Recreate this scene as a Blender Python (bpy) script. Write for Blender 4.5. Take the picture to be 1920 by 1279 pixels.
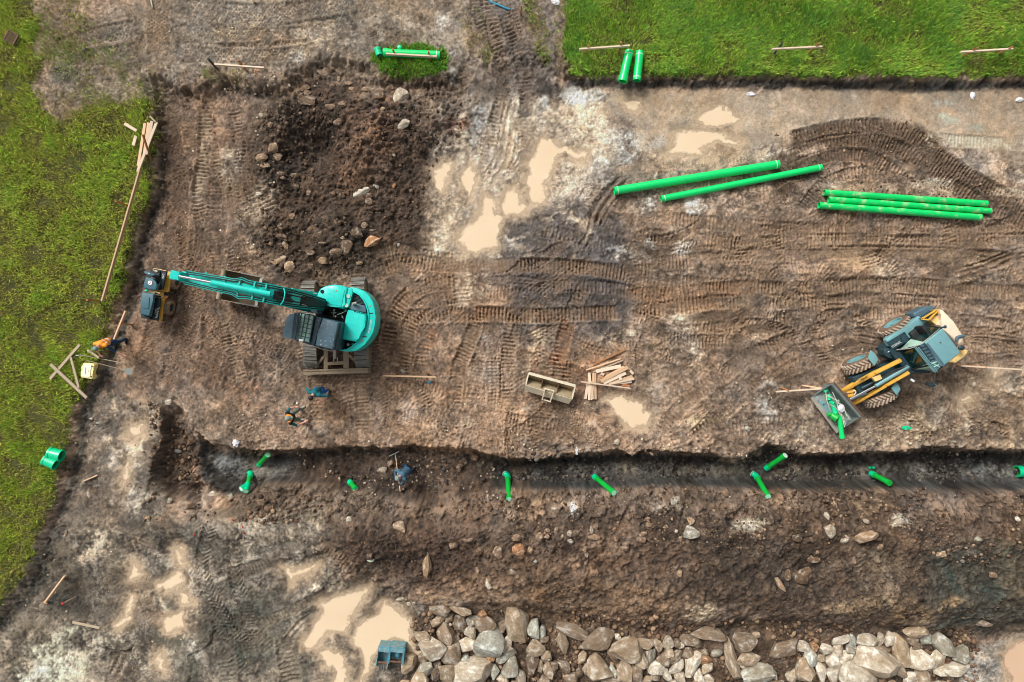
import bpy, bmesh, math, random
import numpy as np
from mathutils import Vector, Matrix, Euler

for o in list(bpy.data.objects):
    bpy.data.objects.remove(o, do_unlink=True)
scene = bpy.context.scene
COL = scene.collection
rnd = random.Random(7)

# ------------------------------------------------------------------ camera
H = 25.6                     # the drone hovers 25.6 m above the site
PPM = 50.0                   # photo pixels per metre at ground level
cam_data = bpy.data.cameras.new('camera')
cam = bpy.data.objects.new('camera', cam_data)
COL.objects.link(cam)
cam.location = (0, 0, H)
cam.rotation_euler = (0, 0, 0)
cam_data.sensor_width = 36.0
cam_data.lens = 24.0
cam_data.clip_end = 2000.0
scene.camera = cam

# ------------------------------------------------------------------ sky and sun (overcast)
SUN_EL, SUN_AZ = 46.0, 322.0      # elevation, compass bearing of the brightest part of the cloud (0 = top of picture)
world = bpy.data.worlds.new('World')
scene.world = world
world.use_nodes = True
wn = world.node_tree.nodes
wn.clear()
w_out = wn.new('ShaderNodeOutputWorld')
w_bg = wn.new('ShaderNodeBackground')
w_sky = wn.new('ShaderNodeTexSky')
w_sky.sky_type = 'NISHITA'
w_sky.sun_disc = False
w_sky.sun_elevation = math.radians(SUN_EL)
w_sky.sun_rotation = math.radians(SUN_AZ)
w_sky.air_density = 1.0
w_sky.dust_density = 6.0
w_sky.ozone_density = 1.0
w_hsv = wn.new('ShaderNodeHueSaturation')   # cloud cover takes the blue out of the sky
w_hsv.inputs['Saturation'].default_value = 0.22
world.node_tree.links.new(w_sky.outputs[0], w_hsv.inputs['Color'])
world.node_tree.links.new(w_hsv.outputs[0], w_bg.inputs[0])
world.node_tree.links.new(w_bg.outputs[0], w_out.inputs[0])
w_bg.inputs[1].default_value = 0.072

sun_data = bpy.data.lights.new('sun', 'SUN')
sun_data.energy = 1.5
sun_data.angle = math.radians(20)
sun_data.color = (1.0, 0.975, 0.94)
sun = bpy.data.objects.new('sun', sun_data)
COL.objects.link(sun)
_a, _e = math.radians(SUN_AZ), math.radians(SUN_EL)
_d = Vector((math.sin(_a) * math.cos(_e), math.cos(_a) * math.cos(_e), math.sin(_e)))
sun.rotation_euler = _d.to_track_quat('Z', 'Y').to_euler()

vs = scene.view_settings
vs.view_transform = 'Standard'
vs.look = 'None'
vs.exposure = 0.76
vs.gamma = 1.0
vs.use_curve_mapping = False
scene.render.engine = 'CYCLES'
scene.cycles.filter_width = 0.95      # crisp drone optics

# ------------------------------------------------------------------ helpers
def W(px, py, z=0.0):
    """point at height z that the photo shows at pixel (px, py)"""
    k = (H - z) / H / PPM
    return Vector(((px - 960.0) * k, (639.5 - py) * k, z))

def lin(c, k=1.0):
    """sRGB 0-255 to linear albedo"""
    r = []
    for v in c[:3]:
        v = v / 255.0
        r.append((v / 12.92 if v <= 0.04045 else ((v + 0.055) / 1.055) ** 2.4) * k)
    return tuple(r)

def put(o, label=None, cat=None, group=None, kind=None):
    if label: o['label'] = label
    if cat: o['category'] = cat
    if group: o['group'] = group
    if kind: o['kind'] = kind
    return o

def smooth01(a):
    a = np.clip(a, 0.0, 1.0)
    return a * a * (3.0 - 2.0 * a)

# ---- numpy lattice noise
_TAB = np.random.RandomState(11).rand(24, 256, 256).astype(np.float32)
def vnoise(x, y, seed):
    t = _TAB[seed % 24]
    xi = np.floor(x); yi = np.floor(y)
    fx = (x - xi).astype(np.float32); fy = (y - yi).astype(np.float32)
    fx = fx * fx * (3 - 2 * fx); fy = fy * fy * (3 - 2 * fy)
    x0 = xi.astype(np.int32) & 255; y0 = yi.astype(np.int32) & 255
    x1 = (x0 + 1) & 255; y1 = (y0 + 1) & 255
    a = t[y0, x0]; b = t[y0, x1]; c = t[y1, x0]; d = t[y1, x1]
    return (a + (b - a) * fx) * (1 - fy) + (c + (d - c) * fx) * fy - 0.5
def fbm(x, y, f, octv, seed, gain=0.5):
    s = np.zeros_like(x, dtype=np.float32); a = 1.0; n = 0.0
    for k in range(octv):
        # rotate each octave so that the lattice does not show
        c, q = math.cos(0.7 * k + 0.4), math.sin(0.7 * k + 0.4)
        s += a * vnoise((x * c - y * q) * f + 17.3 * k + seed * 3.1, (x * q + y * c) * f + 9.1 * k, seed + k)
        n += a; a *= gain; f *= 2.03
    return s / n * 2.0          # about -1 .. 1

def sdf_poly(px, py, poly):
    """signed distance in pixels, negative inside"""
    d = np.full(px.shape, 1e9, np.float32)
    ins = np.zeros(px.shape, bool)
    n = len(poly)
    for i in range(n):
        x0, y0 = poly[i]; x1, y1 = poly[(i + 1) % n]
        ex, ey = x1 - x0, y1 - y0
        wx = px - x0; wy = py - y0
        t = np.clip((wx * ex + wy * ey) / (ex * ex + ey * ey + 1e-9), 0, 1)
        d = np.minimum(d, (wx - t * ex) ** 2 + (wy - t * ey) ** 2)
        cr = (y0 > py) != (y1 > py)
        xin = x0 + (py - y0) * ex / (ey if abs(ey) > 1e-6 else 1e-6)
        ins ^= cr & (px < xin)
    d = np.sqrt(d)
    return np.where(ins, -d, d)
# ================================================================== THE GROUND
STEP = 0.038
_out = [21.6, 23.0, 25.5, 30.0, 38.0, 55.0, 90.0, 160.0, 320.0]
_fx = np.arange(-20.8, 20.81, STEP)
_fy = np.arange(-14.0, 14.01, STEP)
gx = np.concatenate([[-v for v in reversed(_out)], _fx, _out])
gy = np.concatenate([[-v + 6.0 for v in reversed(_out)], _fy, [v - 6.0 for v in _out]])
NX, NY = len(gx), len(gy)
X, Y = np.meshgrid(gx, gy)
X = X.astype(np.float32); Y = Y.astype(np.float32)
PX = 960.0 + X * PPM
PY = 639.5 - Y * PPM

WN1 = fbm(X, Y, 0.9, 4, 1)            # warps for ragged outlines
WN2 = fbm(X, Y, 0.9, 4, 5)
N_big = fbm(X, Y, 0.35, 4, 9)
N_mid = fbm(X, Y, 1.6, 4, 12)
N_sml = fbm(X, Y, 5.5, 3, 15, 0.6)
N_fin = fbm(X, Y, 13.0, 2, 19, 0.7)
_wx = X + 0.35 * WN1; _wy = Y + 0.35 * WN2
N_org = fbm(_wx, _wy, 2.6, 5, 6, 0.62)                 # swirled, churned soil
N_rid = 1.0 - 2.0 * np.abs(fbm(_wx, _wy, 2.1, 4, 17, 0.6))  # cracks and smears
N_hor = fbm(_wx * 0.55, _wy * 3.2, 1.1, 4, 10, 0.62)   # streaks along x
N_ver = fbm(_wx * 3.2, _wy * 0.55, 1.1, 4, 13, 0.62)   # streaks along y

def window(poly, m):
    xs = [p[0] for p in poly]; ys = [p[1] for p in poly]
    ax = np.nonzero((960 + gx * PPM > min(xs) - m) & (960 + gx * PPM < max(xs) + m))[0]
    ay = np.nonzero((639.5 - gy * PPM > min(ys) - m) & (639.5 - gy * PPM < max(ys) + m))[0]
    if len(ax) == 0 or len(ay) == 0: return None
    return slice(ay[0], ay[-1] + 1), slice(ax[0], ax[-1] + 1)

def mask_poly(poly, soft, warp=10.0, w2=3.0, grow=0.0):
    """soft-edged mask (1 inside) of a pixel polygon with a ragged outline; returns (window, mask)"""
    w = window(poly, soft + warp * 2 + 10 + abs(grow))
    if w is None: return None, None
    d = sdf_poly(PX[w] + WN1[w] * warp + N_sml[w] * w2, PY[w] + WN2[w] * warp - N_sml[w] * w2, poly) - grow
    return w, smooth01(0.5 - d / (2.0 * soft))

def ell(cx, cy, rx, ry, ang=0, n=18):
    a = math.radians(ang); r = []
    for i in range(n):
        t = 2 * math.pi * i / n
        u, v = rx * math.cos(t), ry * math.sin(t)
        r.append((cx + u * math.cos(a) - v * math.sin(a), cy + u * math.sin(a) + v * math.cos(a)))
    return r

Z = np.zeros(X.shape, np.float32)
AMP = np.full(X.shape, 0.75, np.float32)      # how rough the surface is

# ---- raised, untouched ground (grass) left and above the cut
PLATEAU = [(-20000, -20000), (20000, -20000), (20000, 152), (1900, 152), (1600, 154), (1400, 151), (1200, 152), (1062, 150), (1030, 122),
           (985, 110), (930, 112), (880, 135), (852, 166), (800, 158), (760, 152), (720, 150), (690, 138), (630, 128), (575, 140),
           (525, 172), (470, 170), (425, 158), (380, 176), (340, 178), (300, 150), (285, 160), (293, 215), (303, 300), (290, 370),
           (264, 440), (246, 520), (226, 590), (205, 650), (186, 700), (166, 745), (145, 805), (133, 860), (118, 930), (92, 985),
           (80, 1040), (52, 1095), (8, 1150), (-500, 1400), (-20000, 9000)]
_wd = 11.0 + 75.0 * smooth01((PX - 850) / 50) * smooth01((1060 - PX) / 50)
_d = sdf_poly(PX + WN1 * 10 + N_mid * 7 + N_sml * 7, PY + WN2 * 10 - N_sml * 7 + N_fin * 3, PLATEAU)
PLAT = smooth01(0.5 - _d / (2 * _wd))
D_PLAT = _d
Z += 0.34 * PLAT

# ---- pipe trench
TRENCH = [(372, 818), (400, 842), (450, 850), (520, 851), (570, 846), (640, 843), (720, 843), (800, 846), (880, 851), (940, 863),
          (1000, 867), (1100, 858), (1150, 850), (1250, 852), (1330, 854), (1352, 864), (1400, 866), (1440, 838), (1500, 856),
          (1580, 857), (1640, 852), (1700, 853), (1740, 843), (1800, 846), (1860, 850), (2100, 842),
          (2100, 912), (1860, 914), (1750, 911), (1680, 913), (1600, 913), (1500, 915), (1400, 915), (1300, 908), (1200, 911),
          (1100, 914), (1000, 915), (930, 915), (880, 926), (820, 936), (740, 931), (690, 916), (640, 909), (560, 906), (500, 906),
          (460, 925), (420, 930), (380, 900), (360, 860)]
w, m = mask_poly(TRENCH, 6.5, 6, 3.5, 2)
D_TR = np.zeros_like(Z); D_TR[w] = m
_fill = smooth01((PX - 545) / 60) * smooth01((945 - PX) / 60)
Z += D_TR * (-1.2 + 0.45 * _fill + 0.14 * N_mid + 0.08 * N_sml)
# hollow at the trench's blind end
w, m = mask_poly([(322, 745), (345, 800), (375, 838), (425, 850), (470, 915), (440, 950), (350, 957), (300, 925), (285, 880), (300, 820), (305, 770)], 22, 12, 4)
D_HOLE = np.zeros_like(Z); D_HOLE[w] = m
Z[w] += (1 - D_TR[w]) * m * (-0.75 + 0.25 * N_mid[w])
AMP[w] += m * 0.7

# ---- heap of spoil south of the trench
RIDGE = [(625, 1000), (650, 950), (720, 944), (830, 946), (1000, 928), (1200, 925), (1450, 930), (1700, 924), (2100, 925), (2100, 1150),
         (1850, 1165), (1700, 1170), (1560, 1165), (1400, 1150), (1250, 1150), (1100, 1130), (980, 1122), (860, 1112), (760, 1085), (660, 1065)]
w, m = mask_poly(RIDGE, 55, 18, 4, 0)
D_RIDGE = np.zeros_like(Z); D_RIDGE[w] = m
_prof = 0.75 + 0.3 * np.exp(-((PY - 985) / 45.0) ** 2)
Z += D_RIDGE * _prof * 0.95
AMP += D_RIDGE * 0.55
# ground beyond the heap lies lower
Z -= 0.25 * smooth01((PY - 1120) / 60)
# rock bank
w, m = mask_poly([(770, 1150), (900, 1130), (1010, 1140), (1200, 1180), (1400, 1170), (1650, 1170), (1800, 1190), (1830, 1230), (1800, 1400), (760, 1400)], 16, 10, 4)
D_ROCK = np.zeros_like(Z); D_ROCK[w] = m
Z -= D_ROCK * 0.25

# ---- dug-over heap and hollow at the upper left
PIT = [(478, 300), (500, 220), (540, 180), (640, 165), (740, 175), (840, 172), (880, 195), (872, 250), (840, 280), (820, 320),
       (800, 370), (790, 420), (740, 460), (700, 500), (600, 520), (520, 520), (480, 470), (500, 400), (480, 350)]
w, m = mask_poly(PIT, 44, 34, 10)
D_PIT = np.zeros_like(Z); D_PIT[w] = m
AMP += D_PIT * 0.9
def bump(cx, cy, rx, ry, h, ang=0, p=1.0):
    w = window([(cx - rx * 2.6, cy - ry * 2.6), (cx + rx * 2.6, cy + ry * 2.6), (cx - ry * 2.6, cy - rx * 2.6), (cx + ry * 2.6, cy + rx * 2.6)], 0)
    if w is None: return
    a = math.radians(ang)
    u = (PX[w] + WN1[w] * 14 - cx) * math.cos(a) + (PY[w] + WN2[w] * 14 - cy) * math.sin(a)
    v = -(PX[w] + WN1[w] * 14 - cx) * math.sin(a) + (PY[w] + WN2[w] * 14 - cy) * math.cos(a)
    Z[w] += h * np.exp(-((u / rx) ** 2 + (v / ry) ** 2) ** p)
bump(572, 285, 48, 42, -0.75, 0, 1.6)
bump(560, 390, 50, 60, -0.35, 0, 1.5)
bump(700, 255, 75, 85, 0.8)
bump(640, 215, 60, 30, 0.25)
bump(820, 225, 60, 40, 0.4)
bump(660, 440, 70, 50, 0.45)
bump(540, 200, 50, 22, 0.2)
# small hollows and humps over the site
for a in [(140, 1118, 45, 30, -0.35), (230, 930, 30, 60, 0.14), (170, 1010, 40, 40, 0.1), (330, 930, 40, 20, -0.3), (1660, 255, 90, 20, 0.12),
          (1560, 300, 120, 20, 0.08), (1300, 750, 120, 40, 0.08), (820, 600, 60, 60, 0.06), (1000, 590, 50, 40, -0.06), (450, 780, 60, 20, 0.08),
          (1800, 1090, 80, 40, -0.2), (1500, 1075, 60, 50, -0.25), (1680, 1100, 60, 40, 0.15), (1000, 1075, 80, 30, 0.2), (700, 1010, 40, 40, 0.2),
          (300, 1010, 60, 25, 0.15), (420, 990, 80, 25, 0.15), (560, 965, 80, 20, 0.12), (880, 1040, 60, 40, -0.2), (1240, 1080, 90, 20, 0.18),
          (860, 570, 30, 60, -0.04), (1740, 800, 60, 40, 0.12), (1850, 720, 40, 50, -0.1), (1420, 690, 70, 30, 0.1)]:
    bump(*a)

# smooth silt flats: upper right, and where the water stands
SILT = [(1160, 170), (1300, 168), (2100, 165), (2100, 300), (1900, 300), (1760, 262), (1700, 235), (1620, 225), (1520, 240), (1470, 262), (1400, 285), (1300, 300), (1200, 290), (1190, 230), (1130, 210)]
w, m = mask_poly(SILT, 10, 10, 4)
D_SILT = np.zeros_like(Z); D_SILT[w] = m
AMP -= 0.55 * D_SILT
GRASS_A = [(-20000, -20000), (80, -20000), (72, 20), (88, 60), (70, 95), (100, 130), (74, 170), (88, 205), (112, 238), (180, 215), (285, 190), (293, 215), (298, 300), (284, 370),
           (258, 440), (240, 520), (220, 590), (198, 650), (180, 700), (160, 745), (138, 805), (126, 860), (110, 930), (84, 985),
           (72, 1040), (44, 1095), (-4, 1150), (-500, 1400), (-20000, 9000)]
GRASS_B = [(1060, 40), (1052, -20000), (20000, -20000), (20000, 148), (1066, 148), (1058, 100)]
GRASS_C = [(700, 108), (735, 92), (800, 90), (838, 108), (842, 145), (800, 150), (760, 154), (730, 146), (705, 128)]
GRASS_S = [(88, -200), (170, -200), (165, 30), (150, 100), (130, 130), (95, 130)]
GRASS_T = [(80, 200), (110, 170), (250, 160), (285, 190), (285, 235), (95, 245)]
def gmask(poly, soft, warp, w2=4):
    r = np.zeros_like(Z)
    w, m = mask_poly(poly, soft, warp, w2)
    if w is not None: r[w] = m
    return r
G_SOLID = np.maximum(np.maximum(gmask(GRASS_A, 8, 15, 11), gmask(GRASS_B, 5, 6, 7)), gmask(GRASS_C, 5, 10, 8))
G_SPARSE = np.maximum.reduce([0.85 * gmask(GRASS_S, 34, 24, 10), 0.9 * gmask(GRASS_T, 34, 22, 10), 0.45 * gmask([(85, 120), (200, 90), (290, 150), (280, 200), (90, 210)], 40, 24, 10),
    0.8 * gmask(ell(1003, 55, 14, 70, -14), 7, 10), 0.75 * gmask(ell(900, 92, 20, 30, -30), 8, 8), 0.4 * gmask(ell(885, 45, 20, 20), 10, 10),
    0.6 * gmask(ell(452, 150, 16, 12), 6, 5), 0.55 * gmask(ell(405, 148, 22, 12), 8, 6), 0.35 * gmask(ell(1050, 60, 14, 80), 10, 10)])
G_SPARSE *= (0.6 + 0.8 * np.clip(N_mid + 0.25, 0, 1))

# perspective-true pixel coordinates of every vertex for the colours and tracks
PX = 960.0 + X * PPM * H / (H - Z)
PY = 639.5 - Y * PPM * H / (H - Z)

# ------------------------------------------------------------------ what the ground is made of
def C(r, g, b): return np.array(lin((r, g, b)), np.float32)
ALB = np.zeros(X.shape + (3,), np.float32)
ALB[:] = C(152, 125, 101)
WET = np.full(X.shape, 0.25, np.float32)
def paint(poly, col, soft=20, warp=16, a=1.0, w2=5, brk=0.0):
    """lay a soil of another colour into an area; brk breaks it up into patches"""
    w, m = mask_poly(poly, soft, warp, w2)
    if w is None: return
    m = m * a
    if brk: m = m * smooth01(0.5 + (0.7 * N_mid[w] + 1.1 * N_org[w] + 0.5 * N_fin[w]) * 3.2 * brk + (0.5 - brk) * 0.6)
    ALB[w] += (C(*col) - ALB[w]) * m[..., None]

def E(cx, cy, rx, ry, ang, col, a=0.8, soft=None, brk=0.35, warp=16):
    paint(ell(cx, cy, rx, ry, ang), col, soft or max(4.0, 0.45 * min(rx, ry)), min(warp, 0.6 * min(rx, ry) + 2), a, 4, brk)

# large areas
paint([(280, -900), (900, -900), (900, 160), (700, 150), (560, 130), (420, 150), (285, 150)], (140, 121, 100), 20, 14)
paint([(90, 60), (290, 0), (290, 180), (95, 215)], (134, 116, 96), 20, 14, 0.9)
paint([(900, -900), (1056, -900), (1050, 150), (960, 190), (880, 170)], (128, 112, 98), 15, 12)
paint([(295, 165), (480, 175), (490, 330), (470, 520), (520, 620), (480, 740), (240, 740), (230, 620), (300, 380)], (133, 106, 84), 20, 14)
paint(PIT, (76, 59, 45), 40, 34, 1.0, 10)
for _q in ((500, 215, 40, 34), (470, 300, 26, 40), (770, 440, 50, 30), (700, 500, 60, 22), (860, 250, 30, 34), (560, 525, 60, 16), (620, 165, 60, 16), (800, 350, 34, 40)):
    E(_q[0], _q[1], _q[2], _q[3], 0, (76, 59, 46), 0.9, None, 0.3, 24)
paint([(470, 175), (540, 175), (520, 240), (480, 300)], (96, 78, 61), 14, 10)
paint([(640, 190), (740, 200), (760, 300), (740, 370), (640, 360), (620, 300)], (112, 83, 62), 16, 12, 0.9)
paint([(760, 190), (870, 195), (860, 250), (800, 260), (750, 230)], (104, 84, 68), 14, 12, 0.8)
paint([(730, 300), (810, 290), (790, 420), (700, 470), (680, 400)], (92, 72, 57), 14, 10, 0.85)
paint([(880, 190), (1130, 180), (1180, 290), (1110, 390), (1010, 480), (860, 500), (790, 470), (810, 330)], (198, 174, 147), 24, 18, 0.92)
paint(SILT, (180, 155, 127), 8, 8)
paint([(1480, 165), (2100, 160), (2100, 232), (1750, 215), (1600, 215)], (172, 147, 119), 14, 12, 0.8)
paint([(1780, 275), (2100, 280), (2100, 360), (1860, 340), (1780, 300)], (158, 138, 118), 10, 10, 0.9)
paint([(1190, 290), (1480, 265), (1480, 330), (1190, 400), (1150, 340)], (150, 127, 106), 18, 14)
paint([(1440, 300), (1520, 240), (1640, 222), (1720, 240), (1800, 300), (1930, 400), (1930, 425), (1860, 405), (1760, 340), (1660, 300), (1560, 310), (1500, 350), (1450, 370)], (104, 83, 64), 8, 10, 0.92)
paint([(945, 420), (1060, 360), (1120, 370), (1180, 420), (1200, 560), (1160, 650), (1040, 660), (950, 640), (935, 520)], (88, 80, 76), 30, 22, 0.9)
paint([(1190, 400), (1920, 410), (1920, 560), (1400, 640), (1200, 620)], (140, 114, 91), 30, 20, 0.8)
paint([(700, 500), (960, 490), (970, 640), (860, 700), (720, 700)], (143, 113, 88), 24, 16, 0.8)
paint([(560, 690), (1200, 640), (1300, 700), (1300, 840), (560, 840), (440, 830), (420, 760)], (147, 115, 87), 24, 16, 0.8)
paint([(1200, 640), (1560, 600), (1560, 840), (1200, 850)], (146, 119, 95), 24, 18, 0.8)
paint([(1560, 700), (2000, 700), (2000, 850), (1560, 850)], (152, 128, 104), 24, 16, 0.8)
paint([(190, 730), (330, 740), (300, 950), (330, 1030), (190, 1050), (100, 1060), (140, 900)], (134, 117, 99), 18, 14, 0.9)
paint([(80, 1000), (330, 980), (640, 940), (640, 1080), (780, 1140), (770, 1400), (-200, 1400), (-200, 1240)], (122, 110, 94), 22, 18, 0.92)
paint(RIDGE, (92, 72, 55), 20, 14, 0.95)
paint([(640, 930), (1000, 915), (1300, 912), (2100, 910), (2100, 960), (1300, 965), (1000, 965), (700, 960)], (114, 92, 73), 14, 12, 0.9)
paint([(470, 905), (640, 905), (720, 935), (640, 960), (480, 970), (420, 960)], (98, 82, 67), 14, 12, 0.9)
paint([(640, 985), (900, 975), (880, 1080), (820, 1110), (720, 1080), (640, 1050)], (92, 69, 52), 18, 12, 0.9)
paint([(990, 985), (1280, 985), (1300, 1080), (1000, 1070)], (108, 83, 63), 18, 12, 0.8)
paint([(1330, 1010), (1560, 1020), (1570, 1150), (1420, 1140), (1330, 1060)], (88, 71, 56), 18, 12, 0.9)
paint([(1740, 1040), (1960, 1010), (1960, 1180), (1820, 1190), (1740, 1130)], (76, 70, 57), 18, 12, 0.9)
paint([(760, 1150), (1000, 1130), (1830, 1180), (1830, 1400), (760, 1400)], (92, 73, 56), 10, 10, 0.9)
paint([(820, 1080), (1320, 1105), (1330, 1165), (1060, 1170), (860, 1130)], (134, 104, 76), 14, 10, 0.8)
paint([(1800, 1220), (2000, 1170), (2000, 1400), (1790, 1400)], (158, 146, 130), 10, 10, 0.9)
# trench
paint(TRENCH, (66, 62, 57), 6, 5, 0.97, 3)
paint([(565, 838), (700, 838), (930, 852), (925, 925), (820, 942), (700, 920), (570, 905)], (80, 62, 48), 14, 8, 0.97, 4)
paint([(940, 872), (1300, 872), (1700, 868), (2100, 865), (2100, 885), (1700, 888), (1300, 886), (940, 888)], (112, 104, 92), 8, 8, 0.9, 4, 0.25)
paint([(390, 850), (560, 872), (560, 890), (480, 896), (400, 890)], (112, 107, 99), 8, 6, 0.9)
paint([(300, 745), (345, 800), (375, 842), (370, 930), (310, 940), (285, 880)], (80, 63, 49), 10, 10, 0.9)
E(366, 880, 7, 22, -20, (150, 112, 80), 0.9)
# black topsoil along the cut, then painted shade along the trench walls
def band(pts, half, col, a=0.9, soft=5, warp=5):
    up = []; dn = []
    for i, (x, y) in enumerate(pts):
        x0, y0 = pts[max(i - 1, 0)]; x1, y1 = pts[min(i + 1, len(pts) - 1)]
        l = math.hypot(x1 - x0, y1 - y0) or 1.0
        nx, ny = -(y1 - y0) / l, (x1 - x0) / l
        up.append((x + nx * half, y + ny * half)); dn.append((x - nx * half, y - ny * half))
    paint(up + dn[::-1], col, soft, warp, a, 3)
band([(1062, 158), (1200, 160), (1400, 158), (1600, 161), (1750, 160), (2100, 160)], 8, (74, 68, 62), 0.92, 4, 5)
band([(1640, 166), (1700, 170), (1790, 166)], 5, (58, 55, 50), 0.8, 3, 4)
band([(296, 165), (306, 220), (312, 300), (300, 370), (276, 440), (258, 520), (240, 590)], 9, (80, 68, 57), 0.9, 6, 8)
band([(240, 590), (212, 660), (192, 715), (172, 765), (156, 830), (140, 900), (112, 975)], 9, (82, 76, 67), 0.9, 6, 8)
band([(108, 985), (96, 1040), (70, 1100), (30, 1150), (-60, 1215), (-300, 1340)], 12, (72, 67, 58), 0.92, 6, 8)
band([(420, 166), (470, 178), (530, 182)], 6, (66, 55, 45), 0.8)
band([(700, 152), (760, 160), (840, 160)], 5, (62, 52, 45), 0.8)
band([(950, 70), (985, 120), (1015, 165), (1060, 175)], 14, (96, 86, 78), 0.7, 8, 8)
band([(935, 906), (1000, 909), (1100, 908), (1200, 906), (1300, 903), (1400, 909), (1500, 909), (1680, 908), (1860, 908), (2100, 906)], 8, (58, 55, 50), 0.95, 4, 5)  # shade on the trench's lower wall, painted as a dark band
band([(950, 868), (1100, 862), (1250, 858), (1340, 862), (1420, 858), (1500, 860), (1640, 857), (1740, 850), (1860, 854), (2100, 848)], 6, (52, 50, 47), 0.9, 4, 5)  # shade below the trench's upper edge, painted as a dark line
# banks worn by rain
band([(560, 838), (640, 834), (800, 838), (930, 852), (1080, 852)], 5, (160, 124, 92), 0.75, 3, 4)
band([(1350, 858), (1390, 866), (1430, 848)], 5, (170, 142, 114), 0.8, 3, 3)
band([(440, 842), (520, 846), (570, 838)], 4, (160, 126, 95), 0.8, 3, 3)

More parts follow.
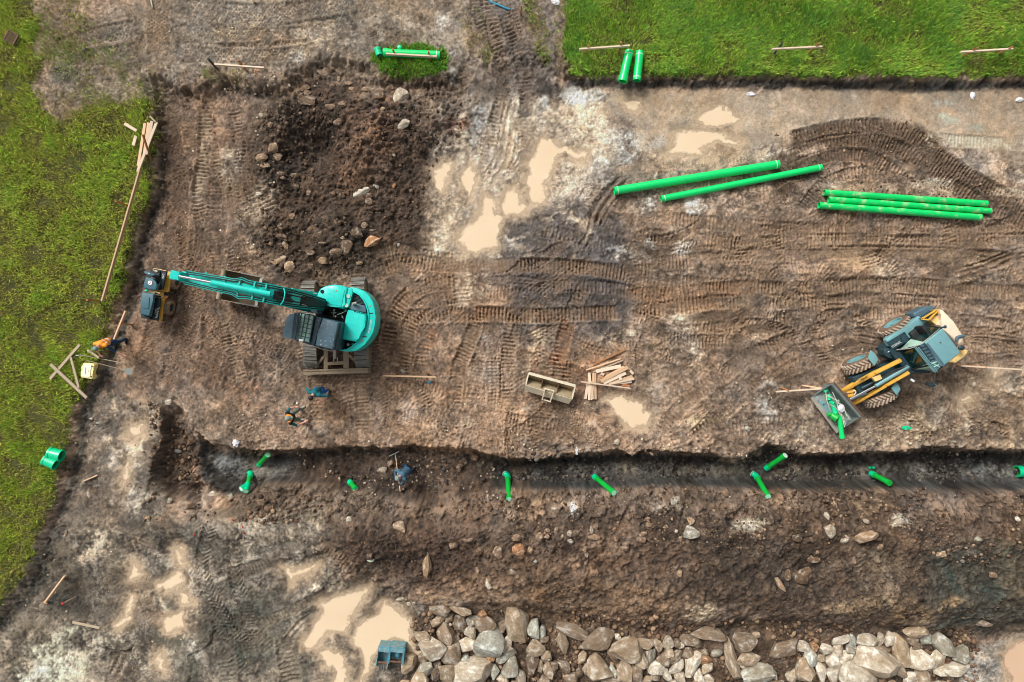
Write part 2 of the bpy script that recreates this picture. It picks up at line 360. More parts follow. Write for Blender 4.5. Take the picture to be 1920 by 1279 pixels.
# patches: gravel, silt, drier and wetter soil  (cx, cy, rx, ry, angle, colour, strength)
for a in [
    (1092, 182, 54, 13, 3, (188, 184, 174)), (1020, 190, 12, 12, 0, (182, 178, 168)), (851, 132, 7, 34, -6, (172, 172, 168), 0.95),
    (1200, 262, 56, 16, 10, (184, 178, 168)), (1180, 280, 20, 30, 30, (176, 170, 160)), (890, 240, 12, 50, 5, (176, 170, 162)),
    (930, 290, 16, 44, 10, (164, 158, 148)), (1130, 330, 20, 26, 0, (186, 178, 168)), (1210, 385, 22, 16, 0, (192, 182, 172)),
    (1305, 385, 24, 14, -20, (196, 186, 174)), (1160, 472, 26, 12, 10, (190, 180, 168)), (1220, 460, 10, 18, 0, (196, 188, 178)),
    (1280, 458, 22, 14, 0, (196, 188, 178)), (1200, 480, 30, 8, 0, (180, 168, 152)), (1245, 518, 18, 10, 0, (208, 190, 166)),
    (1060, 230, 50, 14, 8, (206, 180, 150)), (1000, 215, 26, 18, 0, (206, 182, 154)), (1130, 250, 40, 12, 5, (190, 162, 134)),
    (985, 250, 10, 34, 10, (224, 198, 166)), (930, 255, 8, 26, 15, (220, 194, 162)), (952, 250, 7, 30, 10, (214, 188, 158)),
    (870, 540, 16, 34, 0, (206, 182, 154)), (905, 530, 20, 24, 30, (190, 170, 148)), (820, 462, 36, 9, -38, (196, 174, 150)),
    (1000, 650, 14, 24, 10, (206, 180, 150)), (985, 690, 8, 22, 20, (192, 168, 140)), (1288, 630, 24, 36, 0, (208, 186, 158)), (1275, 600, 30, 14, 0, (184, 160, 132)),
    (1160, 632, 40, 12, -10, (200, 174, 142)), (905, 650, 14, 30, 10, (172, 152, 132)), (1420, 630, 34, 7, -25, (188, 164, 138)),
    (430, 310, 30, 36, 0, (176, 156, 134)), (500, 370, 20, 34, 30, (178, 156, 132)), (470, 400, 24, 30, 0, (164, 142, 118)), (385, 260, 10, 50, 0, (170, 148, 122)),
    (460, 460, 30, 20, 0, (150, 124, 100)), (375, 340, 12, 50, 5, (178, 158, 132)), (620, 70, 60, 24, 10, (152, 136, 116)), (740, 40, 60, 24, 0, (150, 136, 120)),
    (720, 60, 16, 16, 0, (168, 154, 138)), (830, 40, 14, 14, 0, (176, 162, 144)), (560, 110, 16, 22, 0, (172, 160, 146)), (560, 148, 12, 10, 0, (168, 160, 152)),
    (500, 70, 50, 18, 0, (146, 120, 94)), (430, 60, 60, 20, 0, (140, 122, 98)),
    (265, 700, 40, 60, 0, (140, 112, 88)), (270, 800, 34, 26, 20, (176, 156, 130)), (240, 850, 16, 34, 10, (186, 164, 136)), (250, 930, 18, 40, 0, (178, 160, 136)),
    (215, 760, 8, 16, 0, (196, 170, 140)), (450, 820, 40, 16, 0, (168, 138, 110)), (425, 790, 20, 14, 0, (164, 136, 110)), (840, 790, 60, 20, 0, (166, 138, 110)),
    (760, 770, 30, 18, 0, (160, 134, 112)), (600, 800, 20, 14, 0, (168, 150, 132)), (1080, 700, 60, 50, 0, (142, 100, 70)), (1010, 700, 26, 50, 0, (138, 98, 68)),
    (900, 700, 30, 40, 0, (142, 120, 100)), (960, 520, 40, 30, 0, (112, 92, 78)), (880, 585, 46, 14, 0, (146, 102, 68)), (1220, 545, 44, 16, 0, (146, 106, 74)),
    (1230, 740, 50, 30, 0, (140, 122, 104)), (1330, 790, 50, 14, 0, (172, 148, 118)), (1440, 750, 24, 40, 0, (190, 180, 164)), (1500, 790, 40, 20, 0, (150, 126, 98)),
    (1480, 820, 60, 12, 0, (168, 140, 108)), (1640, 820, 60, 14, 0, (166, 142, 114)), (1730, 790, 40, 24, 30, (170, 148, 120)), (1790, 700, 50, 16, 20, (180, 158, 130)),
    (1840, 745, 30, 30, 30, (170, 146, 118)), (1700, 815, 30, 20, 0, (166, 144, 120)), (1900, 820, 40, 14, 0, (150, 124, 96)),
    (1350, 520, 60, 14, -10, (152, 124, 98)), (1600, 490, 60, 18, 0, (156, 130, 102)), (1660, 510, 30, 26, 0, (160, 136, 108)), (1800, 490, 50, 12, 0, (160, 136, 110)),
    (1850, 520, 60, 10, -8, (166, 142, 114)), (1880, 560, 50, 12, 0, (164, 138, 110)), (1420, 470, 50, 14, 0, (160, 132, 104)), (1300, 430, 80, 14, 0, (136, 118, 100)),
    (1560, 345, 24, 7, 0, (184, 162, 136)), (1630, 395, 60, 6, 0, (176, 152, 124)), (1750, 342, 40, 8, 3, (204, 184, 158)), (1900, 362, 46, 8, 2, (208, 188, 162)),
    (1530, 280, 40, 8, -15, (188, 160, 134)), (1840, 265, 110, 9, 3, (214, 202, 176)), (1770, 195, 18, 6, 0, (176, 176, 160)), (1770, 226, 26, 10, 10, (170, 176, 162)), (1830, 240, 14, 6, 0, (160, 170, 160)),
    (1300, 215, 60, 14, 0, (196, 168, 134)), (1240, 195, 40, 12, 0, (170, 144, 114)), (1350, 250, 120, 10, 6, (150, 126, 104)), (1280, 300, 70, 8, 3, (180, 152, 124)),
    (1440, 290, 60, 8, -8, (176, 154, 130)), (1220, 315, 60, 10, 0, (160, 132, 106)),
    (170, 1010, 34, 30, 0, (186, 166, 140)), (160, 1040, 16, 14, 0, (190, 160, 126)), (100, 1220, 80, 26, -35, (186, 180, 152)), (110, 1250, 70, 30, -20, (178, 174, 150)),
    (60, 1262, 40, 14, 0, (196, 190, 164)), (200, 1210, 80, 24, -10, (168, 154, 134)), (290, 1240, 40, 24, 0, (178, 164, 142)), (330, 1060, 50, 20, 10, (166, 154, 138)), (400, 1090, 50, 20, 0, (150, 138, 122)),
    (450, 1040, 60, 30, 0, (150, 136, 118)), (480, 990, 50, 18, 0, (170, 156, 138)), (570, 1000, 50, 24, 0, (164, 148, 128)), (560, 1050, 34, 26, -30, (168, 160, 146)), (610, 1090, 40, 8, -30, (206, 184, 154)),
    (620, 1110, 34, 6, -25, (210, 188, 158)), (650, 1140, 40, 30, -40, (176, 164, 146)), (740, 1190, 50, 60, 0, (164, 150, 132)), (340, 1210, 40, 30, 30, (172, 160, 142)), (690, 1210, 10, 40, 0, (160, 146, 128)),
    (520, 1110, 30, 14, 0, (130, 122, 106)), (790, 1150, 24, 12, 0, (158, 142, 124)), (750, 1262, 50, 16, 0, (150, 134, 116)),
    (980, 960, 40, 10, 0, (150, 122, 96)), (1040, 940, 50, 8, 0, (146, 118, 92)), (1078, 955, 6, 14, -15, (214, 208, 196)), (1240, 950, 60, 8, 0, (150, 128, 106)), (1400, 985, 34, 12, 0, (206, 186, 156)),
    (1690, 975, 20, 12, 0, (200, 184, 158)), (1600, 950, 60, 16, 0, (150, 122, 94)), (1460, 945, 40, 20, 0, (136, 112, 88)), (1310, 1145, 34, 16, -5, (192, 166, 130)), (1620, 1130, 80, 12, -8, (136, 110, 78)),
    (1710, 1150, 40, 24, 0, (152, 122, 84)), (1780, 1130, 24, 10, -20, (150, 116, 74)), (1640, 1070, 60, 40, 30, (118, 98, 76)), (1180, 1020, 90, 24, 0, (126, 98, 74)), (1110, 1060, 60, 18, 10, (128, 100, 76)),
    (880, 925, 60, 8, 0, (110, 86, 66)), (820, 890, 40, 20, 0, (98, 76, 58)), (640, 875, 40, 16, 0, (72, 58, 46)), (760, 905, 60, 14, 0, (70, 56, 44)), (1880, 880, 60, 10, 0, (116, 112, 102)), (1800, 865, 40, 8, 0, (100, 104, 98)),
    (1060, 876, 60, 5, 0, (112, 104, 92)), (1250, 878, 80, 5, 0, (108, 100, 88)), (1500, 876, 80, 6, 0, (106, 98, 86)), (1660, 880, 60, 6, 0, (104, 98, 86)),
]:
    cx, cy, rx, ry, ang, col = a[:6]
    E(cx, cy, rx, ry, ang, col, a[6] if len(a) > 6 else 0.82)
# dark, wet or peaty patches
for a in [
    (330, 300, 14, 90, 0, (84, 70, 58)), (1010, 460, 30, 10, -40, (70, 68, 66)), (1080, 420, 26, 14, -30, (84, 78, 76)), (1150, 350, 26, 10, -40, (88, 78, 70)), (1120, 520, 44, 7, 5, (74, 70, 68)),
    (990, 560, 40, 8, -15, (80, 74, 72)), (1050, 470, 50, 8, 5, (76, 72, 70)), (1080, 575, 40, 7, -20, (74, 70, 68)), (1020, 600, 30, 14, 60, (88, 78, 72)), (1140, 560, 30, 10, -20, (84, 74, 68)), (975, 600, 12, 30, 10, (82, 74, 68)),
    (985, 480, 40, 20, -20, (98, 86, 80)), (1450, 500, 40, 26, 40, (102, 84, 68)), (1600, 650, 60, 14, -10, (104, 84, 66)), (1450, 610, 60, 10, -5, (104, 84, 66)), (1560, 560, 60, 8, 0, (106, 86, 68)),
    (1700, 620, 40, 16, 30, (96, 78, 62)), (1870, 480, 60, 14, 10, (96, 82, 66)), (1700, 470, 70, 6, 0, (104, 86, 68)), (1380, 560, 60, 8, 0, (104, 90, 74)), (1340, 600, 50, 14, 0, (108, 92, 76)),
    (1390, 660, 40, 26, -40, (108, 92, 76)), (1500, 700, 50, 10, -10, (106, 86, 66)), (1850, 780, 30, 34, 0, (110, 90, 70)), (1700, 760, 24, 30, 20, (106, 86, 68)), (1260, 690, 24, 14, 0, (104, 92, 80)),
    (800, 640, 40, 16, -40, (112, 90, 72)), (930, 620, 24, 24, 0, (112, 92, 78)), (770, 700, 40, 16, 0, (106, 84, 66)), (730, 560, 14, 50, 20, (100, 80, 64)), (480, 560, 50, 20, 0, (112, 88, 70)),
    (240, 110, 50, 16, -10, (108, 98, 84)), (130, 140, 30, 16, 0, (100, 92, 80)), (210, 60, 24, 10, 0, (98, 90, 76)), (960, 30, 24, 24, 0, (104, 92, 80)), (600, 30, 40, 10, 0, (116, 102, 86)), (900, 140, 20, 20, 0, (112, 98, 86)),
    (640, 150, 30, 12, 0, (104, 88, 72)), (1030, 170, 30, 8, 0, (84, 76, 68)), (920, 180, 34, 16, 0, (100, 92, 84)), (870, 210, 22, 26, 0, (98, 80, 66)),
    (165, 790, 10, 60, 14, (86, 80, 70)), (175, 880, 14, 20, 0, (82, 74, 64)), (222, 720, 30, 8, -8, (92, 82, 72)), (210, 810, 12, 26, 0, (96, 82, 68)), (130, 1100, 50, 40, 0, (82, 72, 58)), (130, 1130, 46, 22, 10, (66, 64, 60), 0.9),
    (120, 1040, 24, 30, 0, (88, 76, 60)), (215, 1080, 30, 40, 0, (102, 88, 70)), (60, 1190, 50, 20, -20, (96, 84, 66)), (40, 1240, 30, 20, 0, (100, 92, 74)), (290, 960, 30, 26, 0, (96, 80, 64)),
    (300, 985, 40, 10, 10, (92, 70, 52)), (290, 1090, 30, 12, -10, (98, 90, 76)), (310, 1190, 40, 18, -15, (84, 80, 68)), (400, 1180, 50, 26, 0, (90, 86, 72)), (440, 1230, 40, 30, 0, (88, 86, 72)), (480, 1130, 34, 26, -30, (92, 88, 74)),
    (360, 1260, 24, 20, 50, (92, 88, 72)), (500, 1180, 30, 30, 0, (84, 82, 68)), (570, 1250, 26, 30, 0, (96, 90, 76)), (660, 1240, 10, 40, -10, (102, 94, 80)), (430, 1100, 30, 14, 0, (112, 104, 90)), (540, 1100, 40, 10, -35, (98, 92, 78)),
    (620, 1125, 40, 5, -30, (110, 98, 82)), (700, 1105, 20, 12, 0, (112, 98, 82)), (700, 1180, 8, 30, 20, (136, 122, 106)), (1340, 935, 40, 8, 0, (92, 78, 64)), (1180, 935, 40, 8, 0, (104, 86, 70)), (1800, 920, 80, 8, 0, (84, 70, 58)),
    (1480, 850, 14, 8, 0, (74, 68, 60)), (620, 1000, 14, 40, 0, (86, 66, 50)), (1840, 1060, 50, 50, 0, (78, 74, 62)), (1780, 1080, 10, 50, -20, (64, 72, 62)), (1860, 1110, 24, 20, 30, (60, 72, 64)), (1780, 1170, 40, 14, -10, (70, 72, 60)),
    (1400, 1125, 40, 18, 0, (96, 76, 58)), (1480, 1060, 40, 40, 0, (84, 68, 54)), (1060, 1010, 60, 10, 0, (92, 72, 56)), (580, 290, 44, 38, 0, (74, 58, 46)), (560, 380, 40, 60, 0, (80, 62, 48)), (820, 690, 20, 10, 0, (100, 84, 70)),
]:
    cx, cy, rx, ry, ang, col = a[:6]
    E(cx, cy, rx, ry, ang, col, a[6] if len(a) > 6 else 0.9, None, 0.22)
for a in [(150, 960, 30, 40, 10, (96, 84, 70)), (260, 985, 40, 18, 20, (86, 76, 62)), (380, 1020, 60, 16, 20, (92, 86, 74)), (450, 1080, 70, 14, -25, (86, 82, 70)), (350, 1140, 60, 16, 10, (84, 80, 68)), (420, 1160, 70, 22, -10, (78, 76, 64)), (470, 1220, 50, 30, 20, (80, 78, 66)), (250, 1120, 20, 40, 10, (92, 82, 68)),
          (520, 1150, 40, 24, -30, (82, 80, 68)), (330, 1215, 50, 14, 40, (84, 82, 68)), (200, 1140, 40, 14, 0, (90, 80, 64)), (570, 1190, 16, 40, 20, (92, 86, 72)), (640, 1270, 16, 30, 0, (90, 84, 72)), (560, 1020, 60, 12, -20, (110, 100, 86)), (230, 1040, 20, 34, 0, (100, 90, 74)), (420, 960, 60, 12, 0, (92, 80, 66)), (280, 880, 14, 60, 0, (92, 78, 64)), (200, 880, 20, 50, 10, (102, 92, 80))]:
    E(*a, 0.85, None, 0.3)
# ochre and rusty tints
for a in [(690, 250, 30, 26, 0, (140, 98, 62), 0.7), (855, 235, 20, 14, 0, (128, 78, 50), 0.6), (1060, 740, 40, 20, 0, (150, 104, 66), 0.6), (1150, 790, 60, 20, 0, (152, 112, 76), 0.6),
          (790, 640, 30, 20, -30, (148, 100, 62), 0.6), (1000, 760, 50, 20, 0, (148, 108, 74), 0.5), (620, 780, 40, 30, 0, (150, 112, 78), 0.5), (480, 740, 50, 24, 0, (148, 110, 78), 0.5), (820, 580, 24, 16, 0, (146, 98, 60), 0.5),
          (1350, 880, 60, 6, 0, (84, 78, 66), 0.5), (255, 640, 20, 40, 0, (142, 104, 74), 0.5), (1790, 660, 30, 10, 0, (140, 110, 76), 0.5)]:
    E(*a[:7])

# silt left behind in runnels
_rn = smooth01((1.0 - 5.5 * np.abs(fbm(X + 0.5 * WN2, Y + 0.5 * WN1, 0.75, 4, 20, 0.6) - 0.02)) * 1.2)
for _poly, _a in (([(200, 760), (300, 770), (290, 960), (250, 1000), (200, 960)], 0.9), ([(230, 1010), (380, 1000), (400, 1190), (220, 1200)], 0.75), ([(500, 1040), (720, 1080), (780, 1240), (540, 1290)], 0.7), ([(820, 200), (1120, 200), (1120, 480), (800, 480)], 0.6),
                  ([(1200, 240), (1480, 240), (1480, 330), (1200, 330)], 0.5), ([(1700, 690), (1930, 700), (1930, 840), (1640, 840)], 0.6), ([(960, 600), (1340, 590), (1330, 820), (960, 800)], 0.3), ([(0, 1180), (340, 1180), (340, 1300), (0, 1300)], 0.5)):
    w, m = mask_poly(_poly, 30, 16)
    if w is not None: ALB[w] += (C(208, 184, 154) - ALB[w]) * (m * _a * _rn[w] * smooth01(0.5 + 1.5 * N_mid[w]))[..., None]
# tint of soils varies everywhere
_calm = np.clip(1.0 - 0.65 * D_SILT, 0.2, 1)
_wh = smooth01((PX - 1050) / 250) * smooth01((860 - PY) / 60) * smooth01((PY - 280) / 60)
_wv = smooth01((PX - 500) / 100) * smooth01((1100 - PX) / 200) * smooth01((PY - 560) / 80) * smooth01((860 - PY) / 60)
_lv = _calm * (0.22 * N_mid + 0.55 * N_org + 0.22 * N_sml + 0.62 * N_fin + 0.22 * (N_rid - 0.3)) + 0.26 * N_big * _calm + 0.34 * _calm * fbm(_wx, _wy, 0.75, 3, 2, 0.6) + 0.55 * _wh * N_hor + 0.40 * _wv * N_ver
_sw = smooth01((760 - PX) / 120) * smooth01((PY - 960) / 60)          # churned wet corner at the lower left
_lv = (1.4 + 0.35 * _sw) * _lv - 0.12 * np.clip(_calm - 0.4, 0, 1)
_lv += (0.22 - 0.1 * _sw) * np.clip((N_org + 0.5 * N_sml - 0.30) * 6, 0, 1) * _calm * (1 - PLAT) - 0.42 * np.clip((-(N_org + 0.6 * N_fin) - 0.42) * 6, 0, 1) * _calm
_v = np.exp(np.clip(_lv, -1.5, 0.75)) * (1.13 - 0.06 * _sw)
_warm = np.clip(0.10 * fbm(X, Y, 0.8, 3, 3) + 0.08 * fbm(X, Y, 3.0, 3, 22), -0.16, 0.16) * (1 - 0.5 * _sw)
ALB *= _v[..., None]
_l = ALB.mean(-1, keepdims=True); ALB = (_l + (ALB - _l) * 0.80) * np.array([0.985, 1.0, 0.985], np.float32)
ALB *= np.stack([1.0 + _warm, np.ones_like(_warm), 1.0 - 1.3 * _warm], -1)
# ground under the turf
_g = np.clip(G_SOLID + 0.7 * G_SPARSE, 0, 1)
ALB += (np.array(lin((74, 84, 34)), np.float32) * (1 + 0.4 * N_sml[..., None]) - ALB) * (np.clip(G_SOLID * 1.2, 0, 1) * 0.92)[..., None]

AMP += 1.0 * np.exp(-(D_PLAT / 22.0) ** 2)
AMP -= 0.6 * D_TR * (1 - D_TR) * 4
AMP += 0.9 * smooth01((PY - 905) / 14) * smooth01((985 - PY) / 20) * smooth01((PX - 400) / 60)
AMP += 0.6 * smooth01((PY - 818) / 14) * smooth01((862 - PY) / 14) * smooth01((PX - 420) / 60)
# ---- roughness of the surface
Z += AMP * (0.050 * N_mid + 0.034 * N_org + 0.034 * N_sml + 0.027 * N_fin + 0.02 * _wh * N_hor + 0.02 * _wv * N_ver) * (1 - 0.4 * D_TR) * (1 - 0.5 * PLAT)
_cl = fbm(X, Y, 7.0, 2, 21); _cl2 = fbm(X, Y, 3.2, 2, 4)
_rough = np.clip(AMP - 0.7, 0, 2)
Z += _rough * (0.17 * np.clip(_cl - 0.10, 0, 1) + 0.24 * np.clip(_cl2 - 0.15, 0, 1) + 0.03 * N_fin)      # clods
Z += 0.02 * N_big * 3 * (1 - PLAT)

# ------------------------------------------------------------------ tracks pressed into the mud
IX0 = len(_out); FX0 = _fx[0]; FY0 = _fy[0]
def catmull(pts, step=1.0):
    P = [pts[0]] + list(pts) + [pts[-1]]
    r = []
    for i in range(1, len(P) - 2):
        p0, p1, p2, p3 = [np.array(q, float) for q in P[i - 1:i + 3]]
        n = max(2, int(np.linalg.norm(p2 - p1) / step))
        for k in range(n):
            t = k / n
            r.append(0.5 * ((2 * p1) + (-p0 + p2) * t + (2 * p0 - 5 * p1 + 4 * p2 - p3) * t * t + (-p0 + 3 * p1 - 3 * p2 + p3) * t ** 3))
    r.append(np.array(P[-2], float))
    return np.array(r)
def track(pts, width, kind='bar', depth=0.05, pitch=0.13, tint=None, ta=0.35, fade=0.25, vb=0.72):
    c = catmull(pts, 0.8)
    d = np.gradient(c, axis=0); L = np.hypot(d[:, 0], d[:, 1]) + 1e-6
    s = np.concatenate([[0], np.cumsum(np.hypot(*np.diff(c, axis=0).T))]) / PPM
    nx, ny = -d[:, 1] / L, d[:, 0] / L
    hw = width * PPM / 2 * 1.25
    lat = np.arange(-hw, hw + 0.01, 0.8)
    gxp = c[:, 0][:, None] + nx[:, None] * lat[None]
    gyp = c[:, 1][:, None] + ny[:, None] * lat[None]
    ix = np.round(((gxp - 960) / PPM - FX0) / STEP).astype(int)
    iy = np.round(((639.5 - gyp) / PPM - FY0) / STEP).astype(int)
    ok = (ix >= 0) & (ix < len(_fx)) & (iy >= 0) & (iy < len(_fy))
    S = np.repeat(s[:, None], len(lat), 1)[ok]; D = np.repeat(lat[None] / PPM, len(s), 0)[ok]
    I = (iy[ok] + IX0) * NX + ix[ok] + IX0
    _, u = np.unique(I, return_index=True)
    I, S, D = I[u], S[u], D[u]
    zf = Z.reshape(-1); a = ALB.reshape(-1, 3)
    wob = WN1.reshape(-1)[I]; sm = N_mid.reshape(-1)[I]
    e = np.abs(D) / (width / 2)
    ins = smooth01((1.0 - e) / 0.16)
    lip = np.exp(-((e - 1.08) / 0.12) ** 2)
    vis = smooth01(vb + sm * 0.8 + 0.7 * N_org.reshape(-1)[I]) * smooth01(S / fade) * smooth01((s[-1] - S) / fade)
    if kind == 'bar':
        p = np.sin(2 * np.pi * (S / pitch + 0.45 * wob + 0.30 * sm + 0.25 * (D / width) * wob))
        sec = np.where(np.abs(e - 0.0) < 0.05, -0.6, 0.0)
        pat = np.clip(p * 1.5, -1, 1) + sec
    elif kind == 'pad':
        row = np.floor(S / pitch)
        p = np.cos(2 * np.pi * S / pitch) * np.cos(2 * np.pi * (D / pitch + 0.5 * (row % 2)))
        pat = -1.5 * np.clip(p + 0.2, 0, 1.2) + 0.5
    elif kind == 'tyre':
        p = np.sin(2 * np.pi * (S + np.abs(D) * 0.9) / pitch)
        pat = np.clip(p * 1.4, -1, 1)
    else:
        p = np.sin(2 * np.pi * D / pitch); pat = np.clip(p * 1.3, -1, 1)
    base = zf[I]
    fin = N_fin.reshape(-1)[I]
    pat = pat * (0.75 + 0.9 * np.clip(fin + N_org.reshape(-1)[I], -0.8, 0.6))
    zf[I] = base + vis * (-depth * 0.7 * ins + depth * 0.68 * pat * ins + depth * 0.55 * lip * (1 + sm + fin))
    if tint is not None:
        t = np.array(lin(tint), np.float32)
        m = (ta * ins * vis)[:, None]
        a[I] += (t - a[I]) * m
    # relief shading painted into the soil: crests paler, dents darker
    a[I] *= (1 + (0.34 if kind == 'pad' else 0.17) * np.clip(pat, -1, 1) * ins * vis)[:, None]

_tr = random.Random(3)
def scatter_tracks(n, x0, x1, y0, y1, ang, spread, seed):
    q = random.Random(seed)
    for _ in range(n):
        x, y = q.uniform(x0, x1), q.uniform(y0, y1)
        a = math.radians(ang + q.gauss(0, spread)); cur = q.gauss(0, 0.35)
        pts = [(x, y)]
        for k in range(q.randint(2, 5)):
            x += 38 * math.cos(a); y += 38 * math.sin(a); a += cur * 0.5
            pts.append((x, y))
        c = q.uniform(0.8, 1.2)
        track(pts, q.choice([0.45, 0.5, 0.56]), q.choice(['bar', 'bar', 'bar', 'tyre', 'rut']), q.uniform(0.02, 0.05), q.choice([0.12, 0.13, 0.14]),
              (150 * c, 124 * c, 99 * c), q.uniform(0.0, 0.35), 0.5)
scatter_tracks(70, 1150, 1960, 400, 660, 0, 14, 1)
scatter_tracks(36, 700, 1180, 500, 780, 0, 30, 2)
scatter_tracks(26, 700, 1100, 600, 800, 90, 14, 3)
scatter_tracks(34, 1180, 1960, 640, 820, -25, 35, 4)
scatter_tracks(14, 800, 1180, 200, 480, 100, 25, 5)
scatter_tracks(16, 310, 480, 200, 560, 85, 12, 6)
scatter_tracks(26, 200, 640, 980, 1290, 70, 35, 7)
scatter_tracks(10, 420, 720, 560, 800, 80, 30, 8)
LONG = [
    [(715, 505), (800, 488), (910, 496), (1000, 496), (1090, 502), (1200, 520), (1330, 534), (1480, 540), (1640, 534), (1800, 540), (1980, 552)],
    [(715, 600), (800, 592), (900, 588), (1000, 592), (1100, 588), (1220, 580), (1340, 566), (1480, 566), (1640, 560), (1740, 570)],
    [(1130, 430), (1250, 444), (1400, 456), (1560, 450), (1760, 452), (1980, 446)], [(1180, 500), (1300, 488), (1450, 478), (1640, 472), (1820, 480), (1980, 494)],
    [(1250, 410), (1400, 424), (1560, 428), (1720, 424), (1980, 428)], [(1440, 604), (1560, 584), (1660, 590)], [(1780, 600), (1880, 612), (1980, 632)], [(1790, 640), (1890, 650), (1980, 662)],
    [(720, 690), (734, 610), (776, 556), (850, 530), (930, 540)], [(756, 720), (770, 640), (806, 592), (870, 570)], [(1230, 820), (1300, 748), (1380, 690), (1470, 640), (1560, 610)], [(1300, 830), (1370, 762), (1450, 706), (1540, 668)],
    [(850, 780), (858, 700), (884, 630), (900, 560)], [(952, 780), (950, 690), (962, 610), (990, 540)], [(1052, 780), (1050, 690), (1066, 600), (1100, 530)], [(384, 200), (386, 290), (372, 380), (400, 450), (418, 540), (430, 640), (458, 730)], [(446, 200), (452, 300), (440, 380), (460, 440)],
    [(905, -40), (925, 60), (945, 150), (925, 250), (905, 340)], [(945, -40), (965, 60), (990, 150), (985, 250), (985, 340)],
    [(1700, 740), (1720, 790), (1790, 836)], [(1770, 700), (1830, 760), (1960, 800)], [(1830, 690), (1880, 740), (1980, 762)],
]
for i, pts in enumerate(LONG):
    track(pts, 0.56, 'bar' if i < 19 else 'tyre', 0.05, (0.13, 0.14, 0.15)[i % 3], (158, 131, 104) if i % 2 else (148, 122, 97), 0.35, 0.3, (0.56 + 0.16 * math.sin(i * 2.3)) - (0.15 if i in (15, 16) else 0))
R = (152, 124, 98); PALE = (190, 166, 138); DK = (106, 86, 68)
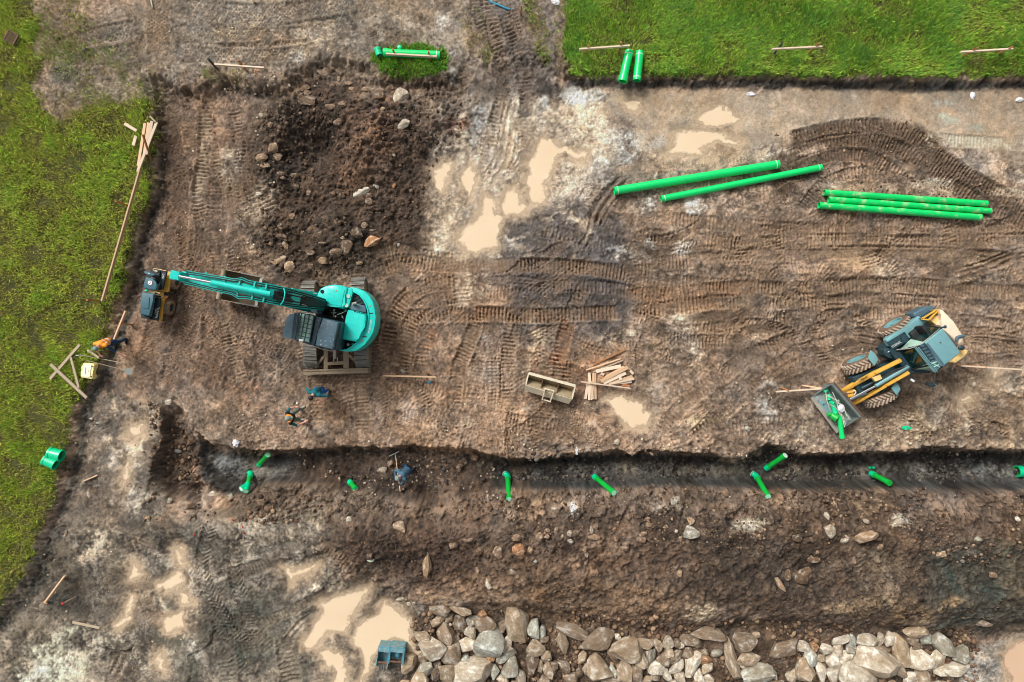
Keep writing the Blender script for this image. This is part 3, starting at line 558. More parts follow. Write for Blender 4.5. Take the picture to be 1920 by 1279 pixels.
for t in [
    ([(306, -60), (308, 60), (312, 150), (324, 240)], 0.85, 'pad', 0.06, 0.19, (136, 112, 88), 0.5),
    ([(345, 25), (480, 36), (600, 28), (700, 10)], 0.85, 'pad', 0.06, 0.19), ([(345, 66), (480, 76), (590, 64), (680, 50)], 0.85, 'pad', 0.06, 0.19),
    ([(345, 104), (430, 108), (520, 104), (590, 100)], 0.8, 'pad', 0.06, 0.19), ([(280, 60), (180, 78), (120, 100)], 0.7, 'pad', 0.055, 0.2), ([(285, 100), (220, 112), (160, 120)], 0.7, 'pad', 0.055, 0.2),
    ([(318, 250), (330, 330), (332, 430), (318, 540), (290, 640), (270, 720)], 0.9, 'pad', 0.06, 0.19, (132, 104, 80), 0.5),
    ([(352, 420), (362, 520), (350, 620), (318, 728)], 0.9, 'pad', 0.06, 0.19, (132, 104, 80), 0.5), ([(398, 560), (402, 640), (378, 730)], 0.9, 'pad', 0.06, 0.19, (132, 104, 80), 0.5),
    ([(440, 590), (452, 660), (436, 740)], 0.85, 'pad', 0.06, 0.19), ([(490, 620), (500, 690), (490, 745)], 0.8, 'pad', 0.06, 0.19), ([(530, 640), (545, 700), (530, 760)], 0.7, 'pad', 0.06, 0.19),
    ([(387, 205), (384, 280), (374, 360), (380, 400)], 0.52, 'bar', 0.06, 0.14, (182, 160, 134), 0.45), ([(380, 400), (402, 450), (414, 505), (420, 590), (438, 660), (455, 720)], 0.52, 'bar', 0.05, 0.14, PALE, 0.3),
    ([(440, 200), (452, 290), (448, 330)], 0.5, 'bar', 0.04, 0.14), ([(350, 140), (360, 180)], 0.5, 'rut', 0.07, 0.12, (150, 126, 100), 0.5, 0.05),
    ([(592, 560), (592, 660), (594, 735), (596, 800)], 0.56, 'bar', 0.05, 0.14, (168, 142, 114), 0.4), ([(676, 540), (678, 640), (680, 730), (682, 812)], 0.56, 'bar', 0.06, 0.14, (176, 148, 118), 0.45),
    ([(702, 560), (704, 650), (706, 760)], 0.34, 'bar', 0.05, 0.12, (160, 132, 106), 0.4), ([(612, 690), (614, 760)], 0.34, 'bar', 0.04, 0.12, (160, 132, 106), 0.4), ([(604, 500), (602, 560)], 0.46, 'bar', 0.05, 0.14, (160, 134, 110), 0.5),
    ([(672, 500), (672, 545)], 0.5, 'bar', 0.05, 0.14, (160, 134, 110), 0.4), ([(470, 562), (540, 570), (600, 580)], 0.7, 'bar', 0.04, 0.14, (150, 122, 96), 0.4),
    ([(715, 500), (760, 490), (830, 496), (910, 500), (1000, 498), (1090, 502), (1180, 512)], 0.6, 'bar', 0.06, 0.14, R, 0.4), ([(760, 470), (830, 485), (900, 482), (960, 470)], 0.5, 'bar', 0.05, 0.14),
    ([(722, 660), (740, 590), (776, 545), (830, 530)], 0.6, 'bar', 0.06, 0.15, (156, 124, 94), 0.4), ([(752, 680), (768, 610), (800, 570), (850, 555)], 0.6, 'bar', 0.06, 0.15, (160, 128, 98), 0.4), ([(790, 700), (800, 640), (824, 600), (870, 588)], 0.55, 'bar', 0.05, 0.15),
    ([(700, 520), (740, 500), (780, 520), (800, 560)], 0.55, 'bar', 0.05, 0.14), ([(866, 508), (868, 575)], 0.62, 'bar', 0.05, 0.15, (206, 184, 158), 0.5, 0.05), ([(860, 590), (920, 588), (1000, 592), (1080, 588), (1160, 586)], 0.6, 'bar', 0.06, 0.14, (150, 116, 84), 0.4),
    ([(848, 760), (860, 690), (880, 640), (896, 600)], 0.56, 'bar', 0.06, 0.14, (164, 138, 112), 0.4), ([(884, 760), (894, 700), (900, 640)], 0.5, 'bar', 0.05, 0.14), ([(952, 760), (950, 690), (960, 620)], 0.56, 'bar', 0.06, 0.14, (160, 132, 106), 0.4),
    ([(1040, 690), (1052, 650), (1070, 600)], 0.62, 'bar', 0.06, 0.15, (168, 120, 84), 0.5), ([(1052, 760), (1050, 720)], 0.6, 'bar', 0.05, 0.15, (140, 104, 74), 0.5),
    ([(1000, 430), (1060, 440), (1130, 455), (1180, 445)], 0.5, 'bar', 0.05, 0.14), ([(985, 505), (1040, 470), (1090, 455)], 0.5, 'bar', 0.05, 0.14, (130, 112, 100), 0.4), ([(1000, 545), (1060, 535), (1150, 540), (1190, 548)], 0.5, 'bar', 0.05, 0.14, (126, 108, 96), 0.3),
    ([(965, 640), (985, 590), (1030, 560), (1100, 555)], 0.5, 'bar', 0.04, 0.14), ([(1180, 552), (1260, 552), (1330, 544), (1420, 538)], 0.6, 'bar', 0.06, 0.14, (160, 122, 88), 0.45), ([(1185, 575), (1260, 578), (1340, 566)], 0.55, 'bar', 0.06, 0.14, (158, 120, 88), 0.4),
    ([(1180, 450), (1220, 440), (1260, 450), (1270, 480)], 0.5, 'bar', 0.05, 0.14), ([(1330, 455), (1400, 458), (1480, 452), (1600, 450), (1760, 452), (1960, 450)], 0.56, 'bar', 0.05, 0.13, (160, 134, 106), 0.4),
    ([(1300, 485), (1400, 475), (1500, 478), (1640, 470), (1800, 476), (1960, 490)], 0.5, 'bar', 0.05, 0.13, (156, 130, 102), 0.35), ([(1440, 425), (1560, 430), (1700, 424), (1830, 430), (1960, 428)], 0.5, 'bar', 0.05, 0.13, (150, 124, 98), 0.35),
    ([(1560, 408), (1700, 412), (1840, 420)], 0.45, 'bar', 0.04, 0.13), ([(1420, 540), (1500, 542), (1600, 532), (1720, 534), (1840, 546), (1960, 550)], 0.58, 'bar', 0.06, 0.13, (158, 130, 102), 0.4),
    ([(1440, 565), (1540, 560), (1650, 558), (1780, 566)], 0.55, 'bar', 0.05, 0.13), ([(1430, 600), (1500, 590), (1580, 580), (1640, 590)], 0.5, 'bar', 0.05, 0.13), ([(1840, 560), (1900, 590), (1960, 600)], 0.5, 'bar', 0.05, 0.13), ([(1820, 600), (1880, 612), (1960, 630)], 0.5, 'bar', 0.05, 0.13),
    ([(1830, 640), (1890, 650), (1960, 660)], 0.5, 'bar', 0.05, 0.13), ([(1440, 520), (1490, 500), (1540, 505), (1580, 540)], 0.5, 'bar', 0.05, 0.13), ([(1780, 520), (1850, 500), (1900, 480), (1960, 470)], 0.55, 'rut', 0.08, 0.2, (140, 116, 92), 0.4), ([(1640, 470), (1680, 500), (1690, 540)], 0.5, 'bar', 0.05, 0.13),
    ([(1480, 262), (1560, 242), (1640, 236), (1700, 250), (1770, 300), (1850, 350), (1960, 410)], 0.6, 'bar', 0.09, 0.13, DK, 0.5), ([(1470, 300), (1540, 270), (1620, 262), (1690, 282), (1760, 325), (1850, 385), (1950, 430)], 0.55, 'bar', 0.08, 0.13, (124, 100, 78), 0.4),
    ([(1440, 350), (1500, 310), (1570, 290), (1640, 300), (1700, 340)], 0.55, 'bar', 0.07, 0.13, (120, 98, 78), 0.4), ([(1500, 400), (1540, 350), (1600, 325), (1660, 330), (1720, 350)], 0.5, 'bar', 0.06, 0.13, (120, 98, 78), 0.3),
    ([(1738, 262), (1830, 266), (1960, 274)], 0.5, 'bar', 0.04, 0.12, (208, 198, 172), 0.7, 0.05), ([(1700, 342), (1790, 352)], 0.36, 'bar', 0.04, 0.12, (204, 184, 158), 0.6, 0.05), ([(1862, 356), (1960, 366)], 0.36, 'bar', 0.04, 0.12, (204, 184, 158), 0.6, 0.05),
    ([(1150, 320), (1240, 310), (1330, 306), (1440, 286)], 0.4, 'bar', 0.04, 0.12, (206, 180, 150), 0.5), ([(1250, 350), (1350, 345), (1440, 350)], 0.5, 'bar', 0.04, 0.13), ([(1340, 420), (1380, 380), (1440, 370)], 0.5, 'bar', 0.04, 0.13),
    ([(1120, 400), (1110, 440), (1090, 470)], 0.5, 'rut', 0.08, 0.22), ([(1180, 330), (1140, 370), (1110, 420)], 0.7, 'rut', 0.09, 0.25, (128, 106, 88), 0.4),
    ([(900, 330), (915, 260), (935, 205), (950, 150), (930, 90), (900, 40), (890, -30)], 0.5, 'bar', 0.05, 0.14, (150, 132, 112), 0.3), ([(985, 330), (990, 250), (985, 180), (975, 110), (950, 50), (930, -30)], 0.5, 'bar', 0.06, 0.14, (132, 114, 98), 0.4),
    ([(905, 350), (940, 300), (950, 240), (960, 190)], 0.6, 'rut', 0.06, 0.25, (196, 172, 144), 0.4), ([(1060, 285), (1090, 295), (1110, 310)], 0.4, 'bar', 0.04, 0.12, (214, 190, 160), 0.5),
    ([(1230, 812), (1290, 750), (1350, 705), (1420, 660), (1490, 632)], 0.6, 'bar', 0.06, 0.15, (146, 122, 102), 0.4), ([(1290, 830), (1350, 770), (1400, 720)], 0.55, 'bar', 0.05, 0.15), ([(1190, 700), (1250, 650), (1300, 640), (1380, 640)], 0.5, 'bar', 0.04, 0.15),
    ([(1400, 730), (1450, 690), (1500, 660), (1560, 640)], 0.55, 'bar', 0.06, 0.15, (156, 126, 100), 0.4), ([(1560, 690), (1500, 640), (1440, 610), (1370, 610)], 0.45, 'tyre', 0.08, 0.16, DK, 0.3), ([(1640, 620), (1580, 590), (1540, 600), (1510, 650)], 0.45, 'tyre', 0.08, 0.16),
    ([(1690, 740), (1710, 790), (1760, 830)], 0.45, 'tyre', 0.09, 0.16, DK, 0.3), ([(1640, 780), (1680, 810), (1740, 820), (1800, 800)], 0.45, 'tyre', 0.08, 0.16, (160, 138, 112), 0.3), ([(1760, 700), (1810, 740), (1840, 790), (1900, 810)], 0.45, 'tyre', 0.1, 0.16, (132, 108, 86), 0.3),
    ([(1830, 700), (1870, 740), (1930, 760)], 0.45, 'tyre', 0.09, 0.16, (140, 116, 92), 0.3), ([(1820, 830), (1830, 770), (1860, 730), (1930, 715)], 0.45, 'tyre', 0.09, 0.16), ([(1250, 830), (1340, 800), (1440, 790), (1520, 800)], 0.5, 'bar', 0.04, 0.14), ([(800, 820), (900, 780), (980, 790), (1060, 800)], 0.5, 'bar', 0.04, 0.14),
    ([(1130, 745), (1180, 765), (1230, 795)], 0.5, 'bar', 0.04, 0.13, (214, 190, 158), 0.5, 0.05), ([(720, 740), (780, 720), (840, 740)], 0.5, 'bar', 0.04, 0.14), ([(560, 640), (580, 690), (640, 720), (660, 780)], 0.5, 'bar', 0.04, 0.14),
    ([(300, 1010), (340, 1060), (360, 1130), (350, 1220)], 0.6, 'rut', 0.07, 0.22), ([(250, 1000), (270, 1060), (300, 1110)], 0.5, 'rut', 0.07, 0.22), ([(400, 980), (380, 1060), (410, 1140), (440, 1200)], 0.55, 'tyre', 0.07, 0.17), ([(470, 1000), (440, 1060), (460, 1130)], 0.55, 'tyre', 0.06, 0.17),
    ([(545, 1290), (535, 1240), (532, 1200)], 0.75, 'bar', 0.07, 0.17, (136, 122, 102), 0.5, 0.05), ([(425, 1290), (420, 1240), (400, 1215)], 0.7, 'bar', 0.06, 0.17, (146, 134, 116), 0.5), ([(690, 1075), (630, 1105), (560, 1140), (480, 1180)], 0.45, 'bar', 0.06, 0.15, (190, 170, 142), 0.4), ([(700, 1100), (640, 1130), (560, 1180), (520, 1240)], 0.45, 'rut', 0.08, 0.2),
    ([(340, 1290), (330, 1230), (345, 1180)], 0.6, 'rut', 0.09, 0.3, (120, 112, 96), 0.4), ([(260, 1180), (230, 1230), (200, 1290)], 0.5, 'rut', 0.05, 0.3), ([(290, 1200), (400, 1190), (480, 1200)], 0.5, 'tyre', 0.06, 0.17),
    ([(1580, 1110), (1610, 1150)], 0.9, 'rut', 0.06, 0.12, (150, 126, 98), 0.5, 0.08), ([(1600, 1040), (1640, 1090)], 0.7, 'rut', 0.05, 0.12, (124, 102, 80), 0.4, 0.08), ([(1650, 1035), (1690, 1075)], 0.8, 'rut', 0.05, 0.12, (126, 106, 82), 0.4, 0.08), ([(1660, 1090), (1700, 1130)], 0.7, 'rut', 0.05, 0.12, (130, 108, 84), 0.4, 0.08),
    ([(480, 345), (510, 400)], 0.7, 'bar', 0.05, 0.14, (180, 156, 132), 0.5), ([(470, 250), (460, 330)], 0.5, 'bar', 0.04, 0.14),
    ([(700, 480), (740, 470), (790, 490)], 0.7, 'bar', 0.05, 0.14, (158, 132, 108), 0.4), ([(560, 680), (480, 640), (430, 620), (390, 640)], 0.5, 'bar', 0.03, 0.14),
]:
    pts, wd, kind, dep, pit = t[:5]
    track(pts, wd, kind, dep, pit, t[5] if len(t) > 5 else None, t[6] if len(t) > 6 else 0.35, t[7] if len(t) > 7 else 0.25)

# ------------------------------------------------------------------ standing water: hollows, then flat sheets
PUDDLES = [
    ('cream', [(862, 430), (890, 412), (902, 395), (900, 378), (910, 362), (927, 375), (925, 397), (945, 410), (940, 427), (930, 450), (931, 468), (912, 470), (890, 481), (875, 475), (870, 460), (856, 450)]),
    ('cream', [(945, 362), (965, 352), (975, 375), (991, 395), (975, 405), (950, 408), (940, 390)]),
    ('cream', [(1000, 275), (1015, 262), (1060, 277), (1101, 286), (1095, 301), (1045, 293), (1040, 312), (1020, 340), (1021, 380), (1000, 380), (990, 350), (992, 320), (997, 295)]),
    ('cream', [(813, 310), (830, 300), (844, 308), (838, 335), (826, 363), (814, 350)]),
    ('cream', [(864, 325), (885, 306), (891, 340), (878, 373), (865, 360)]),
    ('cream', [(1308, 222), (1330, 206), (1352, 197), (1370, 214), (1395, 220), (1380, 236), (1350, 243), (1325, 238)]),
    ('cream', [(1164, 186), (1185, 184), (1199, 190), (1199, 209), (1175, 201)]),
    ('cream', [(1270, 252), (1300, 243), (1345, 252), (1392, 266), (1380, 277), (1340, 270), (1318, 280), (1330, 296), (1290, 292), (1248, 291), (1268, 276)]),
    ('cream', [(1128, 750), (1155, 741), (1190, 755), (1222, 780), (1215, 799), (1180, 801), (1160, 790), (1150, 770)]),
    ('cream', [(522, 1072), (555, 1073), (596, 1059), (576, 1082), (552, 1085), (540, 1096)]),
    ('cream', [(564, 1206), (590, 1170), (606, 1150), (600, 1136), (640, 1120), (665, 1115), (686, 1104), (678, 1130), (655, 1160), (645, 1186), (615, 1185), (590, 1216), (570, 1219)]),
    ('cream', [(661, 1175), (680, 1165), (690, 1160), (705, 1150), (715, 1131), (740, 1140), (756, 1150), (768, 1180), (776, 1208), (789, 1225), (770, 1233), (752, 1212), (740, 1200), (715, 1215), (700, 1235), (690, 1260), (670, 1295), (680, 1240), (664, 1210)]),
    ('cream', [(597, 1222), (620, 1212), (640, 1230), (651, 1255), (648, 1310), (618, 1310), (626, 1262), (602, 1240)]),
    ('peach', [(1882, 1230), (1905, 1205), (2000, 1190), (2000, 1340), (1900, 1310), (1888, 1260)]),
    ('cream', [(244, 800), (268, 794), (272, 815), (250, 820)]),
    ('cream', [(280, 1102), (300, 1094), (330, 1074), (341, 1098), (310, 1116), (290, 1112)]),
    ('cream', [(305, 1166), (340, 1150), (351, 1180), (320, 1187)]),
    ('cream', [(233, 1092), (248, 1054), (263, 1085), (246, 1091)]),
    ('cream', [(210, 1172), (229, 1160), (233, 1122), (243, 1128), (240, 1165), (222, 1178)]),
    ('cream', [(324, 1028), (334, 1028), (347, 1062), (334, 1062)]),
    ('cream', [(332, 1115), (352, 1117), (360, 1135), (336, 1136)]),
    ('cream', [(295, 1228), (308, 1222), (313, 1255), (300, 1258)]),
    ('cream', [(1800, 748), (1822, 742), (1826, 752), (1806, 758)]),
    ('cream', [(226, 890), (240, 858), (244, 862), (238, 900), (228, 925)]),
    ('cream', [(1868, 690), (1876, 700), (1872, 718), (1862, 712)]),
]
GROUP = {0: 'c', 1: 'c', 2: 'c', 3: 'c', 4: 'c', 9: 'b', 10: 'b', 11: 'b', 12: 'b', 15: 's', 16: 's', 17: 's', 18: 's', 19: 's', 20: 's', 21: 's'}
DM = np.full(Z.shape, 1e6, np.float32); PID = np.full(Z.shape, -1, np.int16)
for i, (kind, poly) in enumerate(PUDDLES):
    big = max(p[0] for p in poly) - min(p[0] for p in poly) + max(p[1] for p in poly) - min(p[1] for p in poly)
    k = 1.0 if big > 70 else 0.8
    w = window(poly, 62)
    d = sdf_poly(PX[w] + (N_mid[w] * 8 + N_org[w] * 10) * k + N_sml[w] * 5 * k, PY[w] + (WN2[w] * 8 - N_org[w] * 8) * k - N_sml[w] * 5 * k, poly) - 1.5
    up = d < DM[w]
    DM[w] = np.where(up, d, DM[w]); PID[w] = np.where(up, i, PID[w])
water_z = [0.0] * len(PUDDLES)
for i in range(len(PUDDLES)):
    c = (DM < 0) & (np.isin(PID, [j for j in range(len(PUDDLES)) if j == i or (i in GROUP and GROUP.get(j) == GROUP[i])]))
    water_z[i] = (float(np.percentile(Z[c], 40)) if c.any() else 0.0) - 0.02 - 0.0016 * (i % 7)
LV = np.where(PID >= 0, np.array(water_z + [0.0], np.float32)[PID], 0.0).astype(np.float32)
_in = DM < 60
near = smooth01(1.0 - (DM - 6) / 26.0)
shore = LV + np.clip(DM, -16, 30) * 0.0030 + (N_sml * 0.009 + N_fin * 0.006) * smooth01((DM + 14) / 12)
shore = np.where(DM > 0, np.maximum(shore, LV + 0.004 + DM * 0.0012), np.minimum(shore, LV + 0.003))
zz = Z + (shore - Z) * near
zz = np.where((DM > 0) & (DM < 44), np.maximum(zz, LV + 0.006), zz)
Z = np.where(_in, zz, Z).astype(np.float32)
# wet rim, then silt, round the water
m = (np.where(_in, smooth01(1.0 - DM / 22.0), 0) * 0.55)[..., None]
ALB += (np.array(lin((186, 160, 130)), np.float32) * np.exp(0.5 * N_org + 0.3 * N_fin)[..., None] - ALB) * m
m = (np.where(_in, smooth01((9.0 + 9 * N_org + 5 * N_fin - DM) / 10.0), 0) * 0.75)[..., None]
ALB += (np.array(lin((212, 186, 154)), np.float32) - ALB) * m
WET = np.maximum(WET, np.where(_in, smooth01(1.0 - DM / 20.0), 0)).astype(np.float32)
ALB = ALB.astype(np.float32)

WET = np.maximum(WET, 0.55 * D_TR)
WET = np.maximum(WET, 0.75 * D_SILT * (0.7 + 0.3 * N_mid))
WET *= (1 - 0.7 * G_SOLID)

# ---- the mesh
def grid_mesh(name, xs, ys, zz, attrs):
    ny, nx = zz.shape
    me = bpy.data.meshes.new(name)
    XX, YY = np.meshgrid(xs, ys)
    co = np.stack([XX, YY, zz], -1).astype(np.float32).reshape(-1)
    i = np.arange(ny * nx, dtype=np.int32).reshape(ny, nx)
    q = np.stack([i[:-1, :-1], i[:-1, 1:], i[1:, 1:], i[1:, :-1]], -1).reshape(-1)
    nf = (ny - 1) * (nx - 1)
    me.vertices.add(ny * nx); me.vertices.foreach_set('co', co)
    me.loops.add(nf * 4); me.loops.foreach_set('vertex_index', q)
    me.polygons.add(nf); me.polygons.foreach_set('loop_start', np.arange(0, nf * 4, 4, dtype=np.int32))
    me.update(calc_edges=True)
    for n, v in attrs.items():
        a = me.attributes.new(n, 'FLOAT_COLOR', 'POINT')
        a.data.foreach_set('color', v.astype(np.float32).reshape(-1))
    me.polygons.foreach_set('use_smooth', np.ones(nf, bool))
    me.update()
    return me
rgba = np.concatenate([np.clip(ALB, 0.004, 0.85), WET[..., None]], -1)
ground_me = grid_mesh('ground', gx, gy, Z, {'soil': rgba})
ground = bpy.data.objects.new('ground', ground_me)
COL.objects.link(ground)
put(ground, kind='structure')

def gz(x, y):
    """height of the ground"""
    i = int(round((x - FX0) / STEP)); j = int(round((y - FY0) / STEP))
    i = min(max(i, 0), len(_fx) - 1) + IX0; j = min(max(j, 0), len(_fy) - 1) + IX0
    return float(Z[j, i])
def G(px, py, dz=0.0):
    """point on the ground (plus dz) that the photo shows at pixel (px, py)"""
    z = 0.0
    for _ in range(4):
        p = W(px, py, z + dz); z = gz(p.x, p.y)
    return W(px, py, z + dz)
def gzmax(x, y, r):
    i0 = int((x - r - FX0) / STEP) + IX0; i1 = int((x + r - FX0) / STEP) + IX0 + 1
    j0 = int((y - r - FY0) / STEP) + IX0; j1 = int((y + r - FY0) / STEP) + IX0 + 1
    s = Z[max(j0, 0):max(j1, 1), max(i0, 0):max(i1, 1)]
    return float(s.max()) if s.size else 0.0

# ---- materials
def new_mat(name):
    m = bpy.data.materials.new(name); m.use_nodes = True
    return m, m.node_tree.nodes, m.node_tree.links, m.node_tree.nodes['Principled BSDF']
def node(nt, typ, **kw):
    n = nt.new(typ)
    for k, v in kw.items():
        if hasattr(n, k): setattr(n, k, v)
        else: n.inputs[k.replace('_', ' ')].default_value = v
    return n
def mat_ground():
    m, N, L, b = new_mat('soil')
    at = node(N, 'ShaderNodeAttribute', attribute_name='soil')
    tc = node(N, 'ShaderNodeTexCoord')
    n1 = node(N, 'ShaderNodeTexNoise', Scale=22.0, Detail=4.0, Roughness=0.7)
    n2 = node(N, 'ShaderNodeTexNoise', Scale=70.0, Detail=2.0, Roughness=0.7)
    L.new(tc.outputs['Object'], n1.inputs['Vector']); L.new(tc.outputs['Object'], n2.inputs['Vector'])
    r1 = node(N, 'ShaderNodeMapRange'); r1.inputs[1].default_value = 0.25; r1.inputs[2].default_value = 0.75; r1.inputs[3].default_value = 0.42; r1.inputs[4].default_value = 1.58
    L.new(n1.outputs[0], r1.inputs[0])
    r2 = node(N, 'ShaderNodeMapRange'); r2.inputs[1].default_value = 0.3; r2.inputs[2].default_value = 0.7; r2.inputs[3].default_value = 0.5; r2.inputs[4].default_value = 1.5
    L.new(n2.outputs[0], r2.inputs[0])
    mu = node(N, 'ShaderNodeMath', operation='MULTIPLY'); L.new(r1.outputs[0], mu.inputs[0]); L.new(r2.outputs[0], mu.inputs[1])
    cal = node(N, 'ShaderNodeMix', data_type='FLOAT'); fa = node(N, 'ShaderNodeMath', operation='MULTIPLY'); fa.inputs[1].default_value = 0.75; L.new(at.outputs['Alpha'], fa.inputs[0])
    L.new(fa.outputs[0], cal.inputs[0]); L.new(mu.outputs[0], cal.inputs[2]); cal.inputs[3].default_value = 1.0
    vm = node(N, 'ShaderNodeVectorMath', operation='SCALE'); L.new(at.outputs['Color'], vm.inputs[0]); L.new(cal.outputs[0], vm.inputs['Scale'])
    # small pale stones in the soil
    vo = node(N, 'ShaderNodeTexVoronoi', Scale=11.0, Randomness=1.0); L.new(tc.outputs['Object'], vo.inputs['Vector'])
    th = node(N, 'ShaderNodeMapRange'); th.inputs[1].default_value = 0.10; th.inputs[2].default_value = 0.20; th.inputs[3].default_value = 1.0; th.inputs[4].default_value = 0.0
    L.new(vo.outputs['Distance'], th.inputs[0])
    sp = node(N, 'ShaderNodeSeparateColor'); L.new(vo.outputs['Color'], sp.inputs[0])
    gt = node(N, 'ShaderNodeMath', operation='GREATER_THAN'); gt.inputs[1].default_value = 0.80; L.new(sp.outputs[0], gt.inputs[0])
    mm = node(N, 'ShaderNodeMath', operation='MULTIPLY'); L.new(th.outputs[0], mm.inputs[0]); L.new(gt.outputs[0], mm.inputs[1])
    m2 = node(N, 'ShaderNodeMath', operation='MULTIPLY'); m2.inputs[1].default_value = 0.6; L.new(mm.outputs[0], m2.inputs[0])
    mix = node(N, 'ShaderNodeMix', data_type='RGBA'); L.new(m2.outputs[0], mix.inputs[0]); L.new(vm.outputs[0], mix.inputs[6])
    sc = node(N, 'ShaderNodeVectorMath', operation='SCALE'); L.new(at.outputs['Color'], sc.inputs[0]); sc.inputs['Scale'].default_value = 2.1
    L.new(sc.outputs[0], mix.inputs[7])
    L.new(mix.outputs[2], b.inputs['Base Color'])
    ro = node(N, 'ShaderNodeMapRange'); ro.inputs[3].default_value = 0.95; ro.inputs[4].default_value = 0.42
    L.new(at.outputs['Alpha'], ro.inputs[0]); L.new(ro.outputs[0], b.inputs['Roughness'])
    b.inputs['Specular IOR Level'].default_value = 0.35
    ad = node(N, 'ShaderNodeMath', operation='MULTIPLY_ADD'); L.new(n1.outputs[0], ad.inputs[0]); ad.inputs[1].default_value = 1.5; L.new(n2.outputs[0], ad.inputs[2])
    bu = node(N, 'ShaderNodeBump', Strength=0.8, Distance=0.05); L.new(ad.outputs[0], bu.inputs['Height']); L.new(bu.outputs[0], b.inputs['Normal'])
    return m
ground_me.materials.append(mat_ground())

def mat_water(name, c1, c2):
    m, N, L, b = new_mat(name)
    tc = node(N, 'ShaderNodeTexCoord'); n = node(N, 'ShaderNodeTexNoise', Scale=0.9, Detail=3.0); L.new(tc.outputs['Object'], n.inputs['Vector'])
    mix = node(N, 'ShaderNodeMix', data_type='RGBA'); L.new(n.outputs[0], mix.inputs[0]); mix.inputs[6].default_value = (*c1, 1); mix.inputs[7].default_value = (*c2, 1)
    L.new(mix.outputs[2], b.inputs['Base Color'])
    b.inputs['Roughness'].default_value = 0.06; b.inputs['IOR'].default_value = 1.33
    dp = node(N, 'ShaderNodeAttribute', attribute_name='depth')      # murk hides the bottom where the water is deep enough
    rr = node(N, 'ShaderNodeMapRange', interpolation_type='SMOOTHSTEP'); rr.inputs[3].default_value = 0.12; rr.inputs[4].default_value = 1.0; L.new(dp.outputs['Fac'], rr.inputs[0])
    L.new(rr.outputs[0], b.inputs['Alpha'])
    n2 = node(N, 'ShaderNodeTexNoise', Scale=6.0, Detail=2.0); L.new(tc.outputs['Object'], n2.inputs['Vector'])
    bu = node(N, 'ShaderNodeBump', Strength=0.05, Distance=0.01); L.new(n2.outputs[0], bu.inputs['Height']); L.new(bu.outputs[0], b.inputs['Normal'])
    return m
WATER = {'cream': mat_water('silty_water', lin((214, 188, 154)), lin((224, 203, 174))), 'peach': mat_water('peaty_water', lin((200, 166, 136)), lin((206, 176, 148)))}
for i, (kind, poly) in enumerate(PUDDLES):
    w = window(poly, 62)
    jj, ii = np.nonzero((PID[w] == i) & (DM[w] < 5))
    if len(jj) < 4: continue
    j0, i0 = jj.min(), ii.min(); j1, i1 = jj.max(), ii.max()
    sel = np.zeros((j1 - j0 + 2, i1 - i0 + 2), bool); sel[jj - j0, ii - i0] = True
    J = np.arange(w[0].start + j0, w[0].start + j1 + 2); I_ = np.arange(w[1].start + i0, w[1].start + i1 + 2)
    J = J[J < NY]; I_ = I_[I_ < NX]
    sel = sel[:len(J) - 1, :len(I_) - 1]
    idx = np.arange(len(J) * len(I_)).reshape(len(J), len(I_))
    fj, fi = np.nonzero(sel)
    q = np.stack([idx[fj, fi], idx[fj, fi + 1], idx[fj + 1, fi + 1], idx[fj + 1, fi]], -1)
    usedv, inv = np.unique(q, return_inverse=True); inv = inv.reshape(-1)
    XX, YY = np.meshgrid(gx[I_], gy[J]); ZZ = Z[np.ix_(J, I_)]
    co = np.stack([XX.reshape(-1)[usedv], YY.reshape(-1)[usedv], np.full(len(usedv), water_z[i])], -1).astype(np.float32)
    me = bpy.data.meshes.new('puddle')
    me.vertices.add(len(usedv)); me.vertices.foreach_set('co', co.reshape(-1))
    me.loops.add(len(inv)); me.loops.foreach_set('vertex_index', inv.astype(np.int32))
    me.polygons.add(len(q)); me.polygons.foreach_set('loop_start', np.arange(0, len(inv), 4, dtype=np.int32))
    me.update(calc_edges=True)
    dep = np.clip((water_z[i] - ZZ.reshape(-1)[usedv]) / 0.022, 0, 1)
    at = me.attributes.new('depth', 'FLOAT', 'POINT'); at.data.foreach_set('value', dep.astype(np.float32))
    me.polygons.foreach_set('use_smooth', np.ones(len(q), bool)); me.update()
    me.materials.append(WATER[kind])
    o = bpy.data.objects.new('puddle', me); COL.objects.link(o); put(o, kind='structure')
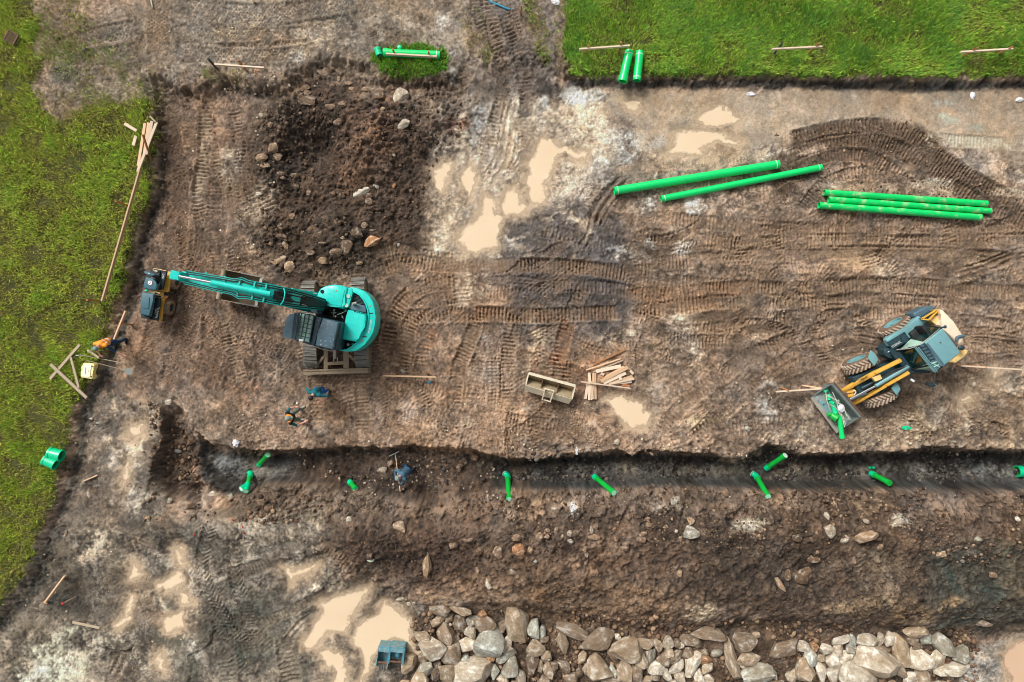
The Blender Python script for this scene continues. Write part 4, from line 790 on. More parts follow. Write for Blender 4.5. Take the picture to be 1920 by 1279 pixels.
# ================================================================== GRASS
def grass_patch(name, label, mask, dens, hmin, hmax, hues, seed, region, dry=0.1, gain=1.6):
    """blades of grass as one mesh; mask is sampled on the ground grid"""
    rs = np.random.RandomState(seed)
    (x0, x1, y0, y1) = region
    n = int((x1 - x0) * (y1 - y0) * dens)
    x = rs.uniform(x0, x1, n); y = rs.uniform(y0, y1, n)
    i = np.clip(np.round((x - FX0) / STEP).astype(int), 0, len(_fx) - 1) + IX0
    j = np.clip(np.round((y - FY0) / STEP).astype(int), 0, len(_fy) - 1) + IX0
    clump = fbm(x.astype(np.float32), y.astype(np.float32), 1.3, 3, 8)
    fine = fbm(x.astype(np.float32), y.astype(np.float32), 4.5, 2, 2)
    keep = rs.rand(n) < mask[j, i] * np.clip(0.74 + 0.7 * clump + 0.5 * fine, 0.08, 1.0)
    x, y, i, j, clump, fine = [a[keep] for a in (x, y, i, j, clump, fine)]
    n = len(x)
    z = Z[j, i] - 0.01
    ln = rs.uniform(hmin, hmax, n) * (0.85 + 0.5 * np.clip(clump, -0.5, 0.8))
    az = rs.uniform(0, 2 * np.pi, n) + 0.0
    flow = fbm(x.astype(np.float32), y.astype(np.float32), 0.6, 2, 14) * 3.0 + 0.8
    az = np.where(rs.rand(n) < 0.55, flow + rs.normal(0, 0.6, n), az)
    lean = rs.uniform(0.35, 1.15, n)
    wd = rs.uniform(0.006, 0.013, n)
    ca, sa = np.cos(az), np.sin(az)
    h1 = ln * 0.55 * np.cos(lean * 0.5); r1 = ln * 0.55 * np.sin(lean * 0.5)
    h2 = h1 + ln * 0.45 * np.cos(lean * 1.5); r2 = r1 + ln * 0.45 * np.sin(lean * 1.5)
    px_, py_ = -sa * wd, ca * wd
    V = np.empty((n, 5, 3), np.float32)
    V[:, 0] = np.stack([x + px_, y + py_, z], -1); V[:, 1] = np.stack([x - px_, y - py_, z], -1)
    V[:, 2] = np.stack([x + ca * r1 - px_ * 0.8, y + sa * r1 - py_ * 0.8, z + h1], -1)
    V[:, 3] = np.stack([x + ca * r1 + px_ * 0.8, y + sa * r1 + py_ * 0.8, z + h1], -1)
    V[:, 4] = np.stack([x + ca * r2, y + sa * r2, z + np.maximum(h2, 0.02)], -1)
    me = bpy.data.meshes.new(name)
    me.vertices.add(n * 5); me.vertices.foreach_set('co', V.reshape(-1))
    b = (np.arange(n, dtype=np.int32) * 5)[:, None]
    lo = np.concatenate([b + 0, b + 1, b + 2, b + 3, b + 3, b + 2, b + 4], 1).reshape(-1)
    me.loops.add(n * 7); me.loops.foreach_set('vertex_index', lo)
    st = np.stack([np.arange(n) * 7, np.arange(n) * 7 + 4], -1).astype(np.int32).reshape(-1)
    me.polygons.add(n * 2); me.polygons.foreach_set('loop_start', st)
    me.update(calc_edges=True)
    hs = np.array([lin(c, gain) for c in hues], np.float32)
    t = np.clip(0.5 + 0.55 * clump + 0.3 * fine + rs.normal(0, 0.22, n), 0, 0.999) * (len(hs) - 1)
    k = t.astype(int); f = (t - k)[:, None]
    c = hs[k] * (1 - f) + hs[k + 1] * f
    lum = c.mean(1, keepdims=True); c = lum + (c - lum) * 0.95
    c *= np.exp(rs.normal(0, 0.38, (n, 1)))
    d = rs.rand(n) < dry * (1 + 1.5 * np.clip(-clump, 0, 1))
    c[d] = np.array(lin((168, 152, 96)), np.float32) * rs.uniform(0.6, 1.2, (d.sum(), 1))
    cc = np.concatenate([np.repeat(c[:, None], 5, 1), np.ones((n, 5, 1))], -1)
    a = me.attributes.new('tint', 'FLOAT_COLOR', 'POINT'); a.data.foreach_set('color', cc.astype(np.float32).reshape(-1))
    me.polygons.foreach_set('use_smooth', np.ones(n * 2, bool))
    me.update()
    me.materials.append(MAT_GRASS)
    o = bpy.data.objects.new(name, me); COL.objects.link(o)
    put(o, label, 'grass', kind='stuff')
    return o
def mat_grass():
    m, N, L, b = new_mat('grass_blade')
    at = node(N, 'ShaderNodeAttribute', attribute_name='tint'); L.new(at.outputs['Color'], b.inputs['Base Color'])
    b.inputs['Roughness'].default_value = 0.55; b.inputs['Specular IOR Level'].default_value = 0.3
    tr = node(N, 'ShaderNodeBsdfTranslucent'); L.new(at.outputs['Color'], tr.inputs['Color'])
    mx = node(N, 'ShaderNodeMixShader'); mx.inputs[0].default_value = 0.3
    L.new(b.outputs[0], mx.inputs[1]); L.new(tr.outputs[0], mx.inputs[2]); L.new(mx.outputs[0], N['Material Output'].inputs['Surface'])
    return m
MAT_GRASS = mat_grass()
_left = (G_SOLID) * (PX < 600); _right = G_SOLID * (PX > 1000); _isl = G_SOLID * ((PX > 600) & (PX < 1000))
grass_patch('grass', 'yellow-green meadow grass on the raised ground left of the dark cut', _left, 1350, 0.12, 0.30,
            [(110, 98, 48), (132, 130, 46), (138, 150, 42), (120, 142, 36), (94, 126, 34)], 1, (-20.8, -13.0, -12.5, 14.0), 0.14, 1.85)
grass_patch('grass', 'deep green thick grass on the raised ground at the upper right', _right, 2000, 0.14, 0.32,
            [(122, 126, 42), (126, 148, 44), (108, 142, 38), (88, 128, 34), (72, 112, 42)], 2, (1.4, 20.8, 9.6, 14.0), 0.06, 1.75)
grass_patch('grass', 'small island of bright green grass below the green pipe with two stakes', _isl, 1500, 0.10, 0.24,
            [(110, 134, 28), (100, 146, 28), (88, 140, 24), (72, 128, 26)], 3, (-5.6, -2.0, 9.4, 11.5), 0.05, 1.5)
grass_patch('grass', 'thin worn grass between the meadow and the rolled yard', G_SPARSE, 1500, 0.08, 0.22,
            [(140, 140, 70), (126, 146, 52), (110, 146, 40), (96, 138, 36)], 4, (-20.8, 3.0, 8.0, 14.0), 0.5, 1.5)
# ================================================================== BUILDING BLOCKS
def mat_plain(name, col, rough=0.5, metal=0.0, var=0.12, scale=6.0, dirt=None, dirt_amt=0.0, coat=0.0, spec=0.5, bump=0.0, dirt_scale=3.0):
    """painted or bare surface with uneven colour, dirt in patches and uneven gloss"""
    m, N, L, b = new_mat(name)
    tc = node(N, 'ShaderNodeTexCoord')
    n = node(N, 'ShaderNodeTexNoise', Scale=scale, Detail=4.0, Roughness=0.65); L.new(tc.outputs['Object'], n.inputs['Vector'])
    r = node(N, 'ShaderNodeMapRange'); r.inputs[1].default_value = 0.3; r.inputs[2].default_value = 0.7; r.inputs[3].default_value = 1 - var; r.inputs[4].default_value = 1 + var
    L.new(n.outputs[0], r.inputs[0])
    v = node(N, 'ShaderNodeVectorMath', operation='SCALE'); v.inputs[0].default_value = col; L.new(r.outputs[0], v.inputs['Scale'])
    out = v.outputs[0]
    if dirt is not None:
        d = node(N, 'ShaderNodeTexNoise', Scale=dirt_scale, Detail=6.0, Roughness=0.75); L.new(tc.outputs['Object'], d.inputs['Vector'])
        q = node(N, 'ShaderNodeMapRange'); q.inputs[1].default_value = 0.68 - 0.4 * dirt_amt; q.inputs[2].default_value = 0.80 - 0.3 * dirt_amt; q.inputs[3].default_value = 0.0; q.inputs[4].default_value = 0.9
        L.new(d.outputs[0], q.inputs[0])
        mx = node(N, 'ShaderNodeMix', data_type='RGBA'); L.new(q.outputs[0], mx.inputs[0]); L.new(out, mx.inputs[6]); mx.inputs[7].default_value = (*dirt, 1)
        out = mx.outputs[2]
        rr = node(N, 'ShaderNodeMapRange'); rr.inputs[3].default_value = rough; rr.inputs[4].default_value = 0.9; L.new(q.outputs[0], rr.inputs[0]); L.new(rr.outputs[0], b.inputs['Roughness'])
    else:
        rr = node(N, 'ShaderNodeMapRange'); rr.inputs[3].default_value = max(0.03, rough - 0.12); rr.inputs[4].default_value = min(1.0, rough + 0.12); L.new(n.outputs[0], rr.inputs[0]); L.new(rr.outputs[0], b.inputs['Roughness'])
    L.new(out, b.inputs['Base Color'])
    b.inputs['Metallic'].default_value = metal; b.inputs['Coat Weight'].default_value = coat; b.inputs['Specular IOR Level'].default_value = spec
    if bump:
        bu = node(N, 'ShaderNodeBump', Strength=bump, Distance=0.01); L.new(n.outputs[0], bu.inputs['Height']); L.new(bu.outputs[0], b.inputs['Normal'])
    return m
def mat_wood(name, c1, c2, scale=18.0):
    m, N, L, b = new_mat(name)
    tc = node(N, 'ShaderNodeTexCoord'); oi = node(N, 'ShaderNodeObjectInfo')
    mp = node(N, 'ShaderNodeMapping'); mp.inputs['Scale'].default_value = (0.7, scale, scale)
    ad = node(N, 'ShaderNodeVectorMath', operation='ADD'); L.new(tc.outputs['Object'], ad.inputs[0]); L.new(oi.outputs['Random'], ad.inputs[1]); L.new(ad.outputs[0], mp.inputs[0])
    n = node(N, 'ShaderNodeTexNoise', Scale=1.5, Detail=5.0, Roughness=0.7); L.new(mp.outputs[0], n.inputs['Vector'])
    mx = node(N, 'ShaderNodeMix', data_type='RGBA'); L.new(n.outputs[0], mx.inputs[0]); mx.inputs[6].default_value = (*c1, 1); mx.inputs[7].default_value = (*c2, 1)
    r = node(N, 'ShaderNodeMapRange'); r.inputs[3].default_value = 0.8; r.inputs[4].default_value = 1.15; L.new(oi.outputs['Random'], r.inputs[0])
    v = node(N, 'ShaderNodeVectorMath', operation='SCALE'); L.new(mx.outputs[2], v.inputs[0]); L.new(r.outputs[0], v.inputs['Scale'])
    L.new(v.outputs[0], b.inputs['Base Color']); b.inputs['Roughness'].default_value = 0.8
    return m
MUD = lin((128, 105, 84)); DRY = lin((168, 146, 120))
M = {
    'teal': mat_plain('turquoise_paint', (0.01, 0.62, 0.52), 0.28, var=0.10, coat=0.3, dirt=lin((128, 132, 110)), dirt_amt=0.17, dirt_scale=7.0),
    'teal_dk': mat_plain('turquoise_paint_worn', (0.0, 0.40, 0.34), 0.35, var=0.2, coat=0.2, dirt=(0.012, 0.03, 0.03), dirt_amt=0.28, dirt_scale=9.0),
    'black': mat_plain('black_steel', (0.012, 0.014, 0.015), 0.5, var=0.3),
    'rubber': mat_plain('black_rubber', (0.016, 0.017, 0.018), 0.6, var=0.3),
    'slate': mat_plain('slate_paint', lin((74, 100, 112)), 0.5, var=0.14, dirt=lin((130, 140, 140)), dirt_amt=0.12, dirt_scale=14.0),
    'slate_dk': mat_plain('dark_slate_paint', lin((34, 60, 68)), 0.45, var=0.2, dirt=lin((92, 108, 110)), dirt_amt=0.10, dirt_scale=12.0),
    'glass': mat_plain('tinted_glass', lin((186, 224, 204)), 0.08, var=0.1, coat=0.4),
    'glass_dk': mat_plain('dark_tinted_glass', lin((14, 44, 42)), 0.06, var=0.5, scale=3.0, coat=0.5),
    'chrome': mat_plain('chrome', (0.75, 0.76, 0.77), 0.15, metal=1.0, var=0.05),
    'steel': mat_plain('worn_steel', lin((172, 166, 154)), 0.45, metal=0.3, var=0.2, dirt=MUD, dirt_amt=0.3),
    'muddy': mat_plain('muddy_steel', lin((150, 132, 108)), 0.75, var=0.25, dirt=MUD, dirt_amt=0.45, bump=0.4),
    'track': mat_plain('track_steel', lin((132, 128, 120)), 0.6, var=0.25, dirt=MUD, dirt_amt=0.28, dirt_scale=8.0),
    'white': mat_plain('white_paint', (0.72, 0.73, 0.72), 0.4, var=0.05),
    'red': mat_plain('red_paint', (0.55, 0.03, 0.02), 0.4, var=0.05),
    'orange': mat_plain('orange_lens', (0.75, 0.20, 0.02), 0.25, var=0.05),
    'yellow': mat_plain('yellow_paint', lin((226, 172, 70)), 0.4, var=0.12, dirt=MUD, dirt_amt=0.12, dirt_scale=5.0),
    'yellow_pale': mat_plain('pale_yellow_paint', lin((236, 200, 130)), 0.4, var=0.12, dirt=MUD, dirt_amt=0.12, dirt_scale=5.0),
    'cream': mat_plain('cream_paint', lin((238, 216, 188)), 0.35, var=0.06, dirt=DRY, dirt_amt=0.08),
    'grey_blue': mat_plain('grey_blue_paint', lin((112, 158, 162)), 0.42, var=0.07, dirt=lin((140, 150, 144)), dirt_amt=0.1),
    'hood': mat_plain('dark_hood_plastic', lin((56, 96, 108)), 0.5, var=0.08, dirt=lin((90, 110, 112)), dirt_amt=0.1),
    'hood_dk': mat_plain('dark_side_plastic', lin((14, 38, 44)), 0.5, var=0.2),
    'drum': mat_plain('muddy_drum', lin((146, 124, 100)), 0.8, var=0.2, dirt=lin((110, 90, 70)), dirt_amt=0.4, bump=0.5),
    'tyre': mat_plain('muddy_tyre', lin((120, 98, 80)), 0.85, var=0.25, dirt=lin((84, 70, 58)), dirt_amt=0.5, bump=0.4),
    'tread': mat_plain('dusty_tread', lin((176, 158, 138)), 0.85, var=0.2, dirt=lin((128, 108, 90)), dirt_amt=0.3),
    'pipe': mat_plain('green_pipe', (0.0, 0.66, 0.15), 0.26, var=0.05, scale=2.0, coat=0.2, dirt=lin((150, 168, 130)), dirt_amt=0.11, dirt_scale=5.0),
    'pipe_muddy': mat_plain('green_pipe_muddy', (0.0, 0.60, 0.13), 0.32, var=0.08, scale=3.0, dirt=lin((206, 192, 160)), dirt_amt=0.36, dirt_scale=3.2),
    'pipe_trench': mat_plain('green_pipe_satin', (0.004, 0.40, 0.045), 0.4, var=0.12, scale=3.0, dirt=lin((96, 92, 76)), dirt_amt=0.16, dirt_scale=6.0),
    'fitting': mat_plain('turquoise_fitting', (0.0, 0.60, 0.27), 0.3, var=0.05, coat=0.2),
    'pipe_shade': mat_plain('green_pipe_shade', (0.0, 0.12, 0.045), 0.5, var=0.1),  # darkened green that paints the shade inside couplings
    'cap': mat_plain('mint_cap', (0.30, 0.66, 0.46), 0.35, var=0.08),
    'rim_white': mat_plain('pale_ring', (0.62, 0.78, 0.66), 0.4, var=0.05),
    'wood': mat_wood('fresh_timber', lin((224, 194, 158)), lin((196, 152, 112))),
    'wood_pale': mat_wood('pale_timber', lin((232, 212, 188)), lin((204, 176, 148))),
    'wood_grey': mat_wood('weathered_timber', lin((196, 178, 152)), lin((150, 130, 106))),
    'wood_dark': mat_wood('brown_stake', lin((192, 134, 84)), lin((150, 96, 58))),
    'wood_tar': mat_wood('dark_stake', lin((70, 76, 78)), lin((46, 52, 56))),
    'loader_bucket': mat_plain('grey_bucket_steel', lin((112, 122, 120)), 0.55, metal=0.2, var=0.15, dirt=lin((150, 140, 122)), dirt_amt=0.3),
    'loader_in': mat_plain('scraped_bucket_floor', lin((150, 160, 156)), 0.5, metal=0.2, var=0.25, dirt=lin((84, 78, 68)), dirt_amt=0.45, dirt_scale=2.5),
    'trough': mat_plain('sand_coloured_bucket', lin((212, 200, 174)), 0.6, var=0.1, dirt=lin((140, 118, 88)), dirt_amt=0.22),
    'trough_in': mat_plain('muddy_bucket_inside', lin((166, 150, 120)), 0.7, var=0.25, dirt=lin((122, 92, 58)), dirt_amt=0.40, dirt_scale=2.0),
    'blue': mat_plain('worn_blue_paint', lin((62, 134, 152)), 0.45, var=0.25, dirt=lin((140, 126, 112)), dirt_amt=0.42, dirt_scale=7.0),
    'blue_worn': mat_plain('scraped_blue_paint', lin((92, 140, 150)), 0.5, var=0.25, dirt=lin((176, 160, 140)), dirt_amt=0.42, dirt_scale=8.0),
    'case': mat_plain('pale_yellow_plastic', lin((246, 224, 150)), 0.45, var=0.05),
    'case_lid': mat_plain('cream_plastic', lin((248, 236, 206)), 0.45, var=0.04),
    'ink': mat_plain('grey_blue_print', lin((120, 136, 190)), 0.6, var=0.1),
    'brown_ink': mat_plain('brown_print', lin((150, 110, 80)), 0.6, var=0.1),
    'rust': mat_plain('rusty_iron', lin((110, 78, 58)), 0.8, var=0.3, dirt=lin((70, 56, 46)), dirt_amt=0.4),
    'galv': mat_plain('galvanised_steel', lin((190, 196, 184)), 0.4, metal=0.4, var=0.1, dirt=DRY, dirt_amt=0.2),
    'strap': mat_plain('pale_strap', lin((196, 206, 180)), 0.5, var=0.1),
    'bag': mat_plain('white_film', (0.75, 0.74, 0.75), 0.35, var=0.1),
    'hose_blue': mat_plain('blue_hose', lin((60, 150, 180)), 0.4, var=0.1),
    'skin': mat_plain('skin', lin((222, 164, 138)), 0.5, var=0.05),
    'hair': mat_plain('dark_hair', lin((38, 32, 30)), 0.6, var=0.2, scale=40.0),
    'teal_cloth': mat_plain('teal_cloth', lin((18, 104, 112)), 0.85, var=0.2, scale=12.0),
    'blue_cloth': mat_plain('bright_blue_cloth', lin((20, 100, 176)), 0.85, var=0.15, scale=12.0),
    'navy_cloth': mat_plain('navy_cloth', lin((30, 62, 92)), 0.85, var=0.2, scale=12.0),
    'steel_cloth': mat_plain('grey_blue_cloth', lin((70, 104, 124)), 0.85, var=0.25, scale=10.0),
    'black_cloth': mat_plain('black_cloth', lin((22, 28, 32)), 0.85, var=0.3, scale=12.0),
    'olive_cloth': mat_plain('grey_green_cloth', lin((108, 122, 106)), 0.85, var=0.2, scale=12.0),
    'hivis': mat_plain('hi_vis_orange', lin((250, 150, 40)), 0.6, var=0.08),
    'reflect': mat_plain('reflective_band', (0.8, 0.8, 0.78), 0.4, var=0.05),
    'boot': mat_plain('muddy_boot', lin((150, 150, 138)), 0.8, var=0.2),
    'cap_grey': mat_plain('grey_cap', lin((128, 146, 138)), 0.8, var=0.1),
}

class MB:
    """collects shapes, then links them as one mesh object"""
    def __init__(self): self.bm = bmesh.new()
    def _add(self, verts, faces, mat=None):
        vs_ = [self.bm.verts.new(mat @ Vector(v) if mat else v) for v in verts]
        for f in faces:
            try: self.bm.faces.new([vs_[i] for i in f])
            except ValueError: pass
        return vs_
    def box(self, c, s, rot=None, bev=0.0):
        m = Matrix.Translation(c) @ (rot.to_4x4() if rot is not None else Matrix.Identity(4))
        x, y, z = [v / 2 for v in s]
        if bev <= 0:
            v = [(-x, -y, -z), (x, -y, -z), (x, y, -z), (-x, y, -z), (-x, -y, z), (x, -y, z), (x, y, z), (-x, y, z)]
            self._add(v, [(0, 3, 2, 1), (4, 5, 6, 7), (0, 1, 5, 4), (1, 2, 6, 5), (2, 3, 7, 6), (3, 0, 4, 7)], m)
        else:
            b = bmesh.new(); bmesh.ops.create_cube(b, size=1.0)
            bmesh.ops.scale(b, vec=s, verts=b.verts)
            bmesh.ops.bevel(b, geom=b.edges[:], offset=bev, segments=2, affect='EDGES', profile=0.5)
            self.merge(b, m)
        return self
    def merge(self, b, m):
        b.verts.index_update()
        vs_ = [self.bm.verts.new(m @ v.co) for v in b.verts]
        for f in b.faces:
            try: self.bm.faces.new([vs_[v.index] for v in f.verts])
            except ValueError: pass
        b.free()
    def beam(self, a, b, w, h, up=(0, 0, 1), bev=0.0):
        """square bar from a to b"""
        a, b = Vector(a), Vector(b); d = b - a; l = d.length
        x = d.normalized(); u = Vector(up)
        if abs(x.dot(u)) > 0.98: u = Vector((0, 1, 0))
        y = u.cross(x).normalized(); z = x.cross(y)
        return self.box((a + b) / 2, (l, w, h), Matrix((x, y, z)).transposed(), bev)
    def cyl(self, a, b, r0, r1=None, n=16, cap=True):
        a, b = Vector(a), Vector(b); r1 = r0 if r1 is None else r1
        x = (b - a).normalized(); u = Vector((0, 0, 1)) if abs(x.z) < 0.95 else Vector((0, 1, 0))
        y = u.cross(x).normalized(); z = x.cross(y)
        V = []
        for c, r in ((a, r0), (b, r1)):
            for i in range(n):
                t = 2 * math.pi * i / n
                V.append(c + (y * math.cos(t) + z * math.sin(t)) * r)
        F = [(i, (i + 1) % n, n + (i + 1) % n, n + i) for i in range(n)]
        if cap: F += [tuple(range(n - 1, -1, -1)), tuple(range(n, 2 * n))]
        self._add(V, F); return self
    def tube(self, pts, r, n=8, closed=False):
        """round bar through points; r a number or a list"""
        pts = [Vector(p) for p in pts]; V = []; F = []
        prev = None
        for i, p in enumerate(pts):
            t = (pts[min(i + 1, len(pts) - 1)] - pts[max(i - 1, 0)]).normalized()
            u = prev if prev is not None else (Vector((0, 0, 1)) if abs(t.z) < 0.9 else Vector((0, 1, 0)))
            y = (u - t * u.dot(t)).normalized(); z = t.cross(y); prev = y
            rr = r[i] if isinstance(r, (list, tuple)) else r
            for k in range(n):
                a = 2 * math.pi * k / n
                V.append(p + (y * math.cos(a) + z * math.sin(a)) * rr)
        for i in range(len(pts) - 1):
            for k in range(n):
                F.append((i * n + k, i * n + (k + 1) % n, (i + 1) * n + (k + 1) % n, (i + 1) * n + k))
        F += [tuple(range(n - 1, -1, -1)), tuple(range((len(pts) - 1) * n, len(pts) * n))]
        self._add(V, F); return self
    def pipe(self, a, b, ro, ri, n=24):
        """hollow pipe, open both ends"""
        a, b = Vector(a), Vector(b)
        x = (b - a).normalized(); u = Vector((0, 0, 1)) if abs(x.z) < 0.95 else Vector((0, 1, 0))
        y = u.cross(x).normalized(); z = x.cross(y); V = []
        for c, r in ((a, ro), (b, ro), (b, ri), (a, ri)):
            for i in range(n):
                t = 2 * math.pi * i / n
                V.append(c + (y * math.cos(t) + z * math.sin(t)) * r)
        F = []
        for k in range(4):
            for i in range(n):
                F.append((k * n + i, k * n + (i + 1) % n, ((k + 1) % 4) * n + (i + 1) % n, ((k + 1) % 4) * n + i))
        self._add(V, F); return self
    def prism(self, poly, z0, z1, bev=0.0, top=None):
        """upright prism over world (x, y) points; top: scaled/shifted top outline"""
        n = len(poly); top = top or poly
        ar = sum(poly[i][0] * poly[(i + 1) % n][1] - poly[(i + 1) % n][0] * poly[i][1] for i in range(n))
        if ar < 0: poly = poly[::-1]; top = top[::-1]
        b = bmesh.new()
        lo = [b.verts.new((x, y, z0)) for x, y in poly]; hi = [b.verts.new((x, y, z1)) for x, y in top]
        b.faces.new(lo[::-1]); tf = b.faces.new(hi)
        for i in range(n): b.faces.new((lo[i], lo[(i + 1) % n], hi[(i + 1) % n], hi[i]))
        if bev > 0:
            ed = [e for e in b.edges if all(v in hi for v in e.verts)]
            bmesh.ops.bevel(b, geom=ed, offset=bev, segments=3, affect='EDGES', profile=0.5, clamp_overlap=True)
        self.merge(b, Matrix.Identity(4)); return self
    def quad(self, a, b, c, d):
        self._add([a, b, c, d], [(0, 1, 2, 3)]); return self
    def sheet(self, pts, th):
        """flat plate of thickness th through 3-D points"""
        pts = [Vector(p) for p in pts]; n = len(pts)
        nn = Vector((0, 0, 0))
        for i in range(n): nn += pts[i].cross(pts[(i + 1) % n])
        nn.normalize(); V = [p + nn * th / 2 for p in pts] + [p - nn * th / 2 for p in pts]
        F = [tuple(range(n)), tuple(range(2 * n - 1, n - 1, -1))] + [(i, n + i, n + (i + 1) % n, (i + 1) % n) for i in range(n)]
        self._add(V, F); return self
    def ball(self, c, r, sc=(1, 1, 1), seg=16):
        b = bmesh.new(); bmesh.ops.create_uvsphere(b, u_segments=seg, v_segments=seg // 2 + 2, radius=r)
        self.merge(b, Matrix.Translation(c) @ Matrix.Diagonal((*sc, 1))); return self
    def build(self, name, mat, parent=None, smooth=True, origin=None):
        bmesh.ops.recalc_face_normals(self.bm, faces=self.bm.faces[:])
        if origin is not None:
            bmesh.ops.translate(self.bm, vec=-Vector(origin), verts=self.bm.verts)
        me = bpy.data.meshes.new(name); self.bm.to_mesh(me); self.bm.free()
        if smooth:
            me.polygons.foreach_set('use_smooth', np.ones(len(me.polygons), bool))
            try: me.set_sharp_from_angle(angle=math.radians(38))
            except Exception: pass
        me.materials.append(M[mat] if isinstance(mat, str) else mat)
        o = bpy.data.objects.new(name, me); COL.objects.link(o)
        if origin is not None: o.location = origin
        if parent is not None:
            o.parent = parent
            o.matrix_parent_inverse = parent.matrix_basis.inverted()
        return o
def thing(name, loc, label, cat, group=None):
    o = bpy.data.objects.new(name, None); COL.objects.link(o)
    o.location = loc; o.empty_display_size = 0.3
    return put(o, label, cat, group)
def pw(poly, z):
    """pixel outline seen at height z -> world (x, y)"""
    return [tuple(W(x, y, z)[:2]) for x, y in poly]
def text(name, s, size, mat, origin, xdir, ydir, parent, depth=0.004, space=1.0):
    """raised lettering lying in the plane of xdir, ydir"""
    cu = bpy.data.curves.new(name, 'FONT'); cu.body = s; cu.size = size; cu.extrude = depth; cu.align_x = 'CENTER'; cu.align_y = 'CENTER'
    cu.space_character = space; cu.resolution_u = 2
    t = bpy.data.objects.new(name, cu)
    me = bpy.data.meshes.new_from_object(t)
    bpy.data.objects.remove(t)
    x = Vector(xdir).normalized(); y = Vector(ydir); y = (y - x * y.dot(x)).normalized(); z = x.cross(y)
    m = Matrix((x, y, z)).transposed().to_4x4(); m.translation = Vector(origin)
    me.transform(m)
    me.materials.clear(); me.materials.append(M[mat])
    o = bpy.data.objects.new(name, me); COL.objects.link(o)
    if parent is not None:
        o.parent = parent; o.matrix_parent_inverse = parent.matrix_basis.inverted()
    return o
